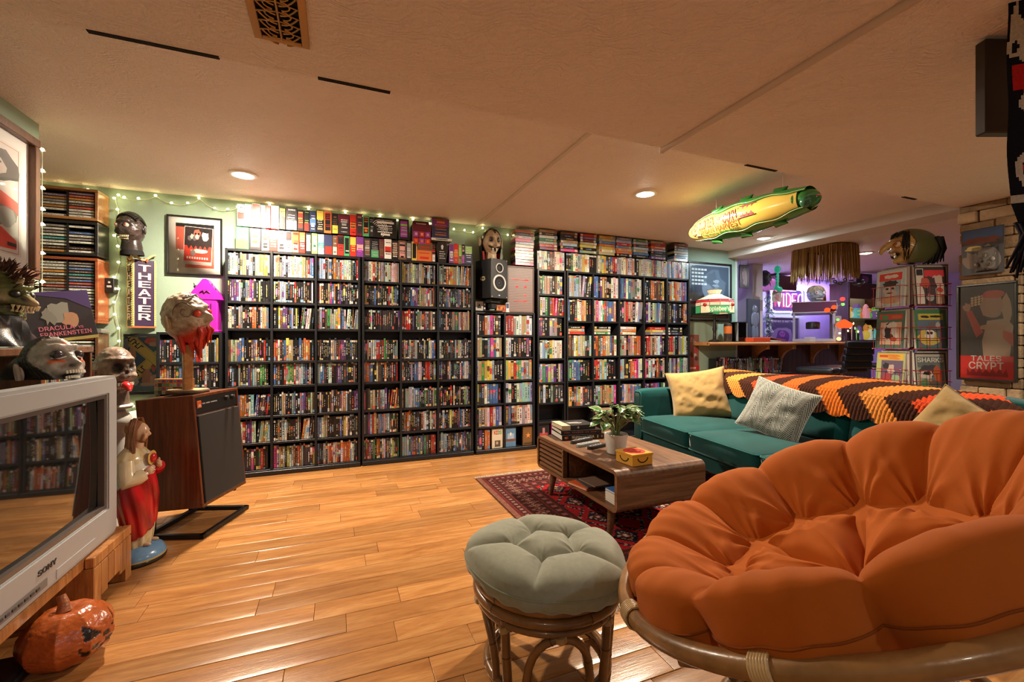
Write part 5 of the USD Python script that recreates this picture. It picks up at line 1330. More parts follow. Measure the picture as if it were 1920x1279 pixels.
# ---------------------------------------------------------------- rug
t = thing('rug', 'red and dark brown patterned rug with white fringe under the coffee table', 'rug')
X0, X1, Y0, Y1 = .995, 2.95, 1.50, 3.235; q = .0115
nx, ny = int((X1 - X0) / q), int((Y1 - Y0) / q)
i, j = np.meshgrid(np.arange(nx), np.arange(ny), indexing='ij'); x = (i + .5) * q; y = (j + .5) * q
e = np.minimum(np.minimum(x, X1 - X0 - x), np.minimum(y, Y1 - Y0 - y)); along = np.where(np.minimum(x, X1 - X0 - x) < np.minimum(y, Y1 - Y0 - y), y, x)
DKR, RRD, CRM, NVY, MRN = V(.055, .016, .014), V(.30, .012, .014), V(.42, .30, .22), V(.016, .012, .02), V(.13, .022, .02)
c = np.zeros((nx, ny, 3)) + DKR
kk = np.random.default_rng(8).random((nx, ny))
c[e < .03] = V(.20, .08, .055)
for lo, hi in ((.04, .06), (.10, .115), (.255, .27), (.31, .325)):
    c[(e > lo) & (e < hi)] = MRN
b = (e > .13) & (e < .24); ph = (along / .06) % 1; d_ = np.abs(ph - .5) + np.abs(e - .185) / .11
c[b & (d_ < .5)] = V(.24, .10, .075); c[b & (d_ < .28)] = DKR; c[b & (d_ < .14)] = CRM * .8
b = (e > .065) & (e < .095); c[b & (((along / .023).astype(int) % 2) == 0)] = V(.26, .12, .09)
b = (e > .275) & (e < .305); c[b & (((along / .035).astype(int) % 2) == 0)] = V(.22, .08, .07)
f_ = e > .34; u = ((x - .34) / .24) % 1; w = ((y - .34) / .27) % 1; md = np.abs(u - .5) * 1.1 + np.abs(w - .5)
c[f_] = RRD; c[f_ & (md < .36)] = NVY; c[f_ & (md < .27) & (kk < .5)] = CRM * .8; c[f_ & (md < .16)] = MRN; c[f_ & (md < .08)] = CRM
c[f_ & (np.abs(md - .62) < .06)] = NVY; c[f_ & (np.abs(md - .62) < .06) & (kk < .4)] = CRM * .7
c *= (.8 + .4 * kk)[..., None]
xs, ys = np.linspace(X0, X1, nx + 1), np.linspace(Y0, Y1, ny + 1); P_ = np.stack(np.broadcast_arrays(xs[:, None], ys[None], .009 + 0 * xs[:, None] * ys[None]), -1)
g = G().grid(P_, c, cells=True); g.box(((X0 + X1) / 2, (Y0 + Y1) / 2, .0043), (X1 - X0, Y1 - Y0, .0085), (.12, .05, .035))
put('woven_field', g, 'rug_pile', t)
g = G(); r_ = np.random.default_rng(3)
for yy, s in ((Y1, 1), (Y0, -1)):
    for k in range(330):
        x_ = X0 + (X1 - X0) * k / 329; L = r_.uniform(.04, .065); g.tube([(x_, yy - s * .004, .007), (x_ + r_.uniform(-.006, .006), yy + s * L * .5, .005), (x_ + r_.uniform(-.014, .014), yy + s * L, .0025)], [.0022, .002, .0014], V(.55, .50, .40) * r_.uniform(.7, 1.1), 4)
put('fringe', g, 'cloth', t, kind='stuff')

# ---------------------------------------------------------------- coffee table
X0, X1, Y0, Y1, Z0, Z1 = 1.31, 1.89, 1.855, 2.80, .186, .402
t = thing('coffee_table', 'walnut coffee table with rounded shell, slatted end and splayed legs', 'coffee table')
th = .019; oy, oz = (Y0 + Y1) / 2, (Z0 + Z1) / 2
outer = sg.box(-(Y1 - Y0) / 2, -(Z1 - Z0) / 2, (Y1 - Y0) / 2, (Z1 - Z0) / 2).buffer(-.035).buffer(.035, 8); inn = outer.buffer(-th)
Mt = frame((X0, oy, oz), (0, -1, 0), (0, 0, 1))                            # z of this frame points to -x
put('shell', G().poly(outer.difference(inn), Mt @ frame((0, 0, -(X1 - X0)), (1, 0, 0), (0, 1, 0)), X1 - X0, (.2, .1, .05)), 'walnut', t)
put('end_panel', G().box(((X0 + X1) / 2, Y0 + th + .004, oz), (X1 - X0 - .01, .012, Z1 - Z0 - 2 * th), (.2, .1, .05)), 'walnut_x', t)
put('end_veneer', G().box(((X0 + X1) / 2, Y0 - .0008, oz), (X1 - X0 - .002, .0016, Z1 - Z0 - .072), (.2, .1, .05)), 'walnut_x', t)
put('center_partition', G().box(((X0 + X1) / 2 + .02, 2.43, oz), (X1 - X0 - .06, .016, Z1 - Z0 - 2 * th), (.1, .05, .03)), 'walnut', t)
put('back_panel', G().box((X1 - .02, oy, oz), (.012, Y1 - Y0 - .04, Z1 - Z0 - 2 * th), (.05, .03, .02)), 'walnut', t)
for k in range(6):
    put('slat', G().box((X0 + .014, 2.605, Z0 + th + .012 + k * .0295), (.018, .335, .019), (.2, .1, .05), .003), 'walnut', t)
put('slat_backing', G().box((X0 + .03, 2.605, oz), (.01, .335, Z1 - Z0 - 2 * th), (.012, .007, .005)), 'matte', t)
put('slat_post', G().box((X0 + .022, 2.442, oz), (.03, .016, Z1 - Z0 - 2 * th), (.1, .05, .03)), 'walnut', t)
for sx, x in ((-1, X0 + .075), (1, X1 - .075)):
    for sy, y in ((-1, Y0 + .15), (1, Y1 - .12)):
        zb_ = .0095
        put('leg', G().tube([(x, y, Z0 + .002), (x + sx * .025, y + sy * .012, zb_)], [.026, .014], (.2, .1, .05), 14), 'walnut', t)
put('rail', G().box(((X0 + X1) / 2, Y0 + .15, Z0 - .011), (.42, .05, .022), (.1, .05, .03), .003).box(((X0 + X1) / 2, Y1 - .12, Z0 - .011), (.42, .05, .022), (.1, .05, .03), .003), 'walnut_x', t)


def book(name, label, c, d, rz, cover, page=(.60, .55, .44), spine_=None, txt=None, cat='book'):
    """lying book: c base centre, d = (spine length, depth, height); spine faces -y before turning"""
    t = thing(name, label, cat, c, rz); L, W, H = d
    g = G().box((0, -W / 2 + .002, H / 2), (L, .004, H), cover, .001).box((0, 0, .0015), (L, W, .003), cover, .001).box((0, 0, H - .0015), (L, W, .003), cover, .001)
    Ms = frame((0, -W / 2 - .0004, H / 2), (1, 0, 0), (0, 0, 1))
    if spine_:
        spine_(g, Ms, L, H)
    Mt_ = frame((0, 0, H + .0002), (1, 0, 0), (0, 1, 0))
    if txt:
        txt(g, Mt_, L, W)
    put('cover', g, 'print', t)
    put('pages', G().box((0, .004, H / 2), (L - .006, W - .012, H - .006), page), 'matte', t)
    return t


A_ = -8.0                                                                 # the pile's turn
def sp1(g, M, L, H):
    g.rect(M, -L / 2, -H / 2, -L * .28, H / 2, .0001, (.40, .07, .04)) if 0 else None
    g.poly(blob(-L * .40, 0, .014, .010, 3), M, .0005, (.35, .06, .03)); g.poly(blob(-L * .42, .0, .008, .004, 4), M, .0008, (.5, .4, .3))
    g.text('Nightmare', .017, M @ frame((-L * .10, -.007, .0005), (1, 0, 0), (0, 1, 0)), (.66, .64, .58), .0004, fit=L * .34).text('USA', .017, M @ frame((L * .18, -.007, .0005), (1, 0, 0), (0, 1, 0)), (.66, .64, .58), .0004, fit=L * .16)
    g.rect(M, L * .33, -.01, L * .355, .01, .0005, (.5, .48, .42)); g.rect(M, L * .43, -.008, L * .46, .009, .0005, (.3, .25, .2))


def sp2(g, M, L, H):
    for k in range(17):
        if k not in (3, 10, 13):
            g.rect(M, -L * .42 + k * L * .047, -.004, -L * .42 + k * L * .047 + L * .03, .004, .0004, (.30, .06, .05))


def sp3(g, M, L, H):
    g.rect(M, -L / 2, -H / 2, -L * .25, H / 2, .0003, (.52, .42, .30)); g.poly(blob(-L * .02, 0, .008, .009, 2), M, .0005, (.35, .33, .3))


def tp3(g, M, L, W):
    g.rect(M, -L / 2, -W / 2, -L * .25, W / 2, .0003, (.52, .42, .30)); g.poly(blob(-.0, -.01, .05, .02, 9, j=.35), M, .0005, (.35, .33, .31))
    g.rect(M, -L * .2, W * .12, L * .4, W * .14, .0005, (.35, .33, .31))


bx, by = 1.545, 2.655
book('book', 'thick black book with white spine title, bottom of the coffee table pile', (bx, by, Z1 + .0005), (.30, .225, .036), A_, (.014, .012, .012), (.62, .6, .55), sp1)
book('book', 'black book with dark red spine lettering in the middle of the pile', (bx - .004, by + .005, Z1 + .037), (.285, .215, .026), A_ - 2, (.016, .012, .012), (.58, .54, .46), sp2)
book('book', 'black and cream covered book on top of the pile', (bx - .025, by + .012, Z1 + .0635), (.245, .19, .030), A_ + 3, (.02, .018, .018), (.55, .47, .34), sp3, tp3)


def remote(label, c, L, rz, col, seed):
    r_ = np.random.default_rng(seed); t = thing('remote_control', label, 'remote control', c, rz)
    o = sg.LineString([(-L / 2 + .02, 0), (L / 2 - .02, 0)]).buffer(.021, 6)
    put('body', G().poly(o, np.eye(4), .014, col).poly(o.buffer(-.003), frame((0, 0, .014), (1, 0, 0), (0, 1, 0)), .004, V(*col) * 1.25), 'plastic', t)
    for k in range(int(L / .017) - 1):
        for y in ((-.009, 0, .009) if k % 3 else (0,)):
            put('button', G().box((-L / 2 + .018 + k * .016, y, .0185), (.008 if k % 3 else .012, .0055 if k % 3 else .012, .003), (.30, .30, .31) if r_.random() < .8 else (.4, .05, .04), .001), 'plastic', t)


remote('dark remote control nearest the book pile', (1.492, 2.50, Z1 + .0005), .19, 17, (.035, .036, .038), 1)
remote('silver grey remote control between the two dark ones', (1.478, 2.40, Z1 + .0005), .19, 14, (.26, .28, .28), 2)
remote('short black remote control beside the plant pot', (1.492, 2.325, Z1 + .0005), .15, 17, (.02, .021, .024), 3)

# pot plant
t = thing('potted_plant', 'variegated leafy plant in a white pot on the coffee table', 'potted plant', (1.525, 2.17, Z1 + .0005))
put('pot', G().lathe([(0, 0), (.050, 0), (.053, .006), (.068, .112), (.066, .116), (.062, .110), (.058, .098)], (.62, .60, .57), n=40), 'porcelain', t)
put('soil', G().lathe([(.059, .098), (.03, .103), (0, .104)], (.03, .018, .012), n=24), 'stone', t)
r_ = np.random.default_rng(12); st_ = G()
for k in range(46):
    a = r_.uniform(0, 2 * pi); R_ = .02 + .088 * math.sqrt(r_.random()); h = .275 - .07 * (R_ / .11) ** 2 + r_.uniform(-.05, .035); tip = V(R_ * cos(a), R_ * sin(a) * .95, h)
    st_.tube([(.012 * cos(a), .012 * sin(a), .10), (tip[0] * .35, tip[1] * .35, .10 + (h - .10) * .55), tip], [.0028, .0024, .0016], (.16, .20, .07), 5)
    L, W = r_.uniform(.07, .10), r_.uniform(.05, .068); u, w = np.meshgrid(np.linspace(0, 1, 9), np.linspace(-1, 1, 7), indexing='ij')
    wd = W / 2 * np.sin(np.minimum(u * 1.08, 1) ** .75 * pi) ** .8 + .0005; drop = r_.uniform(.1, .6)
    X = u * L; Yl = w * wd * (1 + .0 * u); Z = -drop * .5 * L * u ** 2 + .012 * np.abs(w) * (1 - u) + .003 * np.sin(u * 9 + w * 4)
    vg = np.clip(np.abs(w) * 1.4 + .5 * np.sin(u * 21 + w * 9 + k) - .35, 0, 1)[..., None]
    c = lerp(V(.055, .20, .045), V(.42, .48, .27), vg) * r_.uniform(.75, 1.15)
    Ra = rot('z', math.degrees(a) + r_.uniform(-40, 40)) @ rot('y', r_.uniform(-35, 15)) @ rot('x', r_.uniform(-30, 30))
    put('leaf', G().grid(np.stack([X - .01, Yl, Z], -1) @ Ra.T + tip, c), 'gloss', t)
put('stems', st_, 'paint', t)

# yellow box with the red smile
t = thing('gift_box', 'small square yellow box with a red smiling face on its lid', 'box', (1.497, 1.965, Z1 + .0005), 4)
YL = (.60, .30, .035)
put('box_body', G().box((0, 0, .0275), (.135, .135, .053), YL, .0015), 'print', t)
g = G().box((0, 0, .0575), (.141, .141, .012), YL, .0015); g.poly(sg.Point(0, 0).buffer(.058, 16), frame((0, 0, .0636), (1, 0, 0), (0, 1, 0)), .0008, (.60, .03, .015))
for x in (-.02, .018):
    g.poly(sg.Point(x - .004, .018).buffer(.006), frame((0, 0, .0645), (1, 0, 0), (0, 1, 0)), .0006, (.15, .005, .005))
g.poly(sg.LineString([(.03 * cos(a), .03 * sin(a) - .004) for a in np.linspace(pi * 1.12, pi * 1.88, 12)]).buffer(.0045), frame((0, 0, .0645), (1, 0, 0), (0, 1, 0)), .0006, (.15, .005, .005))
put('lid', g, 'print', t)
g = G()
for o, xa in (((0, -.0678, .03), (1, 0, 0)), ((-.0678, 0, .03), (0, -1, 0))):
    g.poly(sg.LineString([(.034 * cos(a), .026 * sin(a) + .014) for a in np.linspace(pi * 1.06, pi * 1.94, 16)]).buffer(.0028), frame(o, xa, (0, 0, 1)), .0012, (.03, .012, .006))
put('smile_print', g, 'print', t)

# what lies inside the table
for k, (l, c, d, rz, cv) in enumerate((('orange-red paperback lying in the coffee table cubby', (1.42, 2.27, Z0 + th), (.23, .165, .012), 12, (.52, .09, .025)), ('dark magazine on the orange paperback in the table cubby', (1.46, 2.24, Z0 + th + .0125), (.24, .18, .008), -6, (.06, .05, .05)), ('brown magazine topmost in the coffee table cubby', (1.47, 2.235, Z0 + th + .021), (.22, .165, .006), 4, (.16, .10, .07)))):
    book('paperback', l, c, d, rz, cv, cat='book')
for k in range(5):
    book('booklet', ['white booklet lowest in the right-hand pile of the table cubby', 'second white booklet up in the table cubby pile', 'middle white booklet of the table cubby pile', 'fourth white booklet up in the table cubby pile', 'blue booklet topmost in the right-hand table cubby pile'][k], (1.42, 1.955, Z0 + th + k * .0135), (.12, .15, .013), 90 + (k % 3) * 2 - 2, (.52, .52, .53) if k < 4 else (.05, .16, .45))
# ---------------------------------------------------------------- green sofa
SO, SH = V(2.265, 2.94, 0), 8.4                                            # front far corner; turn
TEAL = (.0016, .056, .056)


def sofa_frame():
    h = math.radians(SH); u = V(-sin(h), -cos(h), 0); w = V(cos(h), -sin(h), 0)
    M = np.eye(4); M[:3, 0], M[:3, 1], M[:3, 2], M[:3, 3] = -u, w, (0, 0, 1), SO    # x: towards the far arm, y: towards the back
    return M


def pad(c, d, r=.04, crown=.02, col=TEAL, n=14, sag=0):
    """soft box: rounded edges, swelling faces"""
    u = np.linspace(-1, 1, n); vs, fs, k = [], [], 0
    for ax in range(3):
        for s in (-1, 1):
            a, b = np.meshgrid(u, u, indexing='ij'); P = np.zeros((n, n, 3)); o = [q for q in range(3) if q != ax]
            P[..., ax] = s; P[..., o[0]], P[..., o[1]] = a, b
            vs.append(P.reshape(-1, 3)); i, j = np.meshgrid(np.arange(n - 1), np.arange(n - 1), indexing='ij')
            f = np.stack([i * n + j, (i + 1) * n + j, (i + 1) * n + j + 1, i * n + j + 1], -1).reshape(-1, 4)
            flip = (s > 0) == (ax == 1)
            fs.append((f[:, ::-1] if flip else f) + k); k += n * n
    p = np.vstack(vs); f = np.vstack(fs); hd = V(*d) / 2
    q = p * hd; core = np.clip(q, -(hd - r), hd - r); dl = q - core; L = np.linalg.norm(dl, axis=1, keepdims=True)
    q = core + np.where(L > 1e-9, dl / np.maximum(L, 1e-9) * np.minimum(L, r), 0)
    for ax in range(3):
        o = [x for x in range(3) if x != ax]; w = (1 - p[:, o[0]] ** 2) * (1 - p[:, o[1]] ** 2); q[:, ax] += np.sign(p[:, ax]) * (np.abs(p[:, ax]) > .999) * w * crown * (1 if ax == 2 else .4)
    m = trimesh.Trimesh(q, np.vstack([f[:, [0, 1, 2]], f[:, [0, 2, 3]]]), process=False); m.merge_vertices(digits_vertex=5)
    q = m.vertices; q = q + ((meshkit.fbm(q * 9 + 4, 2, 3) - .5) * .006)[:, None] * m.vertex_normals
    return G().add(q + V(*c), m.faces, col, False)


def piping(c, d, z, r=.0045, col=(.004, .095, .088), rr=.03):
    o = sg.box(-d[0] / 2, -d[1] / 2, d[0] / 2, d[1] / 2).buffer(-rr).buffer(rr, 6); p = np.array(o.exterior.coords)[:-1]
    q = []
    for a, b in zip(p, np.roll(p, -1, 0)):
        for k in np.linspace(0, 1, max(2, int(np.linalg.norm(b - a) / .05)))[:-1]:
            q.append(a + (b - a) * k)
    return G().tube(np.column_stack([q, np.full(len(q), z)]) + V(*c), r, col, 6, True)


MS = sofa_frame()
so_ = thing('sofa', 'long dark teal velvet sofa with three seat cushions facing the coffee table', 'sofa')
LS = 2.06                                                                  # length; far end at x = +.05, near end at x = -2.0
XA, XB = .05, -2.01
put('base_frame', pad(((XA + XB) / 2, .43, .295), (XA - XB, .82, .12), .02, .0).xf(MS), 'velvet', so_)
for nm, x in (('arm', XA - .06), ('arm', XB + .06)):
    pa = put(nm, pad((x, .42, .46), (.125, .84, .425), .035, .006).xf(MS), 'velvet', so_)
    g = piping((0, 0, 0), (.095, .375), 0, rr=.02); F_ = np.eye(4); F_[:3, :3] = rot('x', 90); g.xf(F_, (x, .004, .462)).xf(MS); put('piping', g, 'velvet', pa)
put('back_frame', pad(((XA + XB) / 2, .78, .55), (XA - XB - .02, .15, .52), .05, .004).xf(MS), 'velvet', so_)
SW = (XA - XB - .25) / 3
for k in range(3):
    x = XA - .125 - SW * (k + .5)
    p_ = put('seat_cushion', pad((x, .30, .405), (SW - .006, .62, .125), .028, .022).xf(MS), 'velvet', so_)
    put('piping', piping((x, .30, .452), (SW - .002, .625), 0).join(piping((x, .30, .352), (SW - .002, .625), 0)).xf(MS), 'velvet', p_)
    b = pad((0, 0, 0), (SW - .01, .15, .31), .05, .03).xf(rot('x', -9), (x, .645, .600)).xf(MS); q_ = put('back_cushion', b, 'velvet', so_)
for x in (XA - .1, XB + .1, (XA + XB) / 2):
    for y in (.08, .76):
        put('leg', G().tube([(x, y, .24), (x, y, .01)], [.022, .014], (.10, .05, .02), 12).xf(MS), 'walnut', so_)


def cushion(name, label, c, R, w, h, th_, col, matn, seed, fn=None, pinch=.10, edge=None):
    n = 44; u, v = np.meshgrid(np.linspace(-1, 1, n), np.linspace(-1, 1, n), indexing='ij'); t = thing(name, label, 'cushion')
    f = np.clip((1 - np.abs(u) ** 3.2), 0, 1) ** .55 * np.clip((1 - np.abs(v) ** 3.2), 0, 1) ** .55
    wob = meshkit.fbm(np.stack([u * 2.2, v * 2.2, u * 0 + seed], -1), 3, seed) - .5
    sx = 1 - pinch * (1 - v ** 2) * (np.abs(u) > .0) * np.abs(u) ** 3; sy = 1 - pinch * (1 - u ** 2) * np.abs(v) ** 3
    X, Y = u * w / 2 * sx, v * h / 2 * sy
    wr = .005 * np.sin(9 * (u * .7 + v) + 7 * wob) * f * np.exp(-((u + .2) ** 2 + (v + .45) ** 2) * 1.6)
    c1 = fn(u, v) if fn else col
    g = G()
    for s in (1, -1):
        Z = s * (f * th_ / 2 * (1 + .5 * wob) + (wr if s > 0 else 0)); P = np.stack([X, Y, Z], -1)
        g.grid(P if s > 0 else P[:, ::-1], c1 if s > 0 or not fn else c1[:, ::-1])
    put('cover', g.xf(R, c), matn, t)
    e = np.concatenate([np.stack([X[:, 0], Y[:, 0]], -1), np.stack([X[-1], Y[-1]], -1), np.stack([X[::-1, -1], Y[::-1, -1]], -1), np.stack([X[0, ::-1], Y[0, ::-1]], -1)])[::2]
    put('seam', G().tube(np.column_stack([e, 0 * e[:, 0]]), .003, edge or V(*col) * .8, 5, True).xf(R, c), matn, t)


def on_sofa(x, y, z):
    return MS[:3, :3] @ V(x, y, z) + MS[:3, 3]


RS = np.stack([-MS[:3, 0], MS[:3, 1], MS[:3, 2]], 1)
# local: x across, y up the cushion, z its front; the sofa faces -y of its frame
FACE = np.stack([V(1, 0, 0), V(0, 0, 1), V(0, -1, 0)], 1)                 # front of cushion towards the sofa's front
MUS = (.36, .235, .085)
cushion('throw_pillow', 'mustard velvet throw pillow in the far corner of the green sofa', on_sofa(-.24, .40, .645), RS @ rot('z', 58) @ FACE @ rot('x', -20) @ rot('z', 9), .44, .40, .15, MUS, 'cloth', 3)
cushion('throw_pillow', 'mustard velvet throw pillow on the near half of the green sofa', on_sofa(-1.88, .43, .625), RS @ rot('z', 14) @ FACE @ rot('x', -18) @ rot('z', -32), .38, .37, .14, MUS, 'cloth', 8)


def chev(u, v):
    a = (v * 1.0 + np.abs(((u * 1.5 + .25) % 1) - .5) * 1.3) * 10.5
    k = ((a % 1) < .5)[..., None]; return np.where(k, V(.42, .43, .38), V(.045, .055, .05))


def chev_pillow(label, c, R, w, h, th_, seed):
    cushion('throw_pillow', label, c, R, w, h, th_, (.2, .2, .18), 'cloth', seed, edge=(.5, .5, .45))


_c = cushion


def cushion_hi(label, c, R, w, h, th_, seed, fn):
    n = 150; u, v = np.meshgrid(np.linspace(-1, 1, n), np.linspace(-1, 1, n), indexing='ij'); t = thing('throw_pillow', label, 'cushion')
    f = np.clip((1 - np.abs(u) ** 3), 0, 1) ** .55 * np.clip((1 - np.abs(v) ** 3), 0, 1) ** .55
    wob = meshkit.fbm(np.stack([u * 2.2, v * 2.2, u * 0 + seed], -1), 2, seed) - .5
    X, Y = u * w / 2 * (1 - .08 * (1 - v ** 2) * np.abs(u) ** 3), v * h / 2 * (1 - .08 * (1 - u ** 2) * np.abs(v) ** 3); g = G()
    uc, vc_ = (u[:-1, :-1] + u[1:, 1:]) / 2, (v[:-1, :-1] + v[1:, 1:]) / 2
    for s in (1, -1):
        P = np.stack([X, Y, s * f * th_ / 2 * (1 + .4 * wob)], -1)
        g.grid(P if s > 0 else P[:, ::-1], fn(uc, vc_) if s > 0 else fn(uc, vc_)[:, ::-1], cells=True)
    put('cover', g.xf(R, c), 'cloth', t)
    e = np.concatenate([np.stack([X[:, 0], Y[:, 0]], -1), np.stack([X[-1], Y[-1]], -1), np.stack([X[::-1, -1], Y[::-1, -1]], -1), np.stack([X[0, ::-1], Y[0, ::-1]], -1)])[::3]
    put('seam', G().tube(np.column_stack([e, 0 * e[:, 0]]), .0045, (.5, .5, .44), 6, True).xf(R, c), 'yarn', t)


cushion_hi('black and white zigzag woven throw pillow in the middle of the sofa', on_sofa(-1.0, .38, .635), RS @ rot('z', 22) @ FACE @ rot('x', -24) @ rot('z', -15), .38, .34, .13, 5, chev)

# crocheted throw over the back
t = thing('crochet_throw', 'orange, red and brown chevron crochet throw draped along the sofa back', 'throw blanket')
prof = np.array([(.545, .665), (.552, .72), (.572, .775), (.615, .81), (.70, .832), (.79, .83), (.85, .80), (.872, .70), (.88, .56), (.882, .45)])
sp_ = np.concatenate([[0], np.cumsum(np.linalg.norm(np.diff(prof, axis=0), axis=1))]); ns, nl = 46, 620
s = np.linspace(0, sp_[-1], ns); py_, pz_ = np.interp(s, sp_, prof[:, 0]), np.interp(s, sp_, prof[:, 1])
xl = np.linspace(-.02, -1.97, nl); S, XL = np.meshgrid(s, xl, indexing='ij')
crest = .015 * np.sin(XL * 5 + 1) - .03 * np.exp(-((XL + .02) / .12) ** 2) - .06 * np.exp(-((XL + 1.98) / .10) ** 2)
ph = -XL - .95 * np.abs(S - .105) + .05
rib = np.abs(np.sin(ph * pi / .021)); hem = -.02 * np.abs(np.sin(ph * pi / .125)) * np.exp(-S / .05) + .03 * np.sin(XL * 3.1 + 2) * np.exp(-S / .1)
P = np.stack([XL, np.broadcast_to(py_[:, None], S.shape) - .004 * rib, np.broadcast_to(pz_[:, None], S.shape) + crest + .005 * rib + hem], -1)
band = ((ph[:-1, :-1]) / .1275); k = np.floor(band).astype(int); fr_ = band % 1
cols = [V(.68, .16, .02), V(.70, .25, .05), V(.66, .075, .02), V(.68, .13, .025)]
c = np.where(((k % 2) == 0)[..., None], V(.055, .018, .010), 0.0)
for q, cc in enumerate(cols):
    c = np.where(((k % 2 == 1) & ((k // 2) % 4 == q))[..., None], cc, c)
c = c * (.55 + .55 * rib[:-1, :-1])[..., None]  # shade between the crochet ribs put into the yarn colour
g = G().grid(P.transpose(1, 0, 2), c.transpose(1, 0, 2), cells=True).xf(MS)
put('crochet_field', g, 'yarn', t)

# ---------------------------------------------------------------- rattan stool with its round cushion
def arc3(c, r, z, a0=0, a1=2 * pi, n=40):
    a = np.linspace(a0, a1, n); return np.stack([c[0] + r * np.cos(a), c[1] + r * np.sin(a), np.full(n, z)], 1)


RT = (.22, .10, .032)


def bamboo(p, r, col=RT, n=10, step=.16, closed=False):
    """a cane with dark nodes"""
    p = np.asarray(p, float); L = np.concatenate([[0], np.cumsum(np.linalg.norm(np.diff(p, axis=0), axis=1))]); rr = np.full(len(p), r); d = np.abs((L / step + .3) % 1 - .5) * step
    g = G().tube(p, r, col, n, closed)
    for k in range(int(L[-1] / step)):
        q = np.array([np.interp((k + .7) * step, L, p[:, i]) for i in range(3)]); e = np.array([np.interp(min(L[-1], (k + .7) * step + .004), L, p[:, i]) for i in range(3)])
        if np.linalg.norm(e - q) > 1e-5:
            e = q + (e - q) / np.linalg.norm(e - q) * .004; g.tube([q, e], r * 1.07, V(*col) * .38, n, caps=False)
    return g


ST = (.655, 1.325, 0); c0 = (0, 0)
t = thing('rattan_stool', 'round brown rattan stool with arched cane legs in the foreground', 'stool', ST)
for z, r, k in ((.292, .228, .017), (.258, .231, .016), (.226, .222, .012)):
    put('seat_ring', bamboo(arc3(c0, r, z)[:-1], k, closed=True, step=.3), 'rattan', t)
put('seat_deck', G().lathe([(0, .285), (.21, .285), (.215, .295), (0, .297)], (.12, .055, .02), n=32), 'rattan', t)
put('base_ring', bamboo(arc3(c0, .198, .016)[:-1], .0155, closed=True, step=.35), 'rattan', t)
for k in range(4):
    a0 = k * pi / 2 + .52
    put('leg', bamboo(np.array([[.222 * cos(a0), .222 * sin(a0), .24], [.215 * cos(a0), .215 * sin(a0), .12], [.205 * cos(a0), .205 * sin(a0), .012]]), .0145), 'rattan', t)
    a = np.linspace(0, pi, 15); am = a0 + pi / 4; da = .50
    th2 = am + da * np.cos(a); z = .01 + .195 * np.sin(a) ** .8; rr = .200 + .012 * np.sin(a)
    put('arch', bamboo(np.stack([rr * np.cos(th2), rr * np.sin(th2), z], 1), .0125), 'rattan', t)
for k in range(8):
    a = k * pi / 4 + .52; put('cane_binding', G().tube([(.222 * cos(a) - .004, .222 * sin(a), .222), (.222 * cos(a), .222 * sin(a), .205)], .018, (.45, .30, .14), 8), 'rattan', t)


def tufted(R_, btn, seams, H, edge_t, bowl=None, n_r=90, n_a=360, seed=0, wr=.004, puff=.05, bw=.03, dip=.02, wd=.085, ex=1.15):
    """round tufted cushion: returns vertices of a closed surface and (u, v) plane coordinates"""
    rr = np.concatenate([np.linspace(0, 1, n_r)]); a = np.arange(n_a) * 2 * pi / n_a; Rg, A = np.meshgrid(rr, a, indexing='ij'); u, v = Rg * np.cos(A), Rg * np.sin(A)
    d = np.full(u.shape, 9.0)
    for p, q, wgt in seams:
        p, q = V(*p), V(*q); e = q - p; tt = np.clip(((u - p[0]) * e[0] + (v - p[1]) * e[1]) / (e @ e), 0, 1); d = np.minimum(d, np.hypot(u - p[0] - tt * e[0], v - p[1] - tt * e[1]) / wgt)
    h = puff * (1 - np.exp(-(d / wd) ** ex) * (1 - .4 * np.clip((Rg - .62) / .38, 0, 1)))
    w_ = np.zeros_like(u)
    for p in btn:
        db = np.hypot(u - p[0], v - p[1]); an_ = np.arctan2(v - p[1], u - p[0]); h -= dip * np.exp(-(db / bw) ** 1.3)
        w_ += np.sin(an_ * 11 + 3 * meshkit.noise(np.stack([an_ * 1.5, db * 6, db * 0 + seed], -1), seed)) * np.exp(-db / .12) * np.clip(db / .04, 0, 1)
    w_ += .8 * (meshkit.fbm(np.stack([A * 5, Rg * 1.6, Rg * 0 + seed], -1), 3, seed) - .5) * np.clip((Rg - .55) * 4, 0, 1)
    return u, v, h + wr * w_, Rg, A, d


# stool cushion: centre pillow inside five stitched tufts
R_ = .265; bt = [(.40 * cos(q), .40 * sin(q)) for q in np.radians([20, 92, 164, 236, 308])]
se = [(bt[k], bt[(k + 1) % 5], 1.2) for k in range(5)] + [(b, (b[0] / .4 * .97, b[1] / .4 * .97), .9) for b in bt]
u, v, h, Rg, A, d = tufted(R_, bt, se, 0, 0, seed=2, puff=.034, wr=.002, dip=.010, bw=.06)
ed = np.sqrt(np.clip(1 - Rg ** 5, 0, 1)); wob = 1 + .018 * np.sin(5 * A + 1) + .012 * np.sin(3 * A)
zt = .004 + (.030 + h) * ed; P = np.stack([u * R_ * wob, v * R_ * wob, zt], -1)
P[:, :, 2] += -.012 * np.cos(A) * Rg ** 2
k = 26; ph_ = np.linspace(0, pi / 2, k)[1:]
sd = np.array([[P[-1, :, 0] * (1 - .12 * (1 - cos(x)) + .02 * sin(2 * x)), P[-1, :, 1] * (1 - .12 * (1 - cos(x)) + .02 * sin(2 * x)), P[-1, :, 2] - .058 * sin(x) + .004 * np.sin(A[-1] * 23) * sin(2 * x)] for x in ph_]).transpose(0, 2, 1)
Q = np.concatenate([P, sd, np.stack([0 * A[-1], 0 * A[-1], np.full(A.shape[1], -.052)], -1)[None]], 0); Q = np.concatenate([Q, Q[:, :1]], 1)
GRN = (.27, .285, .215)
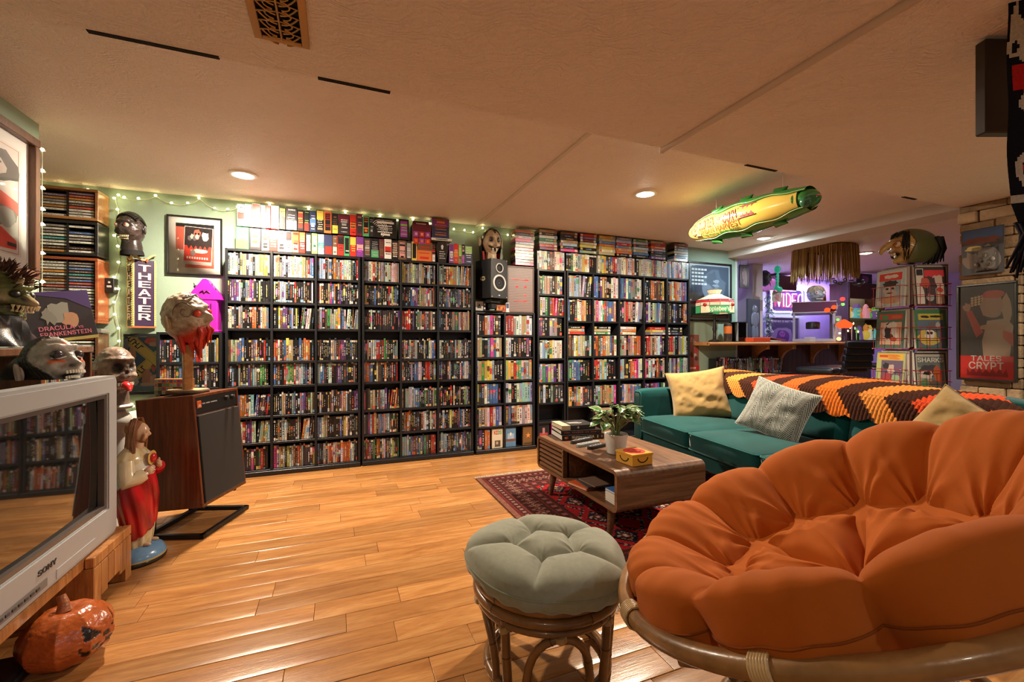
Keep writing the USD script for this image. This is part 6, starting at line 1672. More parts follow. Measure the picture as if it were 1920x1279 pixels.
t = thing('stool_cushion', 'round sage green tufted cushion resting on the rattan stool', 'cushion', (ST[0], ST[1], .342))
put('cover', G().grid(Q, GRN), 'cloth', t)
put('piping', G().tube(np.concatenate([P[-1], P[-1][:1]])[:-1] * V(1.006, 1.006, 1) + V(0, 0, -.01), .003, V(*GRN) * .9, 6, True), 'cloth', t)

# ---------------------------------------------------------------- papasan chair
PC, TI, PS = V(1.157, .731, .601), .442, -.8505
E1 = V(cos(PS) * cos(TI), sin(PS) * cos(TI), sin(TI)); E2 = V(-sin(PS), cos(PS), 0); EN = np.cross(E1, E2)
MP = np.eye(4); MP[:3, 0], MP[:3, 1], MP[:3, 2], MP[:3, 3] = E1, E2, EN, PC
RT2 = (.30, .15, .05)
t = thing('papasan_chair', 'large round rattan papasan chair frame in the right foreground', 'chair')
put('rim_ring', bamboo(arc3(c0, .55, 0, n=90)[:-1] @ MP[:3, :3].T + PC, .021, RT2, 14, .42, True), 'rattan', t)
bowl = lambda r: -.20 * (1 - (r / .55) ** 2) - .02
put('lower_ring', bamboo(arc3(c0, .30, bowl(.30), n=60)[:-1] @ MP[:3, :3].T + PC, .014, RT2, 10, .4, True), 'rattan', t)
for k in range(10):
    a = k * pi / 5 + .2; r_ = np.linspace(.54, .10, 9); put('bowl_rib', bamboo(np.stack([r_ * cos(a), r_ * sin(a), bowl(r_) - .012], 1) @ MP[:3, :3].T + PC, .011, RT2), 'rattan', t)
for k in range(6):                                                        # pale cane bindings on the rim
    a = math.radians((-151, -110, -70, 30, 100, 160)[k]); g = G(); an = np.linspace(0, 2 * pi, 13)[:-1]
    for j in range(7):
        b = a + (j - 3) * .009 * (1 if k else 1.6); g.tube([(V((.55 + .0245 * cos(x)) * cos(b), (.55 + .0245 * cos(x)) * sin(b), .0245 * sin(x))) for x in an] @ MP[:3, :3].T + PC, .0034, (.52, .36, .18), 5, True)
    put('cane_binding', g, 'rattan', t)
put('foot_ring', bamboo(arc3((PC[0] + .05, PC[1] - .05), .33, .02, n=60)[:-1], .018, RT2, 10, .4, True), 'rattan', t)
put('cradle_ring', bamboo(arc3((PC[0] + .05, PC[1] - .05), .27, .235, n=60)[:-1], .016, RT2, 10, .4, True), 'rattan', t)
for k in range(8):
    a = k * pi / 4 + .3; b = a + (.45 if k % 2 else -.45); C_ = V(PC[0] + .05, PC[1] - .05, 0)
    put('stand_cane', bamboo(np.array([C_ + V(.33 * cos(a), .33 * sin(a), .02), C_ + V(.27 * cos((a + b) / 2), .27 * sin((a + b) / 2), .14), C_ + V(.29 * cos(b), .29 * sin(b), .262)]), .0135, RT2), 'rattan', t)
bt = [(.52 * cos(q), .52 * sin(q)) for q in np.radians([4, 41, 71, 105, 138, 171, 204, 237, 270, 303, 336])]
se = [(b, (V(*b) / .52 * .985), .85) for b in bt] + [(bt[k], bt[(k + 1) % 11], .75) for k in range(11)] + [((0, 0), V(*bt[k]), .7) for k in range(0, 11, 2)]
u, v, h, Rg, A, d = tufted(.6, bt + [(0, 0)], se, 0, 0, n_r=130, n_a=540, seed=4, puff=.078, wr=.012, dip=.030, bw=.045, wd=.085, ex=.88)
Rc = .535; ed = np.clip(1 - Rg ** 9, 0, 1) ** .5
lob = np.ones(A.shape[1]); angs = np.radians([4, 41, 71, 105, 138, 171, 204, 237, 270, 303, 336])
dd = np.min(np.abs((A[0][:, None] - angs[None] + pi) % (2 * pi) - pi), 1); lob = 1 - .045 * np.exp(-(dd / .10) ** 1.2) + .012 * np.sin(A[0] * 3 + 1)
base = -.175 * (1 - Rg ** 2) + .004
sag = .055 * np.exp(-(((np.degrees(A) + 95 + 180) % 360 - 180) / 60) ** 2) * np.clip(Rg, 0, 1) ** 4 - .03 * np.exp(-((np.degrees(A) - 190 + 180) % 360 - 180) ** 2 / 60 ** 2) * Rg ** 3   # slumped front lip
rip = .0035 * np.sin(A * 44 + 6 * meshkit.fbm(np.stack([A * 2, Rg * 3, Rg * 0], -1), 2, 9)) * np.clip((Rg - .5) * 3, 0, 1) * np.clip(2.6 * (meshkit.fbm(np.stack([A * 3, Rg * 2 + 5, Rg * 0], -1), 2, 4) - .42), 0, 1)
Z = base + rip + (h * 1.0 + .02) * (.25 + .75 * ed) + .055 * np.exp(-((Rg - .82) / .2) ** 2) + sag
P = np.stack([u * Rc * (1 + (lob[None] - 1) * Rg), v * Rc * (1 + (lob[None] - 1) * Rg), Z], -1)
ph_ = np.linspace(0, 1, 34)[1:]; last = P[-1]; sides = []
for x in ph_:                                                             # rolled side and underside, creased under each tuft
    y = math.sin(min(x * 1.6, 1) * pi / 2); rad = 1 + .022 * sin(min(1, x * 1.9) * pi) - max(0, x - .35) * .9
    cr = (1 - .06 * np.exp(-(dd / .05) ** 1.2) * sin(min(1, x * 1.5) * pi)) + .006 * np.sin(A[0] * 31 + 5 * x) * sin(x * pi)
    rxy = rad * cr; zz = last[:, 2] + (-.045 - last[:, 2]) * y - max(0, x - .62) * .12
    zz = np.maximum(zz, -.20 * (1 - (np.hypot(last[:, 0], last[:, 1]) * rxy / .55) ** 2) - .005) if x > .5 else zz
    sides.append(np.stack([last[:, 0] * rxy, last[:, 1] * rxy, zz], -1))
Q = np.concatenate([P, np.array(sides), np.stack([0 * A[-1], 0 * A[-1], np.full(A.shape[1], -.21)], -1)[None]], 0); Q = np.concatenate([Q, Q[:, :1]], 1)
ORG = (.43, .105, .013)
t = thing('papasan_cushion', 'big burnt orange tufted round cushion filling the rattan papasan chair', 'cushion')
put('cover', G().grid(Q, ORG).xf(MP), 'orange_cotton', t)
sm = sides[5]; put('side_seam', G().tube(sm * V(1.002, 1.002, 1), .0022, V(*ORG) * .55, 5, True).xf(MP), 'orange_cotton', t)
for p in bt + [(0, 0)]:
    q = np.argmin((u - p[0]) ** 2 + (v - p[1]) ** 2); put('tuft_button', G().sph(P.reshape(-1, 3)[q] + V(0, 0, .002), (.012, .012, .006), ORG, 2).xf(MP), 'orange_cotton', t)
# ---------------------------------------------------------------- inflated corn cob under the ceiling
t = thing('inflated_corn_cob', 'inflated yellow corn cob with green husk and red lettering hanging under the ceiling', 'inflatable')
YL0, YR0, CX, CZ, RC = 2.87, 1.83, 2.76, 1.955, .118
Lc = YL0 - YR0


def corn(s, ph, k=1.0):
    """s from the pointed far end to the stalk; ph from straight towards the room, up positive"""
    r = RC * np.clip(np.sin(np.clip(s, 0, 1) ** .75 * pi * .86 + .02), .02, 1) ** .62 * k
    return np.stack([CX - r * np.cos(ph), YL0 - s * Lc + 0 * r, CZ + r * np.sin(ph)], -1)


s, ph = np.meshgrid(np.linspace(0, .93, 60), np.linspace(0, 2 * pi, 49), indexing='ij')
P = corn(s, ph); ker = (.004 * np.abs(np.sin(s * 62)) * np.abs(np.sin(ph * 10)))[..., None]
put('cob', G().grid(P[:, ::-1] * 1.0 + 0 * ker, V(.60, .43, .085)), 'gloss', t)
for k, (a0, a1) in enumerate(((-2.4, -.62), (.62, 2.4))):                   # two husk leaves with wavy pale edge
    sg_ = -1 if k == 0 else 1
    s, w = np.meshgrid(np.linspace(.06, .97, 70), np.linspace(0, 1, 16), indexing='ij')
    edge = (.84 if k == 0 else .60) + .08 * np.sin(s * 26 + k) + 1.2 * np.clip(.34 - s, 0, 1) * 1.4 - .5 * np.clip(s - .80, 0, 1)
    A = sg_ * (edge + w * (2.6 - edge)); put('husk_leaf', G().grid(corn(s, A, 1.045 + .02 * w)[:, ::sg_], V(.03, .20, .035)), 'gloss', t)
    put('husk_edge', G().tube(corn(s[:, 0], sg_ * (edge[:, 0] + .10), 1.06), .0028, (.45, .5, .25), 5), 'gloss', t)
    for q in range(3):
        put('husk_tip', G().tube(corn(np.array([.25 + .25 * q, .30 + .25 * q, .33 + .25 * q]), np.full(3, sg_ * 1.5), np.array([1.0, 1.1, 1.28])), [.03, .02, .004], (.02, .13, .025), 8), 'gloss', t)
g = G().sph((CX, YR0 + .055, CZ), (.075, .075, .06), (.025, .15, .03), 3).sph((CX - .05, YR0 + .03, CZ - .03), (.035, .035, .035), (.02, .12, .06), 2).sph((CX, YR0 + .10, CZ + .0), (.085, .05, .075), (.025, .15, .03), 3)
put('stalk', g, 'gloss', t)
put('valve', G().tube([(CX - .02, YR0 - .015, CZ), (CX - .02, YR0 - .04, CZ)], .005, (.5, .12, .10), 8), 'gloss', t)


def corn_text(g, txt, s0, s1, ph0, h, col, taper=0, bold=True):
    m = text_of(txt, bold); v = m.vertices.copy(); b = m.bounds; x = (v[:, 0] - b[0][0]) / (b[1][0] - b[0][0]); y = v[:, 1] * h
    sx = s0 + (s1 - s0) * x; r = RC * np.sin(sx ** .75 * pi * .86 + .02) ** .62
    g.add(corn(sx, ph0 + (y * (1 + taper * x)) / r * .9, 1.019 + v[:, 2] / .002 * .005), m.faces, col)


g = G(); R1, R2 = (.28, .03, .02), (.55, .11, .03)
corn_text(g, 'CHILDREN', .115, .345, -.22, .056, (.16, .05, .02), .5); corn_text(g, 'OF', .365, .40, .05, .022, R1); corn_text(g, 'THE', .355, .41, -.22, .022, (.3, .25, .2)); corn_text(g, 'CORN', .42, .545, -.24, .074, R1, .2); corn_text(g, 'III', .565, .66, -.20, .095, R1)
corn_text(g, 'URBAN HARVEST', .17, .56, -.60, .034, R2, .3); corn_text(g, 'The Horror Starts Soon!', .20, .53, -.80, .017, (.05, .14, .03), .2)
for dz in (-.24, .50):
    g.tube(corn(np.linspace(.55, .675, 6), np.full(6, dz), 1.02), .0035, R1, 5)
put('lettering', g, 'print', t)
a = np.linspace(.5, 4.0, 16); put('sickle_print', G().tube(corn(.115 - .03 * np.sin(a) * -1 * -1 + .0, -.18 + .42 * np.cos(a), 1.02), np.linspace(.002, .005, 16), (.30, .03, .02), 6).tube(corn(np.linspace(.13, .19, 5), np.full(5, -.66), 1.03), .005, (.25, .30, .16), 6), 'print', t)
put('hanging_line', G().tube([(CX, 2.6, CZ + .09), (CX, 2.6, ZC - .001)], .0015, (.5, .5, .5), 5).tube([(CX, 2.05, CZ + .1), (CX, 2.05, ZC - .001)], .0015, (.5, .5, .5), 5), 'paint', t)

# ---------------------------------------------------------------- posters at the right end of the back wall
def draw_fog(g, M, w, h):
    g.rect(M, -w / 2, -h / 2, w / 2, h / 2, 0, (.36, .40, .44)); g.rect(M, -w * .47, -h * .47, w * .47, h * .47, .0004, (.07, .09, .13))
    for k, (x, y, rx, ry, c) in enumerate(((.05, .05, .34, .32, (.11, .14, .19)), (.0, .02, .22, .24, (.16, .19, .25)), (-.28, -.1, .14, .34, (.05, .06, .09)), (.06, .22, .13, .15, (.09, .11, .15)), (.16, .2, .07, .03, (.26, .30, .36)), (.15, .12, .08, .02, (.24, .28, .34)), (.2, -.3, .2, .15, (.05, .06, .1)))):
        g.poly(blob(x * w, y * h, rx * w, ry * h, 70 + k, j=.25), M, .0006 + .0001 * k, c)
    for k in range(5):
        for i in range(5 - k % 2):
            g.rect(M, -w * .44 + i * w * .075, h * (.38 - .065 * k), -w * .44 + i * w * .075 + w * .06, h * (.415 - .065 * k), .0016, (.55, .55, .55))
    for k, (x, y, ww) in enumerate(((.05, -.02, .3), (.1, -.09, .26), (.12, -.17, .38))):
        for i in range(5):
            g.poly(blob(x * w + i * ww * w / 5, y * h - .006 * i, ww * w / 12, .022, k * 7 + i), M, .0017, (.6, .6, .58))
    g.rect(M, -w * .42, -h * .46, w * .4, -h * .43, .0016, (.35, .2, .2))


poster('framed_poster', 'large black framed misty blue-black poster at the right end of the back wall', BACK(4.26, 1.66), .70, .72, .022, BLK2, 0, draw=draw_fog)


def draw_low(c1):
    def d(g, M, w, h):
        g.rect(M, -w / 2, -h / 2, w / 2, h / 2, 0, c1)
        for k in range(12):
            r_ = np.random.default_rng(k); g.poly(blob(r_.uniform(-.35, .35) * w, r_.uniform(-.3, .4) * h, .09 * w, .07 * h, k, j=.3), M, .0005 + .0001 * k, [(.4, .06, .05), (.45, .38, .3), (.1, .04, .04), (.3, .2, .16)][k % 4])
        g.rect(M, -w / 2, -h / 2, w / 2, -h * .36, .002, (.5, .03, .02)); g.rect(M, -w * .3, -h * .46, w * .3, -h * .4, .0024, (.5, .45, .4))
    return d


poster('unframed_poster', 'reddish unframed poster low on the wall right of the wide tape bookcase', BACK(3.965, .92), .25, .44, .004, (.1, .1, .1), 0, draw=draw_low((.26, .10, .08)), glass=False, cat='poster', fd=.006)
poster('unframed_poster', 'pale unframed poster below the reddish one, right of the wide tape bookcase', BACK(3.965, .55), .25, .27, .004, (.1, .1, .1), 0, draw=draw_low((.45, .38, .32)), glass=False, cat='poster', fd=.006)

# ---------------------------------------------------------------- the bar
vc('lit_glass_base', .3)
mat('lit_glass', {'a': ('attribute', {'attribute': 'col'}), 'p': ('principled_bsdf', dict(roughness=.25, emission_strength=.42))}, [('a.color', 'p.base_color'), ('a.color', 'p.emission_color')], col=True)
mat('toy_plastic', {'a': ('attribute', {'attribute': 'col'}), 'p': ('principled_bsdf', dict(roughness=.3, emission_strength=.30))}, [('a.color', 'p.base_color'), ('a.color', 'p.emission_color')], col=True)  # glow put into the colour, for toys and the hanging skeleton
t = thing('bar_counter', 'oak topped home bar counter with dark cherry plank front and curved corbels', 'bar counter')
top = sg.Polygon([(4.0, 3.88), (5.42, 3.88), (5.55, 3.89), (8.3, 4.36), (8.3, 4.92), (5.4, 4.46), (4.73, 4.46), (4.73, 4.108), (4.0, 4.108)]).buffer(-.012).buffer(.012, 4)
put('counter_top', G().poly(top, frame((0, 0, 1.008), (1, 0, 0), (0, 1, 0)), .042, (.4, .2, .08)), 'bar_oak', t)
put('nosing', G().tube([(4.0, 3.88, 1.029), (5.42, 3.88, 1.029), (5.55, 3.89, 1.029), (8.3, 4.36, 1.029)], .021, (.4, .2, .08), 10), 'bar_oak', t)
pts = [(4.74, 4.13), (5.45, 4.13), (8.3, 4.61)]
for (x0, y0), (x1, y1) in zip(pts[:-1], pts[1:]):
    L = math.hypot(x1 - x0, y1 - y0); n_ = max(1, round(L / .125)); ang = math.degrees(math.atan2(y1 - y0, x1 - x0))
    for k in range(n_):
        q = (k + .5) / n_; put('plank', G().box((x0 + (x1 - x0) * q, y0 + (y1 - y0) * q, .503), (L / n_ - .003, .022, 1.005), (.06, .02, .01), .002, rot('z', ang)), 'cherry_v', t)
arc = [(0, 0), (0, -.26), (.03, -.26)] + [(.03 + .19 * (1 - cos(a)), -.26 + .19 * sin(a) + .02) for a in np.linspace(.2, pi / 2, 8)] + [(.22, 0)]
for (x, y, ang) in ((5.02, 4.12, -90), (5.50, 4.12, -90), (6.35, 4.27, -80), (7.2, 4.42, -80)):
    d_ = V(cos(math.radians(ang)), sin(math.radians(ang)), 0); put('corbel', G().poly(arc, frame((x, y, 1.007), d_, (0, 0, 1)), .045, (.4, .2, .08)), 'bar_oak', t)


def bar_stool(x, y, rz, label, back=True):
    t = thing('bar_stool', label, 'bar stool', (x, y, 0), rz); LB = (.014, .015, .019)
    for k in range(2):
        put('seat', pad((0, -.10 + .2 * k, .70), (.42, .2, .075), .03, .01, LB), 'leather', t)
    if back:
        for k in range(4):
            put('back_pad', pad((0, .225 + .014 * k, .765 + .083 * k), (.41, .055, .086), .022, .006, LB).xf(np.eye(3)), 'leather', t)
    put('column', G().cyl((0, 0, .02), (0, 0, .67), .026, col=(.6, .6, .6)), 'chrome', t); put('base_plate', G().lathe([(0, .0), (.2, .0), (.2, .008), (.05, .022), (.03, .05)], (.6, .6, .6), n=32), 'chrome', t)
    put('foot_ring', G().tube(arc3((0, -.13), .11, .28, n=24)[:-1], .010, (.6, .6, .6), 8, True).cyl((0, 0, .28), (0, -.05, .28), .012, col=(.6, .6, .6)), 'chrome', t)


bar_stool(6.05, 3.70, 168, 'black leather bar stool with tall padded backrest at the bar, turned from the camera')
bar_stool(5.55, 3.62, 100, 'backless view of black bar stool seat left of the tall padded one', False)
bar_stool(7.15, 3.85, 170, 'black bar stool seat partly hidden by the magazine rack', False)

# stained glass lamp
t = thing('stained_glass_lamp', 'lit stained glass lamp with apples and lettering on the left end of the bar', 'lamp', (4.17, 3.955, 1.0505))
put('lamp_base', G().lathe([(0, 0), (.07, 0), (.065, .015), (.02, .03), (.016, .12), (.024, .15), (.014, .2), (.014, .33)], (.015, .012, .012), n=24), 'paint', t)
N_ = 12; cr, sl_, gn = (.66, .50, .30), (.64, .52, .34), (.06, .28, .10)
ring = lambda r, z, k, o=0: V(r * cos((k + o) * 2 * pi / N_), r * sin((k + o) * 2 * pi / N_), z)
for k in range(N_):
    for nm, (r0, z0_, r1, z1_), c in (('crown_panel', (.06, .565, .085, .615), cr), ('slope_panel', (.205, .49, .06, .565), sl_), ('band_panel', (.212, .462, .205, .49), (.55, .03, .03)), ('petal_panel', (.214, .42, .212, .462), (.62, .46, .30)), ('skirt_panel', (.214, .335, .214, .42), gn if k % 3 else (.62, .48, .28))):
        a, b, c_, d_ = ring(r0, z0_, k, .02), ring(r0, z0_, k + 1, -.02), ring(r1, z1_, k + 1, -.02), ring(r1, z1_, k, .02)
        put(nm, G().add(np.array([a, b, c_, d_]), [[0, 1, 2, 3]], c), 'lit_glass', t)
g = G()
for r, z in ((.214, .335), (.214, .42), (.212, .462), (.206, .49), (.06, .565), (.085, .615)):
    g.tube(np.array([ring(r, z, k) for k in range(N_)]), .0025, (.02, .018, .015), 5, True)
for k in range(0, N_, 3):
    q = ring(.212, .43, k + .5); g.sph(q, .022, (.5, .03, .03), 2)
put('leading', g, 'paint', t)
th_ = math.radians(-126); g = G(); m = text_of("Applebee's", True); b = m.bounds; v = m.vertices.copy(); x = (v[:, 0] - (b[0][0] + b[1][0]) / 2) / (b[1][0] - b[0][0]) * .26
a = th_ + x / .214; g.add(np.stack([(.2175 + v[:, 2]) * np.cos(a), (.2175 + v[:, 2]) * np.sin(a), .357 + v[:, 1] * .048], -1), m.faces, (.66, .58, .40)); put('lettering', g, 'lit_glass', t)
put('lamp_bulb', G().sph((0, 0, .46), .03, (1, 1, 1), 2), 'amber_glow', t)

CT = 1.0508                                                               # bar top height


def block(name, label, c, parts, cat, rz=0):
    t = thing(name, label, cat, c, rz)
    for n_, g, m in parts:
        put(n_, g, m, t)
    return t


block('binder', 'orange-red ring binder lying on the bar beside the stained glass lamp', (4.86, 3.98, CT), [('cover', G().box((0, 0, .025), (.30, .20, .05), (.62, .07, .02), .004), 'print')], 'binder')
block('binder', 'dark red binder leaning on white papers right of the orange one', (5.19, 4.02, CT), [('cover', G().box((0, 0, .035), (.30, .2, .012), (.30, .02, .04), .003, rot('y', 7)), 'print'), ('papers', G().box((-.03, 0, .012), (.22, .18, .022), (.6, .58, .55), .002), 'matte')], 'binder')
block('pillar_candle', 'dark jar candle with orange label near the stained glass lamp', (4.43, 4.0, CT), [('jar', G().lathe([(0, 0), (.045, 0), (.047, .10), (.046, .21), (.03, .225), (0, .225)], (.05, .035, .03), n=24), 'gloss'), ('label_band', G().lathe([(.0475, .10), (.0478, .19)], (.60, .14, .03), n=24), 'print')], 'candle')
block('display_case', 'small clear display case with a white figure on the bar', (4.66, 4.05, CT), [('pane', G().box((0, -.06, .12), (.15, .003, .24), (1, 1, 1)).box((0, .06, .12), (.15, .003, .24), (1, 1, 1)), 'glass_pane'), ('case_frame', G().box((0, 0, .004), (.16, .13, .008), BLK2).box((0, 0, .24), (.16, .13, .008), BLK2).box((-.076, -.06, .12), (.008, .008, .24), (.3, .3, .32)).box((.076, -.06, .12), (.008, .008, .24), (.3, .3, .32)), 'plastic'), ('figure', G().lathe([(0, .01), (.03, .01), (.026, .06), (.018, .09), (.024, .12), (.022, .14), (0, .16)], (.55, .55, .58), n=16), 'paint')], 'display case')
# relief figure in a tall frame
g = G().box((0, 0, .29), (.27, .035, .58), (.06, .07, .11), .004); fig = G()
for c, r in (((0, -.02, .44), (.05, .03, .06)), ((0, -.02, .30), (.07, .03, .12)), ((-.06, -.025, .30), (.02, .02, .08)), ((.06, -.025, .32), (.02, .02, .08)), ((-.03, -.02, .13), (.03, .025, .11)), ((.035, -.02, .13), (.03, .025, .11))):
    fig.sph(c, r, (.20, .23, .33), 3)
block('relief_panel', 'tall dark framed panel with a raised standing figure behind the binders', (5.27, 4.34, CT), [('panel', g, 'paint'), ('relief', fig, 'porcelain')], 'wall decoration', 8)
g = G(); r_ = np.random.default_rng(17)
for k in range(190):
    z = r_.uniform(.02, .66); p = V(r_.uniform(-.05, .05), r_.uniform(-.04, .03), z); d_ = V(r_.uniform(-1, 1), r_.uniform(-1, .2), r_.uniform(-.8, .3)); d_ /= np.linalg.norm(d_); L = r_.uniform(.05, .09); w_ = np.cross(d_, (0, 0, 1)); w_ /= np.linalg.norm(w_) + 1e-6
    g.add(np.array([p, p + d_ * L * .5 + w_ * L * .16, p + d_ * L, p + d_ * L * .5 - w_ * L * .16]), [[0, 1, 2, 3]], V(.34, .44, .48) * r_.uniform(.6, 1.4))
block('leaf_garland', 'frosty green leaf garland standing on the bar beside the neon sign', (5.58, 4.36, CT), [('leaves', g, 'paint'), ('stem', G().tube([(0, 0, 0), (.01, 0, .3), (-.01, 0, .62)], .006, (.1, .15, .1), 6), 'paint')], 'garland')
# neon VIDEO sign in a window panel
t = thing('neon_sign', 'glowing red neon VIDEO sign with white neon border behind the bar', 'neon sign', (7.38, 5.38, 1.77), scale=1.2)
put('backing', G().box((0, .02, 0), (.74, .02, .36), (.05, .03, .12), .004), 'gloss', t)
for nm, pts_ in (('V', [[(-.27, .10), (-.215, -.09), (-.16, .10)]]), ('I', [[(-.12, .10), (-.12, -.09)]]), ('D', [[(-.065, -.09), (-.065, .10), (-.02, .10), (.022, .06), (.022, -.05), (-.02, -.09), (-.065, -.09)]]), ('E', [[(.15, .10), (.065, .10), (.065, -.09), (.15, -.09)], [(.065, .005), (.13, .005)]]), ('O', [[(.235 + .05 * cos(a), .005 + .095 * sin(a)) for a in np.linspace(0, 2 * pi, 20)]])):
    g = G()
    for p in pts_:
        p = np.array(p); q = []
        for a, b in zip(p[:-1], p[1:]):
            q += [a + (b - a) * k / 4 for k in range(4)]
        q.append(p[-1]); q = np.array(q); g.tube(np.stack([q[:, 0], np.full(len(q), -.02), q[:, 1]], 1), .0085, n=8)
    put('neon_letter', g, 'neon_red', t)
o = sg.box(-.36, -.17, .36, .17).buffer(-.05).buffer(.05, 5); q = np.array(o.exterior.coords)[:-1]; qq = []
for a, b in zip(q, np.roll(q, -1, 0)):
    qq += [a + (b - a) * k / 4 for k in range(4)]
qq = np.array(qq); put('neon_border', G().tube(np.stack([qq[:, 0], np.full(len(qq), -.015), qq[:, 1]], 1), .012, n=8, closed=True), 'neon_white', t)


def draw_ghost(g, M, w, h):
    g.rect(M, -w / 2, -h / 2, w / 2, h / 2, 0, (.06, .06, .14)); g.poly(blob(0, -.1 * h, .36 * w, .34 * h, 3, j=.12), M, .0006, (.24, .23, .33)); g.poly(blob(0, -.05 * h, .2 * w, .22 * h, 5, j=.2), M, .0010, (.10, .05, .17)); g.poly(blob(0, .02 * h, .09 * w, .09 * h, 6, j=.15), M, .0014, (.30, .12, .32))
    for x in (-.03, .03):
        g.poly(sg.Point(x * w, .03 * h).buffer(.012), M, .0018, (.02, .01, .04))
    g.rect(M, -w / 2, h * .36, w / 2, h * .44, .0006, (.05, .05, .12)); g.text('TERRIFIED IS NOT THE', .03, M @ frame((0, h * .38, .001), (1, 0, 0), (0, 1, 0)), (.5, .5, .62), .0006, fit=w * .8); g.rect(M, -w / 2, -h * .3, w / 2, -h * .29, .0016, (.3, .3, .4))


poster('window_poster', 'violet monster poster lettered TERRIFIED IS NOT THE under the neon sign', frame((7.30, 5.44, 1.17), (1, 0, 0), (0, 0, 1)), .85, .62, .02, (.2, .2, .28), 0, draw=draw_ghost, glass=False, cat='poster')
block('banner', 'black cloth banner with pale figures hanging behind the teal wall corner', (0, 0, 0), [('cord', G().tube([(5.22, 4.5, 2.12), (5.22, 4.5, ZC - .001)], .003, (.4, .4, .4), 5), 'paint'), ('cord', G().tube([(5.36, 4.5, 2.12), (5.36, 4.5, ZC - .001)], .003, (.4, .4, .4), 5), 'paint'), ('cloth', G().box((5.29, 4.50, 1.96), (.18, .012, .32), (.014, .013, .016), .002).poly(blob(5.29, 1.96, .03, .12, 4, j=.4), frame((0, 4.4935, 0), (1, 0, 0), (0, 0, 1)), .001, (.42, .40, .42)).poly(blob(5.315, 1.94, .02, .10, 6, j=.4), frame((0, 4.4925, 0), (1, 0, 0), (0, 0, 1)), .001, (.5, .48, .48)).poly(blob(5.255, 1.96, .018, .06, 9, j=.4), frame((0, 4.4925, 0), (1, 0, 0), (0, 0, 1)), .001, (.4, .3, .3)), 'print')], 'banner')
put('wall_pier', G().box((5.74, 4.80, 1.095), (.2, .3, 2.186), (.58, .55, .53)), 'wall_paint', label='white wall pier between the black banner and the dark hanging mask', cat='wall pier', kind='structure')
rd = (.08, .07, .12)
P = [('face', head([(0, -6, 8, 10, .012, None, 0, False), (25, 8, 12, 8, -.014, (.01, .01, .012), 1, True), (0, -32, 20, 8, -.012, (.01, .008, .01), 1, False)], rd, 4, (.045, .04, .05), (.003, 60), 2), 'latex_gloss')]
g = G(); r_ = np.random.default_rng(3)
for k in range(40):
    a = r_.uniform(40, 320); e = r_.uniform(-40, 80); p = on(a, e, rd); g.tube([p, p * 1.25 + V(0, 0, -.03), p * 1.5 + V(0, 0, -.08)], [.006, .004, .001], (.02, .018, .022), 5)
P.append(('hair', g, 'matte')); mask('rubber_mask', 'dark shaggy mask hanging against the pale wall left of the neon sign', (5.98, 4.72, 2.0), aim(-70), P)
g = G().sph((0, 0, .13), (.045, .04, .05), (.02, .36, .20), 2).tube([(0, 0, .12), (.004, 0, .05), (0, 0, -.10)], .014, (.02, .36, .20), 8).tube([(0, 0, -.09), (-.03, 0, -.13), (.02, -.02, -.16), (.08, 0, -.16)], [.02, .035, .04, .02], (.02, .33, .19), 8)
for k in range(4):
    g.tube([(-.03, 0, .08 - .04 * k), (0, -.015, .075 - .04 * k), (.03, 0, .08 - .04 * k)], .006, (.02, .36, .20), 6)
block('skeleton_ornament', 'bright green plastic skeleton ornament hanging from the bar ceiling', (5.82, 4.40, 1.95), [('skeleton', g, 'toy_plastic'), ('string', G().tube([(0, 0, .17), (0, 0, ZC - 1.951)], .002, (.4, .4, .4), 5), 'paint')], 'ornament')
block('blister_card', 'carded toy with pale backing hung under the green skeleton', (5.87, 4.45, 1.69), [('card', G().box((0, 0, 0), (.18, .01, .13), (.40, .42, .32), .001).poly(blob(0, 0, .04, .05, 4, j=.4), frame((0, -.006, 0), (1, 0, 0), (0, 0, 1)), .001, (.45, .2, .2)), 'print')], 'toy')
# thatched fringe shade
t = thing('thatch_shade', 'wide drum shade of hanging tan raffia fringe under the bar ceiling', 'thatch shade', (5.50, 3.55, 0))
put('top_ring', G().lathe([(.0, ZC - .004), (.32, ZC - .004), (.325, ZC - .03), (.31, ZC - .03)], (.25, .15, .06), n=48), 'matte', t)
g = G(); r_ = np.random.default_rng(9)
for k in range(430):
    a = r_.uniform(0, 2 * pi); r = .32 + r_.uniform(-.02, .012); L = r_.uniform(.27, .40); z = ZC - .015; w_ = r_.uniform(-.03, .03)
    g.tube([(r * cos(a), r * sin(a), z), ((r + .01) * cos(a + w_ * .5), (r + .01) * sin(a + w_ * .5), z - L * .5), ((r + .016) * cos(a + w_), (r + .016) * sin(a + w_), z - L)], [.0055, .0045, .003], V(.42, .26, .10) * r_.uniform(.5, 1.25), 4)
put('fringe_strands', g, 'matte', t, kind='stuff')
g = G()
for c in ((-.16, -.27), (.18, -.27)):
    for k in range(6):
        x = c[0] - .12 + .045 * k; z = 1.765 - .05 * sin(k / 5 * pi); R_ = rot('x', 90 * (k % 2)); an = np.linspace(0, 2 * pi, 11)[:-1]
        g.tube(np.stack([.028 * np.cos(an), .016 * np.sin(an), 0 * an], 1) @ R_.T + V(x, c[1], z), .006, (.06, .06, .09), 6, True)
put('chain_links', g, 'plastic', t)
block('upper_cabinet', 'dark red wooden wall cabinet above the bar, left of the thatch', (7.0, 5.28, 2.03), [('door', G().box((0, 0, 0), (.5, .3, .24), (.12, .03, .03), .004), 'cherry_v'), ('led_strip', G().box((0, -.14, -.125), (.46, .02, .01)), 'purple_strip')], 'cabinet')
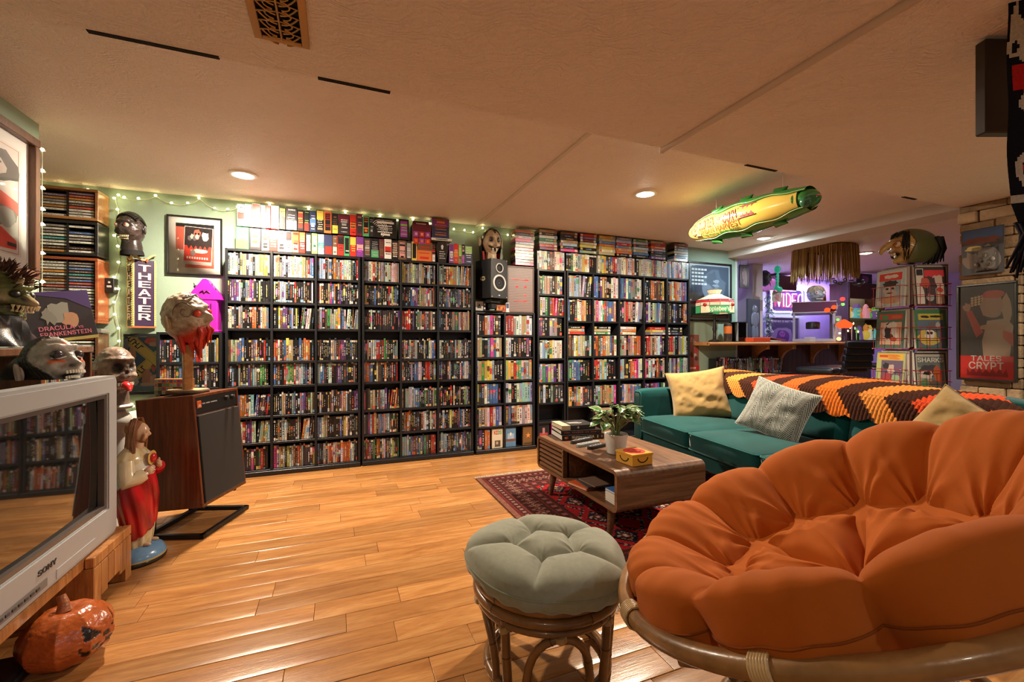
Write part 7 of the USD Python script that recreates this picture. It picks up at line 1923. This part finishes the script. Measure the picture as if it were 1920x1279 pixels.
# popcorn machine
t = thing('popcorn_machine', 'glass sided popcorn machine with dark red top standing on the bar', 'popcorn machine', (6.71, 4.50, CT), 36)
A_ = (.30, .30, .33)
for x in (-.30, .30):
    for y in (-.24, .24):
        put('corner_post', G().box((x, y, .25), (.028, .028, .46), A_, .003), 'plastic', t)
put('base_pan', G().box((0, 0, .02), (.63, .52, .04), A_, .004), 'plastic', t)
hd_ = put('header', G().box((0, 0, .50), (.64, .53, .15), (.08, .03, .06), .008), 'gloss', t); put('header_trim', G().box((0, 0, .425), (.65, .54, .02), A_, .003).box((0, 0, .578), (.65, .54, .014), A_, .003), 'plastic', t)
put('badge', G().poly(sg.Point(0, 0).buffer(.05, 12), frame((0, -.2655, .50), (1, 0, 0), (0, 0, 1)) @ np.diag([1.7, .8, 1, 1]), .002, (.015, .01, .015)).poly(blob(0, 0, .05, .012, 3), frame((0, -.2675, .50), (1, 0, 0), (0, 0, 1)), .001, (.35, .32, .35)), 'print', t)
put('glass_pane', G().box((0, -.245, .235), (.57, .003, .36), (1, 1, 1)), 'glass_pane', t); put('glass_pane', G().box((-.305, 0, .235), (.003, .45, .36), (1, 1, 1)), 'glass_pane', t)
put('kettle', G().lathe([(0, .19), (.08, .19), (.09, .20), (.09, .29), (.06, .30), (0, .30)], (.05, .05, .07), n=24), 'plastic', t)
put('rear_panel', G().box((0, .245, .235), (.57, .01, .36), (.5, .5, .56)), 'plastic', t)
rd = (.11, .12, .13)
P = [('face', head([(0, -8, 9, 9, .02, None, 0, False), (28, 8, 14, 10, -.006, (.03, .03, .05), 1.2, True), (0, -34, 34, 9, -.014, (.03, .015, .02), 1.4, False)], rd, 4, (.30, .34, .33), (.002, 50), 6), 'latex'), ('teeth', teeth(-28, 28, -28, 8, rd, .016, 1.0, col=(.6, .58, .5)), 'gloss')]
g = G(); e_ = G(); r_ = np.random.default_rng(2)
for s in (-1, 1):
    e_.sph(on(28 * s, 8, rd, .96), .026, (.62, .60, .56), 2); e_.sph(on(28 * s, 8, rd, 1.12), .012, (.35, .05, .06), 2)
for k in range(90):
    a = r_.uniform(-110, 110); p = on(a, 66 + r_.uniform(-10, 10), rd, 1.04); q = on(a * 1.1, 18 + r_.uniform(-12, 12) + (abs(a) < 30) * 8, rd, 1.09); g.tube([p, (p + q) / 2 * 1.06, q], [.009, .008, .002], V(.50, .44, .26) * r_.uniform(.6, 1.2), 5)
P += [('eyes', e_, 'gloss'), ('hair', g, 'matte')]
mask('rubber_mask', 'bug-eyed grey mask with blond fringe on top of the popcorn machine', (6.66, 4.42, CT + .585 + .115), aim(-112), P)
g = G(); r_ = np.random.default_rng(7)
for k in range(40):
    a = r_.uniform(0, 6.28); g.tube([(0, 0, .2), (.05 * cos(a), .05 * sin(a), .12), (.07 * cos(a), .07 * sin(a), .0)], [.02, .014, .004], V(.22, .05, .03) * r_.uniform(.5, 1.3), 5)
block('wig_head', 'dark auburn wig on a stand right of the blond fringed mask', (6.83, 4.46, CT + .586), [('hair', g, 'matte')], 'wig')
# string of novelty lights
t = thing('novelty_lights', 'string of coloured pumpkin and skull lights draped on the popcorn machine', 'string light')
pw = [(6.78, 4.12, 1.665), (6.92, 4.20, 1.60), (6.56, 4.10, 1.54), (6.48, 4.14, 1.50), (6.58, 4.06, 1.36), (6.56, 4.06, 1.27), (6.62, 4.06, 1.17), (6.60, 4.06, 1.09)]
put('wire', G().tube(pw, .004, (.3, .3, .25), 6), 'paint', t)
for k, (m_, i, r) in enumerate((('red_glow', 0, .03), ('green_glow', 1, .022), ('orange_glow', 3, .034), ('orange_glow', 2, .03), ('green_glow', 4, .018), ('amber_glow', 7, .026), ('flame_glow', 6, .014))):
    put('bulb', G().sph(pw[i], (r * 1.2, r, r), n=2), m_, t)
block('table_lamp', 'little black lamp with glowing orange-red shade on the bar behind the tall stool', (6.94, 4.195, CT), [('lamp_base', G().lathe([(0, 0), (.055, 0), (.05, .012), (.012, .03), (.010, .20)], (.012, .012, .012), n=20), 'paint'), ('lamp_shade', G().lathe([(.0, .20), (.07, .20), (.105, .235), (.095, .27), (.05, .30), (.02, .325), (0, .33)], (1, 1, 1), n=24), 'orange_glow')], 'lamp')
for k, (x, y, h) in enumerate(((7.07, 4.22, .14), (7.15, 4.24, .19), (7.23, 4.24, .25), (7.33, 4.28, .18), (7.41, 4.28, .13))):
    block('taper_candle', ['shortest black taper candle, leftmost of five on the bar', 'second black taper candle from the left on the bar', 'tallest black taper candle, middle of five', 'fourth black taper candle from the left on the bar', 'rightmost of the five black taper candles'][k], (x, y, CT), [('wax', G().cyl((0, 0, 0), (0, 0, h), .015, .013, (.02, .015, .025), 12), 'gloss'), ('flame', G().sph((0, 0, h + .022), (.008, .008, .018), n=2), 'flame_glow')], 'candle')
g = G().poly(sg.Point(0, .06).buffer(.075, 12).union(sg.box(-.035, -.07, .035, .03)), frame((0, 0, 0), (1, 0, 0), (0, 0, 1)), .012, (.62, .62, .66))
for x in (-.028, .028):
    g.poly(sg.Point(x, .055).buffer(.019), frame((0, -.001, 0), (1, 0, 0), (0, 0, 1)), .002, (.03, .02, .05))
g.poly([(-.008, .01), (.008, .01), (0, .03)], frame((0, -.001, 0), (1, 0, 0), (0, 0, 1)), .002, (.03, .02, .05))
block('skull_cutout', 'white flat skull cut-out standing right of the popcorn machine', (7.18, 4.50, 1.54), [('skull', g, 'paint')], 'decoration', -15)
block('towel', 'white hanging towel strip right of the popcorn machine', (7.24, 4.47, 1.25), [('cloth', G().box((0, 0, -.0), (.12, .02, .40), (.55, .54, .62), .006), 'cloth')], 'towel', -15)
block('tissue_box', 'small white box on the bar left of the popcorn machine', (5.98, 4.05, CT), [('carton', G().box((0, 0, .03), (.12, .08, .06), (.5, .48, .5), .003), 'print')], 'box')
# lit cabinet of toys
t = thing('toy_cabinet', 'lit open cabinet with cherry fascia and glass shelves of toys behind the bar', 'cabinet', (8.15, 4.72, 0))
for nm, c, d_, m_ in (('fascia', (0, -.15, 1.88), (.94, .03, .26), 'cherry_v'), ('side', (-.46, 0, 1.53), (.03, .30, .94), 'cherry_v'), ('side', (.46, 0, 1.53), (.03, .30, .94), 'cherry_v'), ('back', (0, .15, 1.53), (.9, .02, .94), 'wall_paint'), ('bottom', (0, 0, 1.065), (.9, .30, .026), 'cherry_v'), ('top', (0, 0, 2.0), (.94, .32, .02), 'cherry_v')):
    put(nm, G().box(c, d_, (.45, .40, .34), .003), m_, t)
put('glass_shelf', G().box((0, 0, 1.43), (.88, .27, .012), (.4, .55, .5)), 'gloss', t)
for x in (-.3, -.1, .1, .3):
    put('puck_light', G().lathe([(0, 1.975), (.03, 1.975), (.035, 1.985)], (1, 1, 1), c=(x, 0, 0), n=16), 'shelf_lamp', t)  # out of view behind the fascia, placed to light the toys
r_ = np.random.default_rng(31)
TC = [('yellow', (.60, .45, .06)), ('green', (.12, .40, .06)), ('orange', (.62, .18, .03)), ('white', (.6, .58, .5)), ('purple', (.14, .07, .25)), ('pink', (.6, .25, .3)), ('teal', (.1, .4, .38))]
for sh_, z in enumerate((1.4365, 1.0785)):
    for k in range(7):
        n_, c = TC[(k * 3 + sh_ * 2) % 7]; x = 8.15 - .37 + k * .122; h = r_.uniform(.19, .27) if sh_ == 0 else r_.uniform(.18, .28); q = (k + sh_) % 4
        g = G()
        if q == 0:                                                        # draped ghost
            g.lathe([(.06, 0), (.055, h * .3), (.045, h * .6), (.035, h * .85), (.015, h * .98), (0, h)], c, n=14)
            for s in (-1, 1):
                g.sph((s * .014, -.036, h * .74), (.007, .004, .010), BLK2, 1)
        elif q == 1:                                                      # pumpkin figure
            g.sph((0, 0, h * .3), (.06, .055, h * .3), c, 3); g.sph((0, -.005, h * .72), (.042, .04, h * .22), (.60, .22, .04), 3); g.cyl((0, 0, h * .9), (0, 0, h), .008, col=(.1, .25, .05), n=6)
            for s in (-1, 1):
                g.sph((s * .015, -.042, h * .76), (.007, .004, .008), BLK2, 1)
        elif q == 2:                                                      # little house or tower
            g.box((0, 0, h * .35), (.09, .07, h * .7), c, .004); g.poly([(-.058, 0), (.058, 0), (0, h * .3)], frame((0, .04, h * .7), (1, 0, 0), (0, 0, 1)), .08, V(*TC[(k + 2) % 7][1]))
            for i in range(2):
                for j in range(2):
                    g.box((-.02 + .04 * i, -.037, h * (.25 + .25 * j)), (.018, .004, .024), (.6, .5, .1))
        else:                                                             # witch hat figure
            g.lathe([(.05, 0), (.05, h * .2), (.03, h * .5), (.032, h * .62), (.055, h * .66), (.03, h * .70), (.012, h * .9), (0, h)], c, n=14); g.sph((0, -.012, h * .58), (.024, .024, .022), (.25, .4, .15), 2)
        put('light_up_toy', g.xf(np.eye(3), (x, 4.66 + .03 * (k % 2), z)), 'toy_plastic', label=f'{n_} {["ghost", "pumpkin man", "house", "witch"][q]} toy, {ordn(k + 1)} from left on the {"upper" if sh_ == 0 else "lower"} shelf of the toy cabinet', cat='toy', group='light-up toys in the cabinet behind the bar')
block('wall_picture', 'dark framed violet picture high on the bar wall over the toy cabinet', (8.15, 4.62, 2.095), [('frame', G().box((0, 0, 0), (.40, .02, .165), (.02, .02, .03), .003).poly(blob(0, 0, .09, .06, 5, j=.3), frame((0, -.011, 0), (1, 0, 0), (0, 0, 1)), .001, (.2, .05, .25)), 'print')], 'picture')
t = thing('led_strip_light', 'pink violet light strip along the wall behind the bar', 'light strip')
put('strip', G().box((7.3, 5.43, 1.98), (1.7, .02, .02)), 'purple_strip', t)

# ---------------------------------------------------------------- spinner rack of magazines, with the witch mask on top
RK = V(4.07, 1.98, 0)
t = thing('magazine_rack', 'red wire spinner rack of magazines behind the green sofa', 'magazine rack', RK)
WR_ = (.35, .012, .015)
put('center_pole', G().cyl((0, 0, .03), (0, 0, 1.64), .018, col=WR_), 'gloss', t); put('base', G().lathe([(0, 0), (.22, 0), (.22, .012), (.03, .035)], (.02, .02, .02), n=32), 'paint', t)
nL, nR = V(-.977, .214, 0), V(-.445, -.896, 0)                                 # the two faces the room sees
VIEW = []
for nm, n_, off in (('left', nL, .045), ('right', nR, .055)):
    n_ = n_ / np.linalg.norm(n_); x = np.cross((0, 0, 1), n_)                # reading direction
    for k, z in enumerate((1.335, 1.02, .705)):
        c = n_ * .13 + x * (.03 if nm == 'right' else -.055)
        g = G()
        for dx in (-.10, -.035, .035, .10):
            g.tube([c + x * dx + n_ * .035 + V(0, 0, z - .02), c + x * dx + n_ * .035 + V(0, 0, z + .14)], .0022, WR_, 6)
        for dz in (-.02, .06, .14):
            g.tube([c - x * .115 + V(0, 0, z + dz) - n_ * .02, c - x * .112 + n_ * .035 + V(0, 0, z + dz), c + x * .112 + n_ * .035 + V(0, 0, z + dz), c + x * .115 + V(0, 0, z + dz) - n_ * .02], .0025, WR_, 6)
        g.tube([V(0, 0, z + .1), c - n_ * .02 + V(0, 0, z + .1)], .004, WR_, 6)
        put('wire_pocket', g, 'gloss', t); VIEW.append((nm, k, RK + c + V(0, 0, z - .016), x, n_))


def mag(label, o, x, n_, w, h, draw, thick=.02):
    g = G(); up_ = V(0, 0, 1) - n_ * .08; M = frame(o + up_ * h / 2 + n_ * .012, x, up_); R = M[:3, :3]
    g.box(M[:3, 3] - n_ * thick / 2, (w, h, thick), (.45, .42, .38), .001, R); draw(g, M @ frame((0, 0, .0006), (1, 0, 0), (0, 1, 0)), w, h)
    put('magazine', g, 'print', label=label, cat='magazine', group='magazines in the red spinner rack')


def dm(bg, bands, blobs, txt=()):
    def d(g, M, w, h):
        g.rect(M, -w / 2, -h / 2, w / 2, h / 2, 0, bg)
        for k, (x0, y0, x1, y1, c) in enumerate(bands):
            g.rect(M, x0 * w, y0 * h, x1 * w, y1 * h, .0004 + .0001 * k, c)
        for k, (x, y, rx, ry, c) in enumerate(blobs):
            g.poly(blob(x * w, y * h, rx * w, ry * h, k + 3, j=.22), M, .0010 + .0001 * k, c)
        for (tt, y, hh, f, c) in txt:
            g.text(tt, hh * h, M @ frame((0, y * h, .0022), (1, 0, 0), (0, 1, 0)), c, .0008, fit=f * w)
    return d


W3, BK = (.62, .60, .55), (.03, .03, .03)
MG = [dm((.42, .55, .60), [(-.42, -.42, .42, .45, W3), (-.38, -.38, .38, .42, (.30, .42, .48)), (-.40, .22, .40, .42, (.58, .06, .05)), (-.44, -.44, -.2, -.32, (.65, .65, .62))], [(0, -.05, .24, .22, (.5, .48, .44)), (0, .14, .24, .08, BK), (-.1, 0, .05, .03, BK), (.1, 0, .05, .03, BK), (0, -.12, .1, .02, BK), (0, -.32, .34, .1, (.55, .35, .22)), (-.1, .32, .12, .05, W3), (.12, .33, .14, .05, W3)]),
      dm((.06, .16, .10), [(-.46, -.46, .46, .22, (.10, .12, .10)), (-.34, -.40, .40, .20, (.60, .38, .26)), (-.4, .27, .42, .42, (.45, .07, .04))], [(0, -.05, .28, .28, W3), (-.05, .0, .12, .2, BK), (.1, -.1, .1, .16, W3), (-.02, -.18, .16, .08, BK), (.0, .10, .12, .07, W3), (.14, -.26, .12, .06, (.5, .1, .06)), (-.2, .33, .12, .05, (.05, .3, .12)), (.2, .34, .16, .05, (.55, .12, .05))]),
      dm((.36, .40, .16), [(-.44, .30, .44, .46, (.62, .38, .06)), (-.32, -.45, .44, .28, (.13, .09, .15)), (-.4, .36, -.1, .42, (.55, .06, .04))], [(.02, .05, .14, .13, (.45, .35, .3)), (-.1, -.2, .14, .16, (.3, .05, .06)), (.2, -.2, .16, .12, (.25, .35, .2)), (.15, -.34, .25, .07, (.2, .3, .5)), (-.15, .12, .1, .1, BK), (0, -.4, .35, .05, W3), (.1, .34, .2, .03, (.6, .2, .04)), (.1, .41, .2, .03, (.6, .2, .04))]),
      dm((.05, .04, .04), [(-.46, -.46, -.22, .46, (.55, .5, .45)), (-.44, .28, -.24, .44, BK), (-.2, .24, .44, .42, (.58, .05, .06)), (.14, -.46, .40, .0, (.5, .38, .28))], [(.2, .1, .2, .2, (.55, .40, .34)), (-.05, .0, .2, .26, (.07, .05, .06)), (-.2, .1, .14, .14, (.45, .1, .07)), (.27, -.1, .1, .06, (.5, .06, .05)), (-.05, -.3, .12, .1, (.3, .3, .3))]),
      dm((.05, .16, .07), [(-.42, -.46, .44, .40, (.10, .14, .19)), (-.38, .24, .40, .40, (.45, .36, .06))], [(-.1, -.2, .34, .22, (.48, .38, .10)), (.1, .06, .22, .14, (.12, .11, .12)), (-.06, -.12, .15, .13, W3), (-.11, -.10, .04, .04, BK), (0, -.10, .04, .04, BK), (.22, .1, .08, .08, (.35, .3, .28)), (-.18, .32, .13, .03, BK), (.16, .33, .16, .03, BK)]),
      dm((.06, .05, .06), [(-.46, -.46, .44, .46, (.42, .40, .34)), (-.42, -.46, .42, .40, (.13, .16, .16)), (-.42, -.46, .0, .12, (.25, .30, .22))], [(-.08, .04, .30, .16, (.06, .06, .07)), (-.16, -.06, .2, .10, (.55, .52, .46)), (-.14, -.02, .12, .05, BK), (.2, -.05, .14, .2, (.40, .10, .04)), (.1, -.3, .16, .1, (.10, .10, .08)), (-.22, -.3, .16, .12, (.10, .24, .12))], [('SHARKS', .26, .11, .82, (.60, .58, .52))])]
LB = ['pale blue magazine with a staring face, top left pocket of the spinner rack', 'cream and black drawn magazine, middle left pocket of the spinner rack', 'orange headed colourful magazine, bottom left pocket of the spinner rack', 'black magazine with red heading and dark figures, top right pocket', 'green bordered magazine with skull, middle right pocket of the rack', 'magazine titled SHARKS with gaping shark head, bottom right pocket']
for k, (nm, q, o, x, n_) in enumerate(VIEW):
    mag(LB[k], o, x, n_, .215, .285, MG[k])
    b = o - n_ * .014 + x * .022; g = G()
    for j in range(4):
        g.box(b - n_ * (.006 + .006 * j) + x * .007 * j + V(0, 0, .15 + .004 * j), (.21, .29, .004), [(.4, .35, .3), (.1, .05, .05), (.3, .28, .25), (.05, .05, .06)][j], 0, frame((0, 0, 0), x, (0, 0, 1))[:3, :3])
    put('magazine_bundle', g, 'print', label=f'bagged magazines behind the cover in the {["top", "middle", "bottom"][q]} {nm} pocket', cat='magazines', kind='stuff')
rd = (.10, .085, .125); YS = (.46, .30, .10)
F = [(0, 16, 9, 9, .02, None, 0, False), (0, -42, 16, 10, .03, None, .5, False), (26, 10, 11, 8, -.014, (.25, .05, .03), 1.0, True), (26, 24, 18, 6, .014, None, 0, True), (36, -8, 12, 9, .012, (.48, .27, .1), .6, True), (0, -24, 26, 8, -.035, (.04, .02, .015), 1.5, False)]
P = [('face', head(F, rd, 5, YS, (.0018, 60), 31, .2, ((.36, .21, .06), 5)), 'latex_gloss')]
P.append(('hooked_nose', G().tube([(.095, 0, .03), (.125, 0, .02), (.155, 0, -.005), (.172, 0, -.028), (.168, 0, -.045)], [.022, .022, .020, .015, .006], (.44, .28, .09), 12), 'latex_gloss'))
P.append(('teeth', G().tube([on(8, -17, rd, 1.0), on(8, -17, rd, 1.0) - V(0, 0, .02)], [.007, .004], (.65, .58, .4), 7).tube([on(-10, -18, rd, 1.0), on(-10, -18, rd, 1.0) - V(0, 0, .016)], [.007, .004], (.65, .58, .4), 7).tube([on(-2, -33, rd, .97), on(-2, -33, rd, .97) + V(0, 0, .018)], [.007, .004], (.65, .58, .4), 7), 'gloss'))
g = G()
for s in (-1, 1):
    g.sph(on(26 * s, 9, rd, .97), .019, (.55, .42, .30), 2); g.sph(on(24 * s, 9, rd, 1.12), .009, (.35, .04, .03), 2)
P.append(('eyes', g, 'gloss'))
v = ICO[5].vertices; a = np.degrees(np.arctan2(v[:, 1], v[:, 0])); e = np.degrees(np.arcsin(v[:, 2])); cov = (np.abs(a) > 84 - .45 * np.abs(e - 10)) | (e > 56)
hv = v * V(.108, .094, .130) + np.clip(-v[:, :1], 0, 1) * V(-.075, 0, .01)
P.append(('headscarf', G().add(hv, ICO[5].faces[cov[ICO[5].faces].all(1)], (.085, .09, .03), False), 'leather'))
g = G(); r_ = np.random.default_rng(14)
for k in range(44):
    s = r_.choice([-1, 1]); a = s * r_.uniform(44, 66); p = on(a, r_.uniform(30, 56), rd, 1.06); q = on(a * 1.0, r_.uniform(-45, 0), rd, 1.12); g.tube([p, (p + q) / 2 * 1.12, q], [.006, .005, .002], (.014, .012, .011), 5)
for k in range(10):
    a = r_.uniform(-40, 40); p = on(a, 52, rd, 1.06); g.tube([p, on(a * .8, 40, rd, 1.13), on(a * .6, 30, rd, 1.1)], [.008, .007, .002], (.014, .012, .011), 5)
for k in range(46):
    x, y = -.13 + r_.uniform(-.05, .01), r_.uniform(-.07, .07); g.tube([(x, y, .06), (x - .02 + r_.uniform(-.02, .02), y, -.02), (x + r_.uniform(-.02, .02), y, -.13)], [.010, .008, .002], V(.014, .013, .014) * r_.uniform(.7, 3), 5)
P.append(('hair', g, 'matte'))
mask('rubber_mask', 'yellow hook-nosed witch mask with olive headscarf on the magazine rack', (4.02, 1.98, 1.765), aim(152, 0, 0, 1.1), P, floor=1.645)

# ---------------------------------------------------------------- on the stone pillar and in the near right corner
PX = 4.045
PIL = lambda y, z: frame((PX, y, z), (0, -1, 0), (0, 0, 1))


def draw_tales(g, M, w, h):
    g.rect(M, -w / 2, -h / 2, w / 2, h / 2, 0, (.05, .045, .04)); g.rect(M, -w / 2, -h * .26, w / 2, h / 2, .0003, (.075, .065, .058))
    g.poly([(-w * .05, -h * .26), (w * .42, -h * .26), (w * .48, h * .06), (w * .36, h * .14), (w * .02, h * .12), (-.02, -h * .1)], M, .0008, (.44, .33, .24))
    g.poly(blob(w * .1, h * .28, w * .2, h * .13, 4, j=.12), M, .001, (.42, .30, .22)); g.poly(blob(w * .12, h * .40, w * .2, h * .045, 5, j=.1), M, .0014, (.50, .12, .07)); g.poly(blob(w * .36, h * .24, w * .09, h * .14, 6, j=.2), M, .0009, (.46, .36, .26))
    g.poly([(-w * .38, h * .22), (-w * .27, h * .24), (-w * .05, h * .0), (-w * .18, -h * .06)], M, .0012, (.50, .10, .06)); g.poly(blob(-w * .36, h * .27, w * .07, h * .05, 7, j=.3), M, .0013, (.42, .28, .2)); g.poly([(w * .3, h * .02), (w * .48, -h * .02), (w * .48, -h * .16), (w * .3, -h * .06)], M, .0013, (.50, .10, .06)); g.poly(blob(w * .12, h * .05, w * .26, h * .035, 8, j=.2), M, .0015, (.44, .30, .2))
    for i in range(5):
        for j in range(4):
            g.poly(sg.Point(-w * .26 + i * w * .065, h * .29 + j * h * .026 + i * .004).buffer(.008, 6), M, .0007, (.62, .48, .28))
    g.rect(M, -w / 2, -h / 2, w / 2, -h * .255, .0018, (.60, .025, .018)); fl_ = [(-w * .36, -h * .47)]
    for k in range(13):
        fl_ += [(-w * .36 + w * .06 * k, -h * (.44 if k % 2 else .385)), ]
    g.poly(fl_ + [(w * .4, -h * .47)], M, .0022, (.28, .01, .01))
    g.text('TALES', .034, M @ frame((0, -h * .308, .0028), (1, 0, 0), (0, 1, 0)), (.64, .60, .54), .0012, fit=w * .56); g.text('CRYPT', .046, M @ frame((0, -h * .395, .0028), (1, 0, 0), (0, 1, 0)), (.66, .62, .56), .0012, fit=w * .64)


poster('framed_poster', 'black framed poster with lettered red band hung on the stone pillar', PIL(1.555, 1.12), .295, .655, .014, BLK2, 0, draw=draw_tales)
t = thing('carded_toy_set', 'shrink-wrapped toy set on a dark picture card hung on the stone pillar', 'toy set')
M = PIL(1.575, 1.665); g = G().box(M[:3, :3] @ V(0, 0, .004) + M[:3, 3], (.21, .31, .006), (.05, .05, .055), .001, M[:3, :3]); N = M @ frame((0, 0, .0075), (1, 0, 0), (0, 1, 0))
g.rect(N, -.10, .08, .10, .15, 0, (.05, .09, .20)); g.poly(blob(-.01, .075, .09, .022, 4, j=.3), N, .0004, (.14, .05, .04)); g.poly(blob(-.045, .025, .04, .018, 5, j=.2), N, .0006, (.52, .38, .10)); g.poly(blob(.03, -.05, .06, .08, 6, j=.2), N, .0004, (.18, .17, .16)); g.poly(blob(-.06, -.06, .035, .06, 7, j=.3), N, .0005, (.22, .16, .12))
put('card', g, 'print', t)
u, w = np.meshgrid(np.linspace(-1, 1, 22), np.linspace(-1, 1, 26), indexing='ij'); hz_ = .028 * (1 - u ** 4) * (1 - w ** 4) * (.7 + .5 * meshkit.fbm(np.stack([u * 4, w * 4, u * 0], -1), 3, 2))
put('clear_blister', G().grid(np.stack([.015 + u * .065, -.055 + w * .085, .009 + hz_], -1) @ M[:3, :3].T + M[:3, 3]), 'glass_pane', t)
for k in range(5):
    put('toy_piece', G().sph(M[:3, :3] @ V(-.025 + .02 * k, -.06 + .03 * (k % 3 - 1), .018) + M[:3, 3], (.012, .012, .016), (.34, .32, .28), 2), 'plastic', t)
t = thing('hanging_panel', 'flat black panel hung from the ceiling behind the knitted scarf', 'wall panel')
put('cabinet', G().box((1.992, .675, 1.845), (.29, .035, .29), (.014, .011, .010), .004, rot('z', -21.8)), 'plastic', t)
put('ceiling_bracket', G().cyl((1.992, .675, 1.985), (1.992, .675, 1.9995), .03, col=(.02, .02, .02)), 'plastic', t)
# knitted scarf
t = thing('knitted_scarf', 'black knitted scarf with cream and red motifs hanging at the right edge', 'scarf')
o = V(1.735, .625, 0); x_ = V(.80, -.60, 0); n_ = V(-.60, -.80, 0)
nx, nz = 46, 110; u = np.linspace(0, .23, nx + 1); z = np.linspace(1.385, 1.998, nz + 1); U, Z_ = np.meshgrid(u, z, indexing='ij')
nar = np.interp(Z_, [1.385, 1.44, 1.6], [.80, .95, 1.0]); Uc = .115 + (U - .115) * nar
P = o + Uc[..., None] * x_ + (.006 * np.sin(U * 40) + .003 * np.sin(Z_ * 23))[..., None] * n_; P[..., 2] = Z_
uc, zc = (U[:-1, :-1] + .0025), (Z_[:-1, :-1] + .003); c = np.zeros((nx, nz, 3)) + V(.010, .010, .014)
CR, RD = V(.52, .45, .34), V(.50, .02, .02)


def ell(cx, cz, rx, rz):
    return ((uc - cx) / rx) ** 2 + ((zc - cz) / rz) ** 2 < 1


K_ = V(.010, .010, .014)
for msk, cc in ((ell(.075, 1.93, .070, .125), CR), (ell(.080, 1.99, .062, .075), K_), (ell(.016, 1.875, .016, .030), CR), (ell(.016, 1.875, .007, .016), K_), (ell(.060, 1.905, .017, .007), K_), (ell(.105, 1.905, .017, .007), K_), (ell(.085, 1.86, .03, .005), K_),
                ((np.abs(uc - .085) < .077) & (np.abs(zc - 1.77) < .055), RD), ((uc < .03) & (np.abs(zc - 1.725) < .03), K_), (ell(.062, 1.715, .042, .034), CR), (ell(.10, 1.68, .05, .022), RD),
                (ell(.075, 1.535, .062, .060), CR), (ell(.078, 1.535, .048, .046), K_), (ell(.075, 1.54, .046, .020), RD), (ell(.06, 1.49, .035, .018), CR),
                ((np.abs(zc - 1.452) < .009), CR), ((np.abs(zc - 1.452) < .024) & (np.abs(((uc - .022) % .055) - .02) < .006), CR)):
    c[msk] = cc
put('knit_field', G().grid(P[:, ::-1].transpose(1, 0, 2), c[:, ::-1].transpose(1, 0, 2), cells=True), 'yarn', t)
g = G(); r_ = np.random.default_rng(5); cc = o + x_ * .115
for k in range(90):
    d_ = x_ * r_.uniform(-.075, .075) + n_ * r_.uniform(-.03, .03); e_ = d_ * r_.uniform(1.0, 1.5); L = r_.uniform(.10, .135)
    g.tube([cc + d_ * 1.05 + V(0, 0, 1.395), cc + d_ * .9 + V(0, 0, 1.36), cc + e_ + V(0, 0, 1.37 - L)], [.006, .006, .003], V(.010, .010, .015) * r_.uniform(.6, 2), 5)
put('tassel', g, 'yarn', t, kind='stuff')

# what is left of the repeats past the individually built ones
for k, nm in (('disc_case', 'disc cases with coloured spines packed in the farther bays of the tall bookcases'), ('tape_case', 'video tapes with coloured spines packed on the farther shelves'), ('clamshell_case', 'clamshell cases packed low in the wide bookcase')):
    if rest[k].n:
        put(k + '_rows', rest[k], 'spine', label=nm, cat=KIND[k] + 's', kind='stuff')
